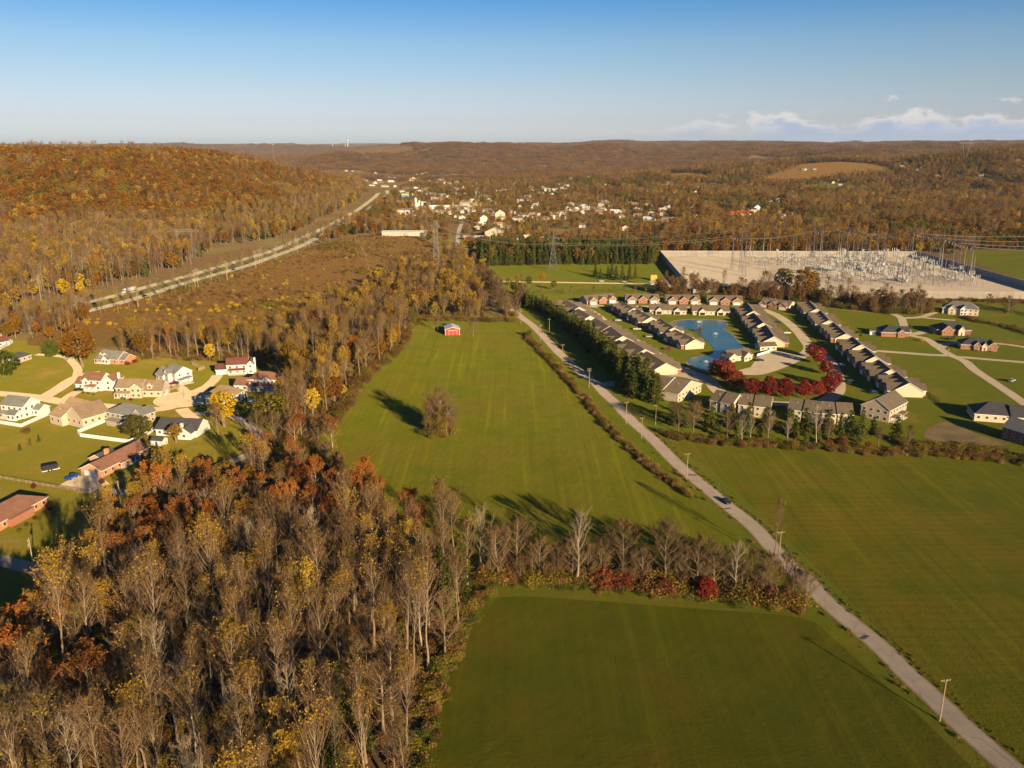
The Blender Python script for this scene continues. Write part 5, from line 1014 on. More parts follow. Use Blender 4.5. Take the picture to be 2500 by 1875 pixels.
h.block(0, 8, 0, 9, 3.2, 'x', 3.6, 'white', 'roof_grey', 'FL').block(6, 17, 2.5, 12, 5.6, 'x', 3.0, 'white', 'roof_grey', 'FR', 2).block(9.5, 13, .6, 6, 5.6, 'y', 1.8, 'white', 'roof_grey', 'F', 2, sp=2.4).porch(17.2, 22, 3, 10, 2.7, .8, 'roof_grey', 5).done()
h = House('white_house', 'white house with dark red roof and attached garage at the lane end', z5(1665, 430), z5(1965, 415))
h.block(0, 6.2, 1, 8, 2.9, 'x', 2.4, 'white', 'roof_red', '', gar='F').block(6, 17, 0, 9, 5.4, 'x', 2.8, 'white', 'roof_red', 'F', 2).block(17, 20.5, -1, 8, 5.6, 'y', 1.8, 'white', 'roof_red', 'FR', 2, sp=2.2).porch(7, 16, -2.6, 0, 2.7, .8, 'roof_red', 5).chimney(20.8, 3, 0, 8.2, 1.0, 'white').done()
h = House('white_house', 'white two-storey house with brown roof nearest the side street', z5(575, 540), z5(900, 560))
h.block(0, 6, 1, 9, 3.0, 'x', 2.8, 'white', 'roof_rust', 'F', gar='F').block(5, 16, 0, 9, 5.6, 'x', 3.0, 'white', 'roof_rust', 'F', 2).block(16, 22, 1.5, 10, 5.4, 'y', 2.4, 'white', 'roof_rust', 'FR', 2).porch(7.5, 14, -2.6, 0, 2.7, .9, 'roof_rust', 5).block(6.5, 9.3, -.7, 3, 5.6, 'y', 1.3, 'white', 'roof_rust', 'F', 2, sp=2.5).chimney(22.4, 6, 0, 8.6, 1.0, 'white').done()
h = House('cream_house', 'cream house with tan roof and dormered garage wing beside brown-roofed white house', z5(900, 600), z5(1290, 605))
h.block(0, 13, 0, 10, 5.0, 'x', 3.2, 'cream', 'roof_tan', 'F', 2).block(12.5, 23, 1, 10, 3.4, 'x', 4.2, 'cream', 'roof_tan', 'FR', gar='R').block(15.5, 18, 1.6, 5, 5.8, 'y', 1.2, 'cream', 'roof_tan', 'F', base=4, ov=.2).block(8, 13.5, -1.2, 5, 5.2, 'y', 2.2, 'cream', 'roof_tan', 'F', 2, sp=2.6).porch(0, 8, -2.5, 0, 2.6, .9, 'roof_tan', 6).done()
h = House('white_house', 'white house with brown hip roof and raised fenced deck, rightmost of the row', z5(1835, 555), z5(2115, 560))
h.block(4, 19, 4, 14, 5.4, 'h', 3.2, 'white', 'roof_rust', 'FR', 2).block(-2, 5, 1, 11, 3.0, 'x', 2.8, 'white', 'roof_rust', 'F').porch(6, 18, -.5, 4, 2.9, 1.0, 'roof_rust', 6).block(12, 16.5, 3, 8, 5.4, 'y', 1.8, 'white', 'roof_rust', 'F', 2, sp=2).done()
h = House('white_house', 'white house with tan hip roof on the turning circle', z5(1580, 650), z5(1850, 668))
h.block(0, 15, 1, 12, 4.4, 'h', 3.8, 'white', 'roof_tan', 'FR', 2).block(1.5, 6, -1, 6, 3.6, 'y', 2.0, 'white', 'roof_tan', 'F').block(8, 12.5, -.8, 6, 4.0, 'y', 2.0, 'white', 'roof_tan', 'F').done()
h = House('white_house', 'white two-storey house with grey roof behind white fence, left edge', z5(5, 752), z5(205, 775))
h.block(0, 13, 1, 11, 5.8, 'x', 3.2, 'white', 'roof_grey', 'FR', 2).block(7, 12, -3, 2, 2.9, 'x', 1.6, 'white', 'roof_grey', 'FR', sp=1.8).block(12.8, 17, 6, 12, 3.2, 'x', 1.8, 'white', 'roof_grey', 'F').porch(0, 6, -2.6, 1, 2.7, .7, 'roof_grey', 4).done()
h = House('cream_house', 'large cream house with tan gabled roof between two white fences', z5(392, 800), z5(525, 838))
h.block(0, 9, 0, 12, 4.2, 'x', 3.6, 'cream', 'roof_tan', 'F').block(8, 20, 3, 16, 4.6, 'y', 4.6, 'cream', 'roof_tan', 'FR').block(-3, 12, 8, 18, 4.4, 'x', 4.4, 'cream', 'roof_tan', '').vent(4, 3, 6.5).done()
h = House('tan_house', 'tan house with dark grey hip roof inside a white-fenced yard', z5(825, 790), z5(1010, 825))
h.block(0, 16, 0, 12, 5.0, 'h', 3.4, 'tan', 'roof_grey', 'FR', 2).block(14, 19, 3, 11, 4.8, 'y', 2.6, 'tan', 'roof_grey', 'R', 2).block(4, 12, -3.5, .3, 2.6, 'f', .15, 'tan', 'roof_grey', '').vent(5, 4, 7).done()
h = House('white_house', 'low white house with dark roof half in the wood shade', z5(1205, 895), z5(1570, 912))
h.block(0, 19, 0, 12, 3.0, 'x', 3.4, 'white', 'roof_dark', 'FL').block(12, 18, -3.5, 6, 3.0, 'y', 2.2, 'white', 'roof_dark', 'F').chimney(13, -1, 2, 6.4, 1.1, 'white').done()
h = House('garden_shed', 'small white shed with dark roof below the dark-roofed house', z5(1165, 975), z5(1250, 982), 'shed'); h.block(0, 5.5, 0, 3.8, 2.3, 'x', 1.1, 'white', 'roof_dark', '', ov=.2, door='F').done()
h = House('brick_ranch_house', 'long brick ranch house with brown roof and white garage door', z5(790, 1222), z5(1105, 1058))
h.block(0, 27, 0, 9.5, 2.9, 'x', 2.4, 'brick', 'roof_rust', 'FR', sp=3.4).block(10, 18, 8, 14, 3.0, 'x', 1.6, 'brick', 'roof_dark', '').chimney(13, 8.2, 2, 6.2, 1.3); h.opening('garage_door', 'L', (0, 27, 0, 9.5), 4.2, 1.15, 4.9, 2.2); h.porch(9, 20, -1.6, 0, 2.7, .3, 'roof_rust', 5); h.done()
h = House('brick_ranch_house', 'brick ranch house with broad brown hip roof at the left edge', z5(-10, 1640), z5(370, 1430))
h.block(-6, 22, 0, 12, 3.0, 'h', 3.0, 'brick', 'roof_rust', 'FR', sp=3.4).block(4, 14, -1.6, 2, 2.8, 'f', .12, 'darkbrick', 'roof_rust', '', ov=.1).done()
h = House('cream_house', 'small cream house with dark roof beyond the round green tree', z5(135, 340), z5(262, 300)); h.block(0, 11, 0, 8, 2.9, 'h', 2.4, 'cream', 'roof_dark', 'F').done()
h = House('white_house', 'corner of a white house with dark red roof at the far left', z5(-60, 225), z5(40, 205)); h.block(0, 11, 0, 8, 3.0, 'x', 2.6, 'white', 'roof_red', 'FR').done()
# red barn
h = House('red_barn', 'red barn with white roof and sliding doors at the top of the field', g(1087, 819), g(1123, 818), 'barn')
h.block(0, 9.8, 0, 12, 3.9, 'y', 1.5, 'redpaint', 'roof_metal', '', ov=.35)
b = MB(); b.box(2.6, 5.15, -.08, .0, .1, 3.2); b.build('sliding_door', M['redpaint'], h.root); b = MB(); b.box(5.25, 7.8, -.08, .0, .1, 3.2); b.build('sliding_door', M['redpaint'], h.root)
for a0, a1, c0, c1 in ((2.35, 8.05, 3.22, 3.42), (5.15, 5.25, .1, 3.2), (2.45, 2.58, .1, 3.2), (7.82, 7.95, .1, 3.2), (0, .22, 0, 3.9), (9.58, 9.8, 0, 3.9)): b = MB(); b.box(a0, a1, -.11, -.003, c0, c1); b.build('trim_board', M['trim'], h.root)
h.opening('vent', 'F', (0, 9.8, 0, 12), 4.9, 4.6, .7, .6); h.done()
# ---- condominiums
ORD = ['nearest', 'second nearest', 'third nearest', 'fourth nearest', 'fifth nearest', 'sixth nearest']
def triplex(center, ang, label, L=26, D=15, eave=2.9, rise=3.3, fronts=3, back=2, wall='cream', gable='brick', cars=True, group='condominium buildings'):
    h = House('condominium', label, center, None, 'condominium', group, ang); x0 = -L/2; y0 = -D/2
    h.block(x0, -x0, y0+2.4, -y0, eave, 'x', rise, wall, 'roof_condo', 'B', ov=.5, sp=3.6)
    w = L/fronts*.80
    for i in range(fronts):
        c = x0+L*(i+.5)/fronts; g0 = 'F' if i % 2 == 0 else ''
        h.block(c-w/2, c+w/2, y0, y0+7.5, eave, 'y', rise*.80, gable, 'roof_condo', '' if g0 else 'F', gar=g0, ov=.4, sp=2.8)
    for i in range(back):
        c = x0+L*(i+.5)/back; h.block(c-2.6, c+2.6, -y0-5, -y0+2.2, eave-.1, 'y', rise*.66, wall, 'roof_condo', '', ov=.35)
        h.opening('porch_opening', 'B', (c-2.6, c+2.6, -y0-5, -y0+2.2), 2.6, 1.25, 3.6, 2.1)  # flat dark panel on the wall: porch shade put into its colour, no recess
    for i in range(3): h.vent(x0+L*(.2+.3*i), 2.2, eave+rise*.7)
    return h.done()
def ang_of(a, b): d = np.asarray(b)-np.asarray(a); return math.atan2(d[1], d[0])
ROWA = [((1437, 745), (1507, 739)), ((1529, 741), (1610, 741)), ((1628, 743), (1710, 743)), ((1728, 744), (1813, 746)), ((1850, 749), (1921, 759))]
for i, (a, b) in enumerate(ROWA):
    A = g(*a); B = g(*b); th = ang_of(A, B); n = np.array((-math.sin(th), math.cos(th))); L = float(np.linalg.norm(B-A))
    triplex((A+B)/2+n*7.5, th, ['leftmost', 'second from left', 'middle', 'second from right', 'rightmost'][i]+' three-gabled brick condominium of the back row facing the camera', L=max(24, L))
for i, (a, b) in enumerate([((1587, 766), (1675, 768)), ((1692, 769), (1780, 770))]):
    A = g(*a); B = g(*b); th = ang_of(A, B); n = np.array((-math.sin(th), math.cos(th))); triplex((A+B)/2+n*7.5, th+math.pi, ['left', 'right'][i]+' cream condominium with rear porches facing the pond', L=27)
def row(p, q, n, front_right, text, **k):
    p = np.asarray(p); q = np.asarray(q); th = ang_of(p, q)+(0 if front_right else math.pi)
    k['L'] = float(np.linalg.norm(q-p))/(n-1)*k.pop('fill', .82); k['fronts'] = max(3, round(k['L']/8.8)); k['back'] = max(2, round(k['L']/13))
    for i in range(n): triplex(p+(q-p)*i/max(1, n-1)+rng.normal(size=2)*.9, th+rng.normal()*.025, '%s condominium of the %s' % (ORD[i], text), **k)
row(z6(1035, 850), z6(345, 385), 6, True, 'long row beside the evergreen screen', L=27, D=17, rise=3.8)
row(z6(1255, 645), z6(780, 385), 4, False, 'row between the street and the pond', L=23, D=15)
row(z6(1985, 620), z6(1825, 410), 3, True, 'row right of the pond', L=25, D=16, rise=3.8)
row(z7(655, 590), z7(440, 385), 3, False, 'row by the open lawn, substation side', L=25, D=15)
row(z7(1165, 1040), z7(800, 720), 4, False, 'row right of the crimson maples', fill=.74, D=17, rise=4.2, eave=3.2)
h = House('condominium', 'hip-roofed condominium at the top left corner by the road', z6(195, 372), z6(400, 345), 'condominium'); h.block(0, 17, 0, 14, 2.9, 'h', 3.6, 'cream', 'roof_condo', 'F').block(14, 21, 4, 11, 2.9, 'x', 2.2, 'white', 'roof_condo', 'R').done()
def twin(A, B, label, depth=13, eave=5.2, rise=3.6, gab='x', wall='buff', n=2):
    h = House('condominium', label, A, B, 'condominium'); L = h.L
    for i in range(n):
        k = i*.9; h.block(L*i/n+.05*i, L*(i+1)/n, -k*.6, depth-k*.6, eave+k*.25, gab, rise, wall, 'roof_condo', 'FR' if i == n-1 else 'F', 2, ov=.4, sp=3.0)
        h.vent(L*(i+.5)/n, depth*.3, eave+rise*.75)
    return h
twin(z6(1470, 1195), z6(1655, 1240), 'two-storey tan condominium behind the tree line, left of three', 12).done()
twin(z6(1705, 1235), z6(1965, 1265), 'two-storey tan condominium behind the tree line, middle one', 12).done()
twin(z7(245, 1275), z7(500, 1310), 'two-storey tan condominium behind the tree line, third from left', 12).done(); twin(z7(530, 1310), z7(780, 1325), 'two-storey tan condominium behind the tree line, fourth from left', 12, n=2).done()
h = twin(z7(850, 1250), z7(1085, 1303), 'large two-storey condominium with white rear porches at the tree line end', 20, 6.0, 4.2, 'y', 'tan', 1); h.porch(h.L+.3, h.L+3.2, 1, 6, 2.6, .5, 'roof_condo', 3); h.porch(h.L+.3, h.L+3.2, 9, 14, 2.6, .5, 'roof_condo', 3); h.done()
h = House('condominium', 'stepped condominium with white-trimmed dark roofs by the entrance', z6(1205, 1135), z6(1400, 1045), 'condominium')
for i in range(3): h.block(-1.6*i, h.L-1.6*i, i*8.6, i*8.6+8.4, 4.4+.5*i, 'y', 4.2, 'buff', 'roof_condo', 'F' if i == 0 else '', 2, ov=.45); h.vent(h.L*.3, i*8.6+4, 7.4)
h.done()
h = House('clubhouse', 'cream clubhouse with gabled porch between pond and parking lot', z6(1690, 790), z6(1850, 770), 'clubhouse')
h.block(-4, 12, 0, 10, 3.0, 'x', 2.8, 'cream', 'roof_condo', 'FR').block(4, 9, -2.6, 4, 3.0, 'y', 2.2, 'cream', 'roof_condo', 'F', sp=2).block(-6, 0, -1.5, 6, 3.0, 'y', 2.0, 'cream', 'roof_condo', 'FL').done()
h = House('pool_house', 'small pool house right of the clubhouse', z6(1890, 705), z6(1995, 700), 'pool house'); h.block(0, 11, 0, 7, 2.7, 'x', 1.9, 'cream', 'roof_condo', 'F', ov=.4).done()
# ---- detached houses on the right
h = House('brick_house', 'orange brick house with dark hip roof and white side shed, nearest the lawn', z7(1025, 585), z7(1155, 590)); h.block(0, 10, 0, 14, 3.2, 'h', 3.4, 'brick', 'roof_dark', 'FR').block(7, 18, 2.5, 12, 3.2, 'x', 2.8, 'brick', 'roof_dark', 'FR').block(10, 14.5, -1, 5, 3.2, 'y', 2.0, 'brick', 'roof_dark', 'F').done()
h = House('garden_shed', 'small white shed left of the orange brick house', z7(930, 570), z7(975, 572), 'shed'); h.block(0, 4, 0, 3.4, 2.2, 'x', .9, 'white', 'roof_grey', '', ov=.2, door='F').done()
h = House('brick_house', 'wide brick house with dark roof and arched cream entrance', z7(1500, 575), z7(1780, 580)); h.block(0, 22, 3, 16, 3.4, 'h', 3.8, 'darkbrick', 'roof_dark', 'FR').block(2, 9, -.5, 8, 3.4, 'y', 3.2, 'brick', 'roof_dark', 'F', sp=2.6).block(13, 17, .5, 6, 3.6, 'y', 2.6, 'cream', 'roof_dark', '', door='F').done()
h = House('brick_house', 'brick house with dark hip roof and three small gables, front of the trio', z7(1690, 695), z7(1975, 712)); h.block(0, 18, 2, 14, 3.2, 'h', 3.6, 'brick', 'roof_dark', 'F').block(7, 10.5, .5, 6, 3.2, 'y', 2.0, 'brick', 'roof_dark', 'F', sp=2).block(11.5, 14.5, .3, 6, 3.2, 'y', 1.8, 'cream', 'roof_dark', '', door='F').block(15, 20, .5, 9, 3.2, 'y', 2.4, 'brick', 'roof_dark', 'F', sp=2.4).done()
h = House('grey_house', 'grey house with tall slate roof highest on the right lawn', z7(1530, 395), z7(1790, 415)); h.block(0, 24, 2, 15, 4.6, 'h', 4.6, 'cream', 'roof_grey', 'FR', 2).block(4, 9, 0, 8, 4.2, 'y', 2.6, 'cream', 'roof_grey', 'F', 2).block(12, 16.5, -.5, 6, 4.6, 'y', 2.6, 'white', 'roof_grey', 'F', 2, sp=2).done()
h = House('grey_house', 'cream house with dark roof and white rear dormer at the right edge', z7(1935, 1295), z7(2130, 1310)); h.block(-7, 14, 0, 14, 3.6, 'h', 4.2, 'cream', 'roof_dark', 'FL').block(8, 22, -1, 10, 3.6, 'x', 4.0, 'white', 'roof_dark', 'F').done()
h = House('brick_house', 'dark brick two-storey house in shade at the right edge, seen from behind', z7(2020, 1430), z7(2240, 1500)); h.block(0, 20, 0, 11, 5.6, 'x', 3.4, 'darkbrick', 'roof_grey', 'FL', 2).done()
# ------------------------------------------------------------------ fences, poles, lines, substation, vehicles, town
random.seed(31); rng = np.random.RandomState(31)
M['steel'] = plain('galvanised_steel', (.26, .25, .24), .45, .12, .5, .5, .4); M['polewood'] = plain('weathered_pole', (.30, .225, .15), .9, .2, .6); M['porcelain'] = plain('white_porcelain', (.46, .46, .45), .35, .06); M['wire'] = plain('aluminium_wire', (.36, .33, .28), .4, .1, .3, .5, .5)
M['vinyl'] = plain('white_vinyl', (.68, .67, .65), .5, .05); M['fencewood'] = plain('split_rail_wood', (.22, .16, .10), .9, .25); M['blackplastic'] = plain('black_canvas', (.018, .018, .02), .6, .2); M['rubber'] = plain('tyre_rubber', (.02, .02, .02), .9, .1)
def fence(name, label, pts, h=1.7, step=2.4, mat='vinyl', rails=None, cat='fence'):
    pts = [np.asarray(p) for p in pts]; root = empty(name, (pts[0][0], pts[0][1], 0), 0, label, cat); o0 = pts[0]; cache = {}
    pm = MB(); pm.box(-.07, .07, -.07, .07, 0, h+.1); pm.box(-.1, .1, -.1, .1, h+.1, h+.16); pm = pm.mesh('post', [M[mat]])
    for a, b in zip(pts[:-1], pts[1:]):
        d = b-a; L = float(np.linalg.norm(d)); n = max(1, round(L/step)); th = math.atan2(d[1], d[0]); w = L/n
        key = round(w, 2); m = MB()
        if rails:
            for z in rails: m.box(.06, w-.06, -.035, .035, z-.07, z+.07)
        else: m.box(.07, w-.07, -.025, .025, .08, h); m.box(.07, w-.07, -.045, .045, h-.12, h+.02); m.box(.07, w-.07, -.045, .045, .06, .2)
        me = m.mesh('fence_panel', [M[mat]])
        for i in range(n):
            p = a+d*i/n-o0; q = bpy.data.objects.new('fence_panel', me); q.location = (p[0], p[1], 0); q.rotation_euler = (0, 0, th); link(q, root)
            q = bpy.data.objects.new('post', pm); q.location = (p[0], p[1], 0); q.rotation_euler = (0, 0, th); link(q, root)
    p = pts[-1]-o0; q = bpy.data.objects.new('post', pm); q.location = (p[0], p[1], 0); link(q, root); return root
fence('vinyl_fence', 'white vinyl fence round the tan house yard', [z5(820, 790), z5(600, 880), z5(620, 905), z5(1000, 955), z5(1160, 880), z5(1250, 805)])
fence('vinyl_fence', 'white vinyl fence round the left-edge white house', [z5(-60, 795), z5(165, 832), z5(385, 735), z5(330, 690)])
fence('vinyl_fence', 'white deck fence below the brown hip-roofed house', [z5(1905, 590), z5(1910, 630), z5(2000, 650), z5(2055, 600), z5(2130, 570)], 1.9)
fence('vinyl_fence', 'white fence at the far left corner behind the trees', [z5(-20, 245), z5(100, 180), z5(30, 160)], 1.8)
fence('wooden_fence', 'tan wooden fence beside the white house with wide porch', [z5(1530, 398), z5(1580, 380), z5(1480, 350)], 1.8, 2.4, 'fencewood')
fence('wooden_fence', 'low wooden fence between cream and white houses', [z5(1290, 560), z5(1385, 522)], 1.6, 2.4, 'fencewood')
fence('split_rail_fence', 'split-rail fence crossing the lawn beside the brick ranch house', [z5(-40, 1220), z5(200, 1262), z5(420, 1300), z5(680, 1340)], 1.25, 3.0, 'fencewood', (.45, .8, 1.15))
fence('vinyl_fence', 'white pool fence between clubhouse and pool house', [z6(1865, 750), z6(1990, 708)], 1.5)
# ---- utility poles
def make_pole(h=10.6, arms=1, lamp=False):
    b = MB(); n = 5
    b.bar((0, 0, 0), (0, 0, h*.5), .17, 0, 8, .145); b.bar((0, 0, h*.5-.001), (0, 0, h), .145, 0, 8, .11); sh = b.mesh('shaft', [M['polewood']]); ar = []
    for k in range(arms):
        b = MB(); z = h-.35-1.1*k; b.box(-1.2, 1.2, .12, .24, z-.06, z+.06); b.bar((-.65, .14, z), (0, .1, z-.7), .025); b.bar((.65, .14, z), (0, .1, z-.7), .025); ar.append(b.mesh('crossarm', [M['polewood']]))
    b = MB(); b.bar((0, 0, 0), (0, 0, .28), .06, 0, 6, .04); ins = b.mesh('insulator', [M['porcelain']]); b = MB(); b.bar((0, .36, h-2.6), (0, .36, h-1.7), .22, 0, 10); tf = b.mesh('transformer', [M['steel']]); return sh, ar, ins, tf
PM1 = make_pole(); PM2 = make_pole(10.6, 2)
def pole(p, label, rz=0, two=False, tf=False, s=1.0, group='utility poles along the country road'):
    sh, ar, ins, t = PM2 if two else PM1; r = empty('utility_pole', (p[0], p[1], 0), rz, label, 'utility pole', group); r.scale = (s, s, s); link(bpy.data.objects.new('shaft', sh), r)
    for k, a in enumerate(ar):
        o = link(bpy.data.objects.new('crossarm', a), r)
        for x in (-1.1, -.45, .45, 1.1): q = bpy.data.objects.new('insulator', ins); q.location = (x, .18, 10.6-.29-1.1*k); link(q, o)
    if tf: link(bpy.data.objects.new('transformer', t), r)
    return r
PP = [(2294, 1761), (1900, 1376), (1676, 1171), (1528, 1036), (1438, 947), (1373, 884), (1319, 832), (1272, 791), (1238, 749), (1206, 715)]
PW = [g(*p) for p in PP]
for i, p in enumerate(PW):
    j = min(i+1, len(PW)-1); d = PW[j]-PW[max(0, j-1)]; pole(p, ['nearest utility pole beside the road at the lower right', 'utility pole at the road end of the hedgerow', 'utility pole beside the road just beyond the dark car', 'utility pole by the road where the brush strip thickens', 'utility pole opposite the condominium entrance', 'second utility pole beyond the condominium entrance', 'third utility pole beyond the condominium entrance', 'double-armed utility pole near the barn lane', 'utility pole at the bend behind the barn wood', 'farthest utility pole at the road junction'][i], math.atan2(d[1], d[0])-math.pi/2, i in (7, 4), i in (3, 4))
for x, y, lb in ((1566, 1071, 'short pale pole on the road verge near the tree line'), (1600, 1038, 'slim pole behind the road at the tree line end'), (1341, 812, 'slim pole among the evergreen screen')): pole(g(x, y), lb, .4, False, False, .9)
pole(g(84, 1395), 'utility pole with many wires by the lane at the left edge', 1.9, True, True, 1.0, None); pole(g(296, 1236), 'utility pole in the wood shade by the brick ranch house', 1.9, True, False, .9, None); pole(g(1900+560, 768), 'tall bare pole on the right slope below the substation', 0, False, False, 1.0, None)
for i, (x, y) in enumerate(((868, 590), (872, 578), (876, 600), (882, 612), (888, 625), (900, 660), (895, 642))): pole(g(x, y), 'distant pole of the line across the brush meadow', 1.0, False, False, .85, 'poles across the brush meadow')
def wire(name, a, b, sag, r, parent, n=14):
    P = [(a[0]+(b[0]-a[0])*t, a[1]+(b[1]-a[1])*t, a[2]+(b[2]-a[2])*t-4*sag*t*(1-t)) for t in np.linspace(0, 1, n)]; m = MB(); m.tube(P, r, 0, 4); return m.build(name, M['wire'], parent)
wr = empty('roadside_wires', (0, 0, 0), 0, 'thin overhead wires strung between the roadside utility poles', 'wires')
for a, b in zip(PW[:-1], PW[1:]):
    d = (b-a)/np.linalg.norm(b-a); n = np.array((-d[1], d[0]))
    for o in (-1.1, 1.1): wire('wire', (*(a+n*o), 10.5), (*(b+n*o), 10.5), .9, .012, wr)
wr = empty('lane_wires', (0, 0, 0), 0, 'dark wires over the lane at the left edge', 'wires'); p0, p1 = g(84, 1395), g(296, 1236)
for o in (-1.0, -.4, .4, 1.0): wire('wire', (p0[0]+o*.4, p0[1]+o, 10.4), (p1[0]+o*.4, p1[1]+o, 9.6), .8, .011, wr); wire('wire', (p0[0]+o*.4, p0[1]+o, 10.4), (p0[0]-60+o*.3, p0[1]-8+o, 10.4), .8, .011, wr)
# ---- transmission towers
def lattice(name, p, H, base, label, arms=((.62, 7.5), (.62, 0)), top=1.2, z=0.0, rz=0.0, rad=.14, waist=.55, group=None):
    r = empty(name, (p[0], p[1], z), rz, label, 'pylon', group); b = MB(); lv = 9
    def hw(t): return base*(1-t/waist)+1.35*(t/waist) if t < waist else 1.35*(1-(t-waist)/(1-waist))+top*.12*((t-waist)/(1-waist))
    ts = [0, .17, .31, .43, .53, .62, .70, .78, .86, .93, 1.0]
    for t0, t1 in zip(ts[:-1], ts[1:]):
        a, c = hw(t0), hw(t1); A = [(-a, -a), (a, -a), (a, a), (-a, a)]; C_ = [(-c, -c), (c, -c), (c, c), (-c, c)]
        for i in range(4):
            j = (i+1) % 4; b.bar((*A[i], t0*H), (*C_[i], t1*H), rad); b.bar((*A[i], t0*H), (*C_[j], t1*H), rad*.6); b.bar((*A[j], t0*H), (*C_[i], t1*H), rad*.6); b.bar((*C_[i], t1*H), (*C_[j], t1*H), rad*.6)
    b.build('lattice_mast', M['steel'], r)
    for t, L in arms:
        if L <= 0: continue
        for s_ in (-1, 1):
            m = MB(); w = hw(t); m.bar((s_*w, -w, t*H), (s_*L, 0, t*H), rad*.8); m.bar((s_*w, w, t*H), (s_*L, 0, t*H), rad*.8); m.bar((s_*w, 0, t*H+2.2), (s_*L, 0, t*H), rad*.7); m.bar((s_*(w+L)/2, 0, t*H+1.1), (s_*(w+L)/2, 0, t*H), rad*.5); ar = m.build('cross_arm', M['steel'], r)
            m = MB(); m.bar((s_*L, 0, t*H-.1), (s_*L, 0, t*H-2.0), .14, 0, 6); m.build('insulator', M['porcelain'], ar)
    return r
T1 = g(1350, 661); lattice('pylon', T1, 41, 4.6, 'steel lattice pylon standing in the green field before the pines', ((.66, 8.0), (.80, 5.5)))
T2 = g(1066, 667); lattice('pylon', T2, 52, 3.0, 'tall narrow lattice pylon rising from the wood beyond the barn', ((.90, 3.5),), waist=.95, rad=.16)
T3 = g(455, 632); r = empty('pylon', (T3[0], T3[1], 0), .25, 'wide flat-topped lattice pylon in the woods left of the highway', 'pylon'); b = MB()
for s_ in (-1, 1):
    for k in (-1, 1): b.bar((s_*7+k*2.2, 0, 0), (s_*8, 0, 30), .2); b.bar((s_*7, k*2.0, 0), (s_*8, 0, 30), .2)
    for t in range(8): b.bar((s_*7+2.2*(1-t/8), 0, 30*t/8), (s_*7-2.2*(1-(t+1)/8), 0, 30*(t+1)/8), .12)
b.build('lattice_mast', M['steel'], r); b = MB()
for zz in (30, 32.5): b.bar((-17, 0, 30.4), (-10, 0, zz), .2); b.bar((17, 0, 30.4), (10, 0, zz), .2); b.bar((-10, 0, zz), (10, 0, zz), .22); b.bar((-10, 1.2, zz), (10, 1.2, zz), .2)
for k in range(-10, 10, 2): b.bar((k, 0, 30), (k+2, 0, 32.5), .12); b.bar((k, 0, 32.5), (k+2, 0, 30), .12)
b.build('cross_beam', M['steel'], r)
T5 = (1340, 2560); z5_ = hz1(*T5); r = empty('pylon', (T5[0], T5[1], z5_), 0, 'V-shaped pylon on the wooded hill at the far right', 'pylon'); b = MB()
for s_ in (-1, 1): b.bar((s_*1.5, 0, 0), (s_*12, 0, 48), .5); b.bar((s_*3.0, 0, 12), (s_*14, 0, 48), .4); b.bar((s_*12, 0, 48), (s_*26, 0, 51), .5); b.bar((s_*12, 0, 52), (s_*26, 0, 51), .4)
for k in range(8): b.bar((-14+k*3.5, 0, 48), (-14+(k+1)*3.5, 0, 52), .35); b.bar((-14+k*3.5, 0, 52), (-14+(k+1)*3.5, 0, 48), .35)
b.bar((-16, 0, 48), (16, 0, 48), .45); b.bar((-16, 0, 52), (16, 0, 52), .45); b.build('lattice_mast', M['steel'], r)
q = np.array((-.275*3300, 3300)); r = empty('radio_mast', (q[0], q[1], hz1(*q)), 0, 'thin radio mast behind the wooded ridge', 'mast'); b = MB(); zt = CAMH-hz1(*q)+16
b.bar((0, 0, 0), (0, 0, zt), 1.1, 0, 4, .5); b.build('shaft', M['steel'], r); b = MB(); [b.box(-2.4, 2.4, -2.4, 2.4, zt-k, zt-k+1.6) for k in (4, 14)]; b.build('antenna_ring', M['porcelain'], r)
# ---- substation
def wallrun(root, a, b, h=6.2, step=6.0):
    a = np.asarray(a); b = np.asarray(b); d = b-a; L = np.linalg.norm(d); n = max(1, round(L/step)); w = L/n; th = math.atan2(d[1], d[0]); m = MB()
    m.box(.16, w-.16, -.10, .10, 0, h); m.box(.16, w-.16, -.14, .14, h-.35, h+.02); me = m.mesh('wall_panel', [M['concrete']]); m = MB(); m.box(-.2, .2, -.22, .22, 0, h+.15); pm = m.mesh('pilaster', [M['concrete']])
    for i in range(n):
        p = a+d*i/n
        for k, e in (('wall_panel', me), ('pilaster', pm)): o = bpy.data.objects.new(k, e); o.location = (p[0], p[1], 0); o.rotation_euler = (0, 0, th); link(o, root)
S = [g(1611, 625), g(1676, 703), g(1692, 724), g(2600, 731), g(2237, 627)]
for lb, a, b in (('tall concrete panel wall along the back of the substation', S[0], S[4]), ('concrete panel wall on the left side of the substation', S[0], S[1]), ('concrete panel wall along the front of the substation', S[2], S[3]), ('concrete panel wall on the right side of the substation', S[4], S[3])):
    wallrun(empty('concrete_wall', (0, 0, 0), 0, lb, 'wall'), a, b)
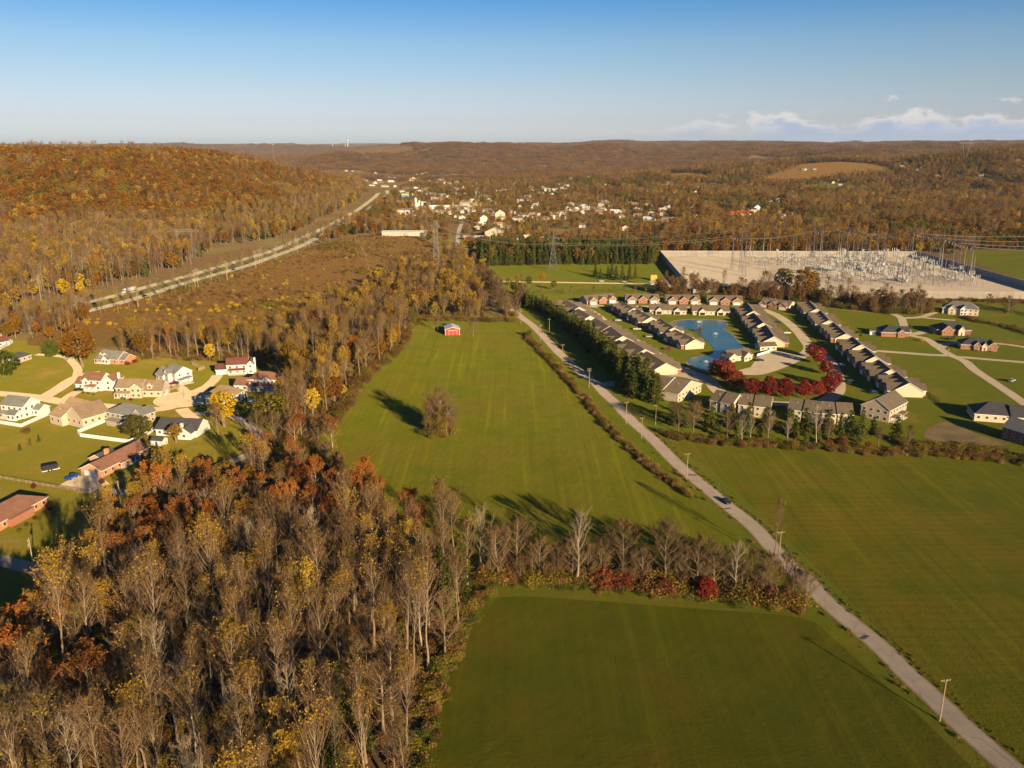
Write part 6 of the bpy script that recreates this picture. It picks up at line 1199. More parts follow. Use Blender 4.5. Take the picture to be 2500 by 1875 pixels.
def aframe(p, label, H=26, rz=0.0, spikes=True):
    r = empty('gantry_tower', (p[0], p[1], 0), rz, label, 'gantry', 'gantry towers of the substation'); b = MB()
    for y in (-3.2, 3.2): b.bar((0, y, 0), (0, y*.12, H*.72), .22, 0, 4, .16)
    b.bar((2.6, 0, 0), (0, 0, H*.7), .18)
    for k in range(7):
        t0, t1 = k/7*.7, (k+1)/7*.7; w0 = 3.2*(1-t0/.72*.88); w1 = 3.2*(1-t1/.72*.88); b.bar((0, -w0, t0*H), (0, w1, t1*H), .07); b.bar((0, w0, t0*H), (0, -w1, t1*H), .07); b.bar((0, -w1, t1*H), (0, w1, t1*H), .07)
    b.build('lattice_leg', M['steel'], r); b = MB(); b.bar((-.8, 0, H*.72), (0, 0, H), .12, 0, 4, .05); b.bar((.8, 0, H*.72), (0, 0, H), .12, 0, 4, .05); b.build('spire', M['steel'], r); return r
def beam(a, b, z, label, w=.9):
    a = np.asarray(a); b = np.asarray(b); d = b-a; L = float(np.linalg.norm(d)); r = empty('gantry_beam', (a[0], a[1], 0), math.atan2(d[1], d[0]), label, 'gantry beam', 'gantry beams of the substation'); m = MB()
    for y in (-w/2, w/2):
        for zz in (z-w/2, z+w/2): m.bar((0, y, zz), (L, y, zz), .09)
    n = max(2, int(L/1.8))
    for k in range(n):
        x0, x1 = L*k/n, L*(k+1)/n
        for y in (-w/2, w/2): m.bar((x0, y, z-w/2), (x1, y, z+w/2), .05)
        m.bar((x0, -w/2, z+w/2), (x1, w/2, z+w/2), .05)
    m.build('truss', M['steel'], r)
    for k in range(3):
        x = L*(k+.5)/3; m = MB(); m.bar((x, 0, z-w/2), (x, 0, z-w/2-2.4), .16, 0, 6); m.build('insulator_string', M['porcelain'], r)
    return r
GT = [z3(1850, 1130), z3(1915, 1150), z3(1945, 1185), z4(580, 1010), z4(640, 1040), z4(770, 1000), z4(835, 1010), z4(910, 1040), z4(975, 1050), z4(1065, 1050), z4(1125, 1070), z4(1330, 1090), z4(1390, 1110), z4(1490, 1140), z4(1560, 1150), z4(1640, 1190), z4(1690, 1210), z4(1780, 1235)]
for i, p in enumerate(GT): aframe(p, 'spired steel gantry tower in the substation' if i > 2 else 'spired steel gantry tower on the left of the substation yard', 46 if i < 3 or i > 10 else 38, .15*(i % 3))
for a, b in ((0, 1), (3, 4), (5, 6), (7, 8), (9, 10), (11, 12), (13, 14), (15, 16), (12, 13), (14, 15), (16, 17), (6, 7), (8, 9)): beam(GT[a], GT[b], 33 if a > 10 or a < 2 else 27.3, 'lattice beam spanning between gantry towers of the substation')
def bus_post():
    b = MB(); b.bar((0, 0, 0), (0, 0, 6.2), .20, 0, 6); me1 = b.mesh('post', [M['steel']]); b = MB(); b.bar((0, 0, 6.2), (0, 0, 8.0), .24, 0, 6, .16); me2 = b.mesh('insulator', [M['porcelain']]); b = MB(); b.box(-1.6, 1.6, -.14, .14, 6.02, 6.2); me3 = b.mesh('cap_beam', [M['steel']]); return me1, me2, me3
BM = bus_post()
def support(x, y, rz, label, s=1.0):
    r = empty('bus_support', (x, y, 0), rz, label, 'bus support', 'bus supports of the substation'); r.scale = (s, s, s)
    link(bpy.data.objects.new('post', BM[0]), r); link(bpy.data.objects.new('cap_beam', BM[2]), r)
    for xx in (-1.4, 0, 1.4): q = bpy.data.objects.new('insulator', BM[1]); q.location = (xx, 0, 0); link(q, r)
cnt = 0
for i in range(19):
    for j in range(18):
        p = g(2020+28*i-60, 0+650+j*4.2) if False else np.array((262+i*10+rng.normal()*1.6, 742+j*10.8+rng.normal()*1.6))
        if not in_poly(p[None], PAD)[0] or rng.rand() < .10 or p[0] > 425 or cnt >= 290: continue
        if p[0] < 300 and rng.rand() < .45: continue
        support(p[0], p[1], 0 if j % 2 else math.pi/2, 'steel bus support post with white insulators in the substation', rng.choice((.8, 1.0, 1.25, 1.7))); cnt += 1
def portal():
    b = MB()
    b.bar((0, 0, 0), (0, 0, 8.6), .24, 0, 4); b.bar((0, -1.1, 0), (0, -.05, 8.4), .1, 0, 4)
    fr = b.mesh('column', [M['steel']]); b = MB(); b.box(-4.9, 4.9, -.22, .22, 8.6, 9.0); bm_ = b.mesh('cross_beam', [M['steel']]); b = MB()
    b.bar((0, 0, 9.0), (0, 0, 10.6), .17, 0, 6, .11); ins = b.mesh('insulator', [M['porcelain']]); return fr, bm_, ins
PT = portal()
for i in range(46):
    p = np.array((rng.uniform(265, 430), rng.uniform(742, 925)))
    if not in_poly(p[None], PAD)[0]: continue
    r = empty('switch_frame', (p[0], p[1], 0), (0, math.pi/2)[i % 2], 'steel portal frame carrying three insulators in the substation', 'switch frame', 'switch frames of the substation'); link(bpy.data.objects.new('cross_beam', PT[1]), r)
    for xx in (-4.5, 4.5): q = bpy.data.objects.new('column', PT[0]); q.location = (xx, 0, 0); link(q, r)
    for xx in (-3.6, 0, 3.6): q = bpy.data.objects.new('insulator', PT[2]); q.location = (xx, 0, 0); link(q, r)
bu = empty('busbars', (0, 0, 0), 0, 'pale aluminium busbars running over the substation equipment', 'busbars')
for j in range(0, 14):
    m = MB(); y = 745+j*13.5; m.bar((250+3*(j % 4)*4, y, 8.1), (405-(j % 3)*14, y, 8.1), .06, 0, 5); m.build('busbar', M['steel'], bu)
for i in range(0, 11, 2):
    m = MB(); x = 255+i*13.5; m.bar((x, 760, 9.6), (x, 905, 9.6), .06, 0, 5); m.build('busbar', M['steel'], bu)
b = MB(); b.bar((0, 0, 0), (0, 0, 14), .32, 0, 6, .2); LM1 = b.mesh('shaft', [M['steel']]); b = MB(); b.bar((0, 0, 14), (0, 0, 22), .14, 0, 5, .05); LM2 = b.mesh('lightning_rod', [M['steel']])
for i in range(44):
    p = np.array((rng.uniform(235, 435), rng.uniform(735, 930)))
    if not in_poly(p[None], PAD)[0]: continue
    r = empty('lightning_mast', (p[0], p[1], 0), 0, 'slim steel lightning mast standing in the substation yard', 'mast', 'lightning masts of the substation'); k = rng.uniform(.8, 1.6); r.scale = (k, k, k); link(bpy.data.objects.new('shaft', LM1), r); link(bpy.data.objects.new('lightning_rod', LM2), r)
def breaker_parts():
    b = MB(); b.box(-1.5, 1.5, -.7, .7, .6, 1.9); tank = b.mesh('tank', [M['porcelain']]); b = MB()
    for x in (-1.2, 1.2):
        for y in (-.5, .5): b.box(x-.08, x+.08, y-.08, y+.08, 0, .6)
    legs = b.mesh('frame', [M['steel']]); b = MB(); b.bar((0, 0, 1.9), (0, 0, 4.0), .2, 0, 7, .12); bush = b.mesh('bushing', [M['porcelain']]); return tank, legs, bush
BK = breaker_parts()
for i, (f, x, y) in enumerate([(z4, 640+22*k, 1130+6*k) for k in range(6)]+[(z4, 930+28*k, 1120+9*k) for k in range(6)]+[(z4, 1215, 1215), (z4, 1265, 1225), (z4, 1300, 1230), (z4, 965, 1100), (z4, 1000, 1110), (z4, 1120, 1100), (z3, 1555, 1180)]):
    p = f(x, y); r = empty('circuit_breaker', (p[0], p[1], 0), .1*i, 'white circuit breaker with upright bushings on the substation gravel' if f is z4 else 'lone white equipment box on the empty substation gravel', 'circuit breaker', 'circuit breakers of the substation' if f is z4 else None); r.scale = (1.5, 1.5, 1.5)
    link(bpy.data.objects.new('tank', BK[0]), r); link(bpy.data.objects.new('frame', BK[1]), r)
    for xx in (-1.0, 0, 1.0):
        for s_ in (-1, 1): q = bpy.data.objects.new('bushing', BK[2]); q.location = (xx, s_*.35, 0); q.rotation_euler = (-s_*.35, 0, 0); link(q, r)
tl = empty('transmission_lines', (0, 0, 0), 0, 'golden-lit transmission wires from the left wood past the pylons to the substation', 'wires')
def span(a, za, b, zb, sag, offs, r=.055):
    d = (np.asarray(b)-np.asarray(a)); d = d/np.linalg.norm(d); n = np.array((-d[1], d[0]))
    for o in offs: A = a+n*o; B = b+n*o; wire('wire', (A[0], A[1], za), (B[0], B[1], zb), sag, r, tl, 22)
span(T2, 46, T1, 27, 6, (-3.5, 3.5)); span(T1, 27, GT[0], 33, 4, (-8, -7, 7, 8)); span(T1, 33, GT[0], 40, 4, (-5, 5)); span(T3, 30, T2, 46, 14, (-9, 0, 9), .045); span(T3, 30, T3+np.array((-420, 60)), 62, 12, (-9, 0, 9), .05)
span(GT[1], 33, GT[3], 27, 3, (-3, 0, 3)); span(GT[3], 27, GT[5], 27, 2, (-2, 2)); span(GT[5], 27, GT[7], 27, 2, (-2, 0, 2)); span(GT[7], 27, GT[11], 33, 4, (-3, -1, 1, 3)); span(GT[9], 27, GT[13], 33, 4, (-3, 0, 3))
for k in (11, 13, 15, 17): span(GT[k], 33, GT[k]+np.array((230, 30)), 34, 6, (-2, 0, 2))
# ---- vehicles
def carmat(name, col): 
    t = NT(name); b = t.new('ShaderNodeBsdfPrincipled'); b.inputs['Base Color'].default_value = (*col, 1); b.inputs['Roughness'].default_value = .25; b.inputs['Coat Weight'].default_value = .6; b.inputs['Metallic'].default_value = .2; t.l.new(b.outputs[0], t.out.inputs['Surface']); return t.mat
PAINT = {k: carmat('paint_'+k, c) for k, c in dict(white=(.72, .72, .70), navy=(.012, .02, .05), blue=(.02, .09, .40), black=(.012, .012, .014), red=(.30, .02, .03), maroon=(.22, .02, .05), silver=(.45, .45, .46), orange=(.55, .16, .03)).items()}
def prism(b, prof, y0, y1, m, inset=0.0, z_in=None):
    n = len(prof); base = len(b.v)
    for y, s_ in ((y0, 1), (y1, -1)):
        for x, z in prof: b.v.append((x, y+s_*(inset if (z_in is not None and z > z_in) else 0), z))
    for i in range(n): j = (i+1) % n; b.f.append((base+i, base+j, base+n+j, base+n+i)); b.m.append(m)
    b.f.append(tuple(base+i for i in range(n))[::-1]); b.m.append(m); b.f.append(tuple(base+n+i for i in range(n))); b.m.append(m)
BODY = {'sedan': ([(-2.3, .35), (2.25, .35), (2.3, .7), (2.1, .85), (1.1, .98), (-1.5, 1.02), (-2.2, .98), (-2.32, .7)], [(1.05, .97), (.25, 1.45), (-.95, 1.45), (-1.75, 1.0)]),
        'suv': ([(-2.3, .4), (2.25, .4), (2.3, .85), (2.1, 1.05), (1.2, 1.12), (-2.25, 1.15), (-2.32, .7)], [(1.15, 1.1), (.5, 1.68), (-2.0, 1.68), (-2.25, 1.13)]),
        'pickup': ([(-2.8, .5), (2.6, .5), (2.65, .95), (2.4, 1.15), (1.3, 1.22), (-.55, 1.25), (-.6, 1.15), (-2.8, 1.15)], [(1.25, 1.2), (.7, 1.8), (-.5, 1.8), (-.62, 1.22)]),
        'van': ([(-2.5, .4), (2.4, .4), (2.45, .95), (1.9, 1.15), (-2.5, 1.2)], [(1.9, 1.14), (1.1, 2.05), (-2.48, 2.05), (-2.5, 1.18)])}
_cm = {}
def car(p, rz, kind, col, label, group=None, z=.1, s=1.0):
    if (kind, col) not in _cm:
        lo, hi = BODY[kind]; b = MB(); prism(b, lo, -.9, .9, 0); body = b.mesh('body', [PAINT[col]]); b = MB(); prism(b, hi, -.8, .8, 0, .12, hi[0][1]+.1); gl = b.mesh('window', [M['glass']])
        b = MB(); prism(b, [(x*.9, z-.0) for x, z in hi if z > hi[1][1]-.01][:0] or [(hi[1][0]-.05, hi[1][1]-.02), (hi[2][0]+.05, hi[2][1]-.02), (hi[2][0]+.05, hi[2][1]+.05), (hi[1][0]-.05, hi[1][1]+.05)], -.7, .7, 0); rf = b.mesh('roof', [PAINT[col]])
        b = MB(); b.bar((0, -.12, 0), (0, .12, 0), .34, 0, 12); wh = b.mesh('wheel', [M['rubber']]); b = MB(); b.box(-.03, .03, -.16, .16, -.07, .07); hl = b.mesh('headlight', [M['porcelain']]); _cm[(kind, col)] = (body, gl, rf, wh, hl)
    body, gl, rf, wh, hl = _cm[(kind, col)]; r = empty('parked_car' if group != 'moving' else 'car', (p[0], p[1], z), rz, label, kind if kind != 'sedan' else 'car', None if group == 'moving' else group); r.scale = (s, s, s)
    for n, me in (('body', body), ('window', gl), ('roof', rf)): link(bpy.data.objects.new(n, me), r)
    for x in (-1.45, 1.45):
        for y in (-.82, .82): o = bpy.data.objects.new('wheel', wh); o.location = (x, y, .34); link(o, r)
    for y in (-.6, .6): o = bpy.data.objects.new('headlight', hl); o.location = (BODY[kind][0][2][0]-.02, y, .78); link(o, r)
    return r
def rdir(P, q): i = int(np.argmin(np.hypot(*(P-q).T))); i = max(1, min(len(P)-2, i)); d = P[i+1]-P[i-1]; return math.atan2(d[1], d[0])
q = g(1768, 1229); a = rdir(catmull(ROAD, 6), q); car(q+np.array((.8, .5)), a+math.pi, 'sedan', 'navy', 'dark blue car driving along the country road', 'moving', .1)
for (f, x, y, k, c, lb, az) in ((z5, 608, 548, 'sedan', 'navy', 'dark blue car parked by the brown-roofed white house', .3), (z5, 1348, 500, 'suv', 'maroon', 'dark red car beside the white house with the wide porch', 3.0), (z5, 558, 1228, 'pickup', 'blue', 'blue pickup on the ranch house driveway', 1.2), (z6, 712, 455, 'sedan', 'white', 'white car on a driveway, top of the street left of the pond', 3.0), (z6, 868, 530, 'pickup', 'white', 'white pickup on a driveway along the street left of the pond', 3.0), (z6, 970, 592, 'suv', 'silver', 'silver car on a driveway along the street left of the pond', 3.0),
                           (z6, 1120, 692, 'sedan', 'maroon', 'red car by the cream end wall near the pond', 3.0), (z6, 1890, 788, 'sedan', 'black', 'black car in the clubhouse parking lot', .2), (z6, 2040, 470, 'sedan', 'navy', 'dark blue car on a driveway right of the pond', 0), (z7, 240, 562, 'pickup', 'white', 'white pickup on the street between two condominium rows', 0), (z7, 690, 832, 'sedan', 'silver', 'grey car in shade beside the row right of the maples', .2), (z7, 770, 968, 'suv', 'black', 'dark car in shade near the end of the right row', .2), (z7, 965, 1058, 'suv', 'navy', 'dark van parked by the large end condominium', .3), (z7, 2110, 960, 'suv', 'silver', 'silver car in tree shade at the right edge', .6), (z7, 1455, 365, 'sedan', 'navy', 'dark car beside the tall-roofed grey house', 0), (z7, 1600, 610, 'suv', 'black', 'dark car in shade beside the brick house trio', .2),
                           (z3, 850, 1226, 'sedan', 'white', 'white car on the gravel access road, left one', 0), (z3, 1025, 1230, 'sedan', 'silver', 'pale car on the gravel access road, right one', 0), (z3, 1235, 1250, 'van', 'white', 'white van at the gravel yard entrance', 0), (z3, 1265, 1260, 'sedan', 'orange', 'orange-red car at the gravel yard', 0), (z3, 1375, 1212, 'suv', 'white', 'white truck near the substation left wall', 1.5), (z6, 810, 303, 'sedan', 'black', 'dark car before the second back-row condominium', 1.5), (z7, 15, 345, 'sedan', 'maroon', 'dark red car before the rightmost back-row condominium', 1.2)):
    p = f(x, y); car(p, az, k, c, lb)
for (x, y, P, k, c, lb) in ((491, 679, HWL, 'van', 'white', 'white car on the near highway carriageway'), (562, 660, HWL, 'sedan', 'blue', 'blue car on the near highway carriageway'), (833, 536, HWU, 'sedan', 'black', 'dark car on the far highway carriageway, nearer of two'), (816, 543, HWU, 'suv', 'black', 'dark car on the far highway carriageway, farther left'), (842, 530, HWU, 'suv', 'white', 'pale car following on the far highway carriageway'), (866, 516, HWU, 'sedan', 'silver', 'silver car far along the highway'), (345, 726, HWL, 'sedan', 'navy', 'dark car on the highway below the white truck'), (918, 468, HWU, 'sedan', 'black', 'tiny dark car on the highway bend'), (820, 562, HWL, 'sedan', 'white', 'white car on the near carriageway past the dark trees')):
    p = g(x, y); Q = catmull(P, 6); i = int(np.argmin(np.hypot(*(Q-p).T))); car(Q[i]+np.array((2.0, 0)), rdir(Q, p), k, c, lb, 'moving', .1)
Q = catmull(HWU, 6); i = int(np.argmin(np.hypot(*(Q-g(312, 714)).T))); r = empty('semi_truck', (Q[i][0]+1.5, Q[i][1], .1), rdir(Q, Q[i])+math.pi, 'white semi truck with long trailer on the highway', 'truck')
b = MB(); b.box(-8.5, 5.2, -1.3, 1.3, 1.1, 4.1); b.build('trailer', PAINT['white'], r); b = MB(); prism(b, [(5.6, .6), (8.9, .6), (9.0, 1.9), (7.9, 2.1), (7.5, 3.6), (5.6, 3.7)], -1.2, 1.2, 0); b.build('cab', PAINT['white'], r); b = MB(); b.box(7.3, 7.95, -1.05, 1.05, 2.2, 3.1); b.build('windscreen', M['glass'], r)
for x in (-7.6, -6.4, 4.0, 5.2, 8.1):
    for y in (-1.1, 1.1): b = MB(); b.bar((x, y-.15, .5), (x, y+.15, .5), .5, 0, 12); b.build('wheel', M['rubber'], r)
p = z5(385, 1165); r = empty('trailer', (p[0], p[1], .05), .65, 'black enclosed trailer standing on the left lawn', 'trailer'); b = MB(); prism(b, [(-2.8, .6), (2.6, .6), (3.1, 1.5), (2.6, 2.5), (-2.8, 2.6)], -1.15, 1.15, 0); b.build('body', M['blackplastic'], r); b = MB(); b.box(-2.9, 3.4, -1.3, 1.3, .35, .58); b.build('deck', M['trim'], r)
for x in (-.6, .5):
    for y in (-1.25, 1.25): b = MB(); b.bar((x, y-.1, .33), (x, y+.1, .33), .33, 0, 10); b.build('wheel', M['rubber'], r)
# ---- fountains, lamps, small things
M['spray'] = plain('white_spray', (.75, .78, .8), .6, .1)
for x, y, s_, lb in ((1382, 478, 1.2, 'fountain spraying in the pale far arm of the pond'), (1520, 572, .9, 'small fountain in the dark middle of the pond'), (1440, 805, .8, 'small fountain in the near arm of the pond')):
    p = z6(x, y); r = empty('fountain', (p[0], p[1], .1), 0, lb, 'fountain'); b = MB()
    for k in range(26):
        a = k/26*6.28; rr = .7+.9*(k % 3)/2
        P = [(math.cos(a)*rr*t, math.sin(a)*rr*t, 3.2*s_*(t*1.9-1.75*t*t)) for t in np.linspace(0, 1.05, 6)]; b.tube([(x_*s_*1.4, y_*s_*1.4, max(0, z_)) for x_, y_, z_ in P], .035, 0, 3)
    b.build('spray', M['spray'], r); b = MB(); b.bar((0, 0, -.05), (0, 0, .25), .5, 0, 10); b.build('float', M['blackplastic'], r)
p = z6(1390, 545); tree('pond_reeds', 'weed1', p[0], p[1], 'clump of tan reeds in the pond beside its narrow waist', 'reeds', None, 1.6)
for f, x, y in ((z5, 1010, 625), (z5, 985, 350), (z5, 1040, 335)): T('red_shrub', 'redshrub0', x, y, .9 if y > 400 else 1.6, 'red shrub before the cream house porch' if y > 400 else 'crimson shrub against the grey-roofed brick house', f, 'shrub', None if y > 400 else 'crimson shrubs by the brick house')
for f, x, y, k, lb in ((z5, 205, 880, 'brushbush0', 'brown rounded shrub on the left lawn'), (z5, 300, 940, 'hedgepine0', 'small conical shrub on the left lawn, nearest the cream house'), (z5, 230, 975, 'hedgepine1', 'small conical shrub on the left lawn, middle of three'), (z5, 152, 1010, 'hedgepine0', 'small conical shrub on the left lawn, lowest of three'), (z5, 258, 1305, 'maroon0', 'small dark red shrub by the split-rail fence'), (z5, 380, 1475, 'maroon1', 'purple shrub at the corner of the left ranch house'), (z5, 790, 1270, 'maroon0', 'dark purple shrub on the ranch driveway edge'), (z7, 1260, 535, 'brown0', 'round brown tree beside the orange brick house'), (z7, 1365, 625, 'yellowbush0', 'yellow-green round shrub by the lane'), (z7, 825, 560, 'hedgepine0', 'left of two slim conifers on the lawn'), (z7, 858, 580, 'hedgepine1', 'right of two slim conifers on the lawn'), (z7, 1460, 565, 'hedgepine0', 'slim conifer left of the wide brick house')):
    T('shrub', k, x, y, {'brushbush0': 1.0, 'hedgepine0': .28, 'hedgepine1': .28, 'maroon0': .28, 'maroon1': .4, 'brown0': .28, 'yellowbush0': 1.0}[k], lb, f, 'shrub')
for i in range(12):
    a = z7(1310, 990); b_ = z7(1500, 1130); p = a+(b_-a)*i/11; tree('shrub', 'hedgepine%d' % (i % 2), p[0], p[1], 'young conifer in the row on the lawn right of the condominiums', 'shrub', 'row of young conifers', .22)
for p in [h_ for h_ in (z5(60, 605),)]: pass
for f, x, y in ((z5, 150, 640), (z5, 940, 612), (z5, 960, 616), (z5, 680, 575), (z5, 720, 585), (z5, 640, 570), (z5, 270, 1545), (z5, 205, 1595), (z5, 345, 1500), (z5, 150, 1640), (z5, 870, 1215), (z5, 930, 1180), (z6, 1700, 800), (z6, 1640, 790), (z6, 1820, 790), (z7, 1880, 700), (z7, 1820, 705), (z7, 1930, 712), (z7, 1640, 590), (z7, 1740, 590)): T('shrub', 'shrub0', x, y, 1.0, 'small clipped foundation shrub against a house front', f, 'shrub', 'foundation shrubs')
def lamp_post(p, label, h=5.0):
    r = empty('street_lamp', (p[0], p[1], 0), 0, label, 'street lamp', 'street lamps'); b = MB(); b.bar((0, 0, 0), (0, 0, h), .07, 0, 6, .05); b.build('post', M['blackplastic'], r); b = MB(); b.box(-.2, .2, -.2, .2, h, h+.45); b.build('lantern', M['porcelain'], r)
for f, x, y, lb in ((z7, 308, 590, 'street lamp on the street right of the pond'), (z7, 1575, 765, 'street lamp at the lane junction on the right'), (z6, 790, 505, 'street lamp on the street left of the pond'), (z6, 1205, 870, 'street lamp at the lower end of the left street'), (z5, 1420, 600, 'street lamp on the turning circle')): lamp_post(f(x, y), lb)
# billboard
p = g(990, 490); r = empty('billboard', (p[0], p[1], 0), -.1, 'blue and yellow billboard beside the highway bend', 'billboard'); b = MB(); b.box(-9, 9, -.3, .3, 8, 16); b.build('frame', M['steel'], r); b = MB(); b.box(-8.7, 8.7, -.42, -.32, 13, 15.7); b.build('yellow_panel', plain('sign_yellow', (.60, .46, .16), .6, .15), r); b = MB(); b.box(-8.7, 8.7, -.42, -.32, 8.3, 12.9); b.build('blue_panel', plain('sign_blue', (.10, .30, .55), .6, .3, .4), r)
for x in (-5, 0, 5): b = MB(); b.box(x-.2, x+.2, -.2, .2, 0, 8); b.build('post', M['steel'], r)
# yellow skid and signs in the yard
p = z3(1250, 1215); r = empty('storage_container', (p[0], p[1], 0), 0, 'yellow container at the end of the gravel access road', 'container'); b = MB(); b.box(-3, 3, -1.3, 1.3, .15, 5.2); b.build('body', plain('container_yellow', (.52, .36, .07), .6, .1), r); b = MB(); b.box(-2.8, -.1, -1.36, -1.3, .3, 5.0); b.box(.1, 2.8, -1.36, -1.3, .3, 5.0); b.build('door', plain('container_door', (.46, .31, .06), .6, .1), r)
# ---- town: larger buildings placed, small houses scattered
def shed(name, label, p, L, D, eave, rise, wall, rmat, rz=0.0, roof='x', win='F', cat='building', group=None, sp=4.0):
    h = House(name, label, p, None, cat, group, rz); h.block(-L/2, L/2, -D/2, D/2, eave, roof, rise, wall, rmat, win, sp=sp, ov=.5); return h.done()
shed('warehouse', 'long low cream building at the edge of the brush meadow', g(988, 575), 62, 14, 5.2, 1.8, 'cream', 'roof_metal', .02, sp=9)
shed('church_hall', 'gabled tan hall with grey roof beside the town street', g(1207, 575), 26, 22, 6, 5.5, 'buff', 'roof_grey', 0, 'y'); shed('brick_block', 'low brick building with pale roof left of the tan hall', g(1160, 585), 30, 14, 4.2, 1.2, 'darkbrick', 'roof_metal', 0, sp=6); shed('brick_block', 'second low brick building nearer the tan hall', g(1188, 588), 16, 12, 4.2, 1.2, 'darkbrick', 'roof_metal', 0)
shed('tall_house', 'tall cream gabled house above the tan hall', g(1220, 536), 17, 14, 11, 6, 'cream', 'roof_tan', .1, 'y'); shed('white_hall', 'white gabled building left of the tan hall', g(1178, 541), 18, 16, 5, 6, 'white', 'roof_grey', .3, 'y'); shed('warehouse', 'white shed with blue-grey roof by the concrete plant', g(988, 521), 34, 18, 6, 3, 'white', 'roof_grey', .35)
shed('warehouse', 'long white building beyond the concrete plant yard', g(1073, 510), 44, 14, 6, 1.5, 'white', 'roof_metal', 0, 'f'); shed('red_roofed_building', 'building with bright red roof right of the town in the trees', g(1803, 526), 46, 18, 5, 3.5, 'cream', 'roof_scarlet' if 'roof_scarlet' in M else 'roof_red', .05) if False else None
M['roof_scarlet'] = plain('scarlet_metal_roof', (.50, .06, .03), .5, .1)
shed('red_roofed_building', 'building with bright red roof among trees right of the town', g(1805, 528), 48, 18, 5, 4.0, 'cream', 'roof_scarlet', .05); shed('white_house', 'white gabled house just above the red-roofed building', g(1845, 514), 14, 12, 6, 5, 'white', 'roof_grey', .2, 'y')
shed('blue_roofed_factory', 'long factory with pale blue roof far beyond the town', g(1465, 434), 190, 60, 9, 2.5, 'white', 'roof_blue' if 'roof_blue' in M else 'roof_metal', 0, 'f', '')
pl = empty('concrete_plant', (*g(1020, 510), 0), 0, 'white concrete plant with silos in the middle distance', 'plant')
for i, (x, y, rr, hh) in enumerate(((-4, 0, 3.2, 20), (3, 2, 3.0, 15), (9, -2, 2.6, 13), (-11, 3, 2.4, 11))): b = MB(); b.bar((x, y, 0), (x, y, hh), rr, 0, 12); b.bar((x, y, hh), (x, y, hh+2.5), rr, 0, 12, .4); b.build('silo', M['porcelain'], pl)
b = MB(); b.box(-16, 16, -6, 5, 0, 5); b.box(-3, 3, -3, 3, 5, 12); b.build('plant_building', M['porcelain'], pl)
sheet('plant_yard', np.array([g(*p) for p in [(960, 528), (1060, 530), (1125, 515), (1130, 500), (1040, 500), (980, 508)]]), .06, M['gravel'])
sheet('town_lawn', np.array([g(*p) for p in [(1060, 528), (1135, 530), (1160, 505), (1110, 512)]]), .05, M['lawn']); sheet('town_lawn', np.array([g(*p) for p in [(935, 500), (985, 512), (965, 535), (930, 525)]]), .05, M['lawn']); sheet('town_lawn', np.array([g(*p) for p in [(1255, 545), (1345, 540), (1335, 525), (1290, 520)]]), .05, M['lawn']); sheet('town_lawn', np.array([g(*p) for p in [(1120, 600), (1165, 605), (1165, 590), (1125, 585)]]), .05, M['lawn'])
TS = [[(1130, 545), (1240, 540), (1340, 535), (1420, 530)], [(1155, 505), (1060, 498), (985, 495)], [(1180, 470), (1280, 475), (1400, 480)], [(1195, 450), (1290, 448), (1400, 450)], [(1190, 455), (1080, 458), (980, 462)], [(1125, 585), (1250, 590), (1400, 592)]]
for s_ in TS: ribbon('town_street', np.array([g(*p) for p in s_]), 7, .10, M['street'])
M['townwhite'] = siding('faded_white_siding', (.46, .44, .41))
PROT = []
for i in range(8):
    w = ('townwhite', 'buff', 'townwhite', 'tan', 'cream', 'darkbrick', 'townwhite', 'buff')[i]; rm = ('roof_grey', 'roof_brown', 'roof_metal', 'roof_tan', 'roof_dark', 'roof_brown', 'roof_metal', 'roof_grey')[i]; L = 11+2*(i % 4)
    h = House('town_house', 'x', (0, 0), None, 'house', 'small houses of the distant town', 0.0); h.block(-L/2, L/2, -4.5, 4.5, 3.2+1.8*(i % 3 == 1), 'x' if i % 4 else 'y', 2.6, w, rm, 'F' if i % 2 else 'R', ov=.4, sp=5); h.block(L/2-.2, L/2+4.5, -3, 3.5, 2.6, 'x', 1.5, w, rm, '', ov=.3); PROT.append(h.done())
PCH = [list(o.children) for o in PROT]
def town(px, py, i, lb, grp, s=1.0):
    p = g(px, py); z = hz1(*p); o = PROT[i % 8]; r = o.copy(); COL.objects.link(r); r.location = (p[0], p[1], z); r.rotation_euler = (0, 0, rng.choice((0, .3, -.4, 1.57, 1.2, .8))); k = s*rng.uniform(.85, 1.15); r.scale = (k, k, k); r['label'] = lb; r['group'] = grp
    for ch in PCH[i % 8]: c = ch.copy(); COL.objects.link(c); c.parent = r
for i, (x, y) in enumerate(NEAR_T): town(x, y, i, 'small pale house in the near part of the distant town' if x < 1560 else 'small pale house among the trees on the far right slopes', 'houses in the near part of the distant town' if x < 1560 else 'houses on the far right slopes')
for n, (x, y) in enumerate(FAR_T): town(x, y, n, 'small pale house among the autumn trees of the distant town', 'houses of the distant town', 1.0)
for o, chs in zip(PROT, PCH):
    for c in chs: bpy.data.objects.remove(c)
    bpy.data.objects.remove(o)
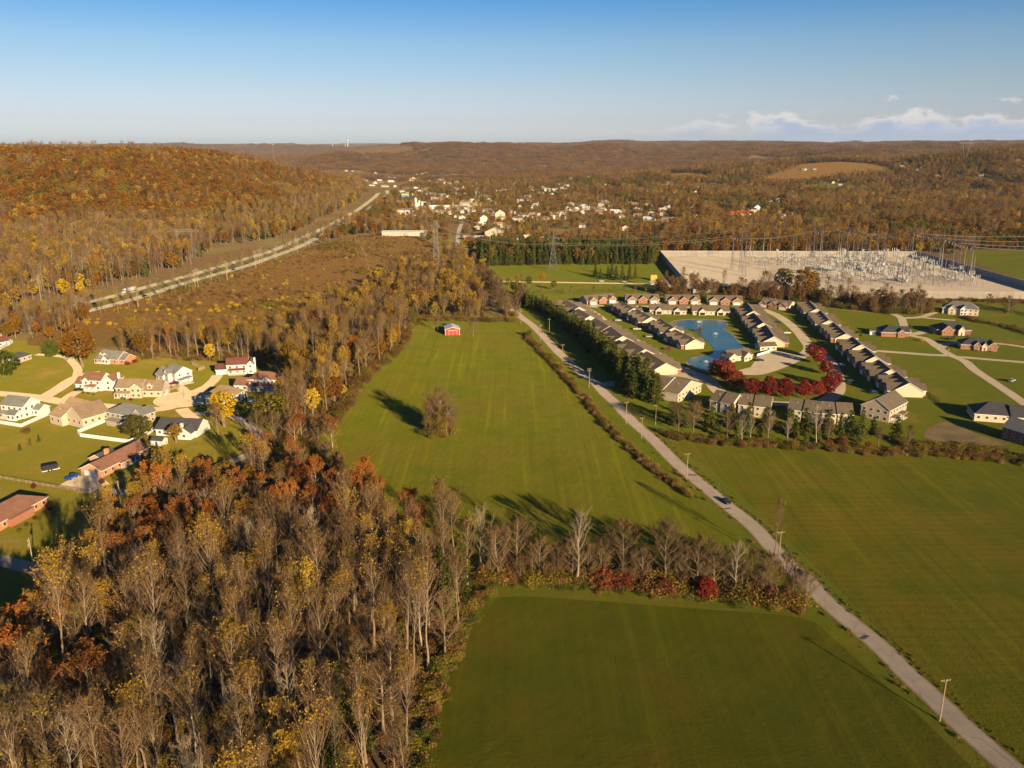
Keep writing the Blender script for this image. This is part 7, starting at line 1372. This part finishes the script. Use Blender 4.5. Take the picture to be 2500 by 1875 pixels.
for i, (x, y, L, lb) in enumerate(((830, 398, 70, 'large pale commercial building left of the far town'), (860, 415, 60, 'white commercial building by the far highway exit'), (905, 433, 50, 'red-topped white shop by the far highway exit'), (975, 403, 70, 'pale school building beside the far green field'), (1060, 423, 90, 'long tan building in the middle of the far town'), (1275, 410, 60, 'large white building in the far town'), (1345, 468, 36, 'white two-storey building in the town right of the street'), (1590, 405, 50, 'white building on the far right ridge'))):
    shed('commercial_building', lb, g(x, y), L, 30, 8, .8, ('white', 'white', 'white', 'cream', 'buff', 'white', 'white', 'white')[i], 'roof_scarlet' if i == 2 else 'roof_metal', 0, 'f', '')
# far water tower and stacks on the horizon
for dx, hh, lb in ((849, 160, 'white water tower on the far horizon'),):
    Y = 11500.0; X = (dx-CX)/F_PX*Y*CP; zb = hz1(X, Y); zt = CAMH+Y*(355-342)/F_PX; r = empty('water_tower', (X, Y, zb), 0, lb, 'water tower'); b = MB(); b.bar((0, 0, 0), (0, 0, zt-zb-20), 6, 0, 10); b.build('stem', M['porcelain'], r); b = MB(); b.bar((0, 0, zt-zb-30), (0, 0, zt-zb-20), 6, 0, 14, 19); b.bar((0, 0, zt-zb-20), (0, 0, zt-zb-6), 19, 0, 14, 19); b.bar((0, 0, zt-zb-6), (0, 0, zt-zb), 19, 0, 14, 7); b.build('tank', M['porcelain'], r)
for dx in (812, 843): Y = 11500.0; X = (dx-CX)/F_PX*Y*CP; zb = hz1(X, Y); zt = CAMH+Y*5/F_PX; r = empty('smokestack', (X, Y, zb), 0, 'thin smokestack on the far horizon', 'smokestack', 'smokestacks on the horizon'); b = MB(); b.bar((0, 0, 0), (0, 0, zt-zb), 3.5, 0, 10, 2.5); b.build('stack', M['porcelain'], r)
# ------------------------------------------------------------------ the air
b = MB(); b.box(-47000, 47000, -3400, 47500, -3.0, 330.0)
hm = bpy.data.materials.new('thin_haze'); hm.use_nodes = True; hm.node_tree.nodes.clear()
_o = hm.node_tree.nodes.new('ShaderNodeOutputMaterial'); _v = hm.node_tree.nodes.new('ShaderNodeVolumePrincipled')
_v.inputs['Color'].default_value = (.62, .78, 1.0, 1); _v.inputs['Density'].default_value = 2.0e-5; _v.inputs['Anisotropy'].default_value = 0.0
hm.node_tree.links.new(_v.outputs[0], _o.inputs['Volume'])
tag(b.build('haze', hm), 'thin blue haze lying over the whole valley', 'haze', None, 'stuff')
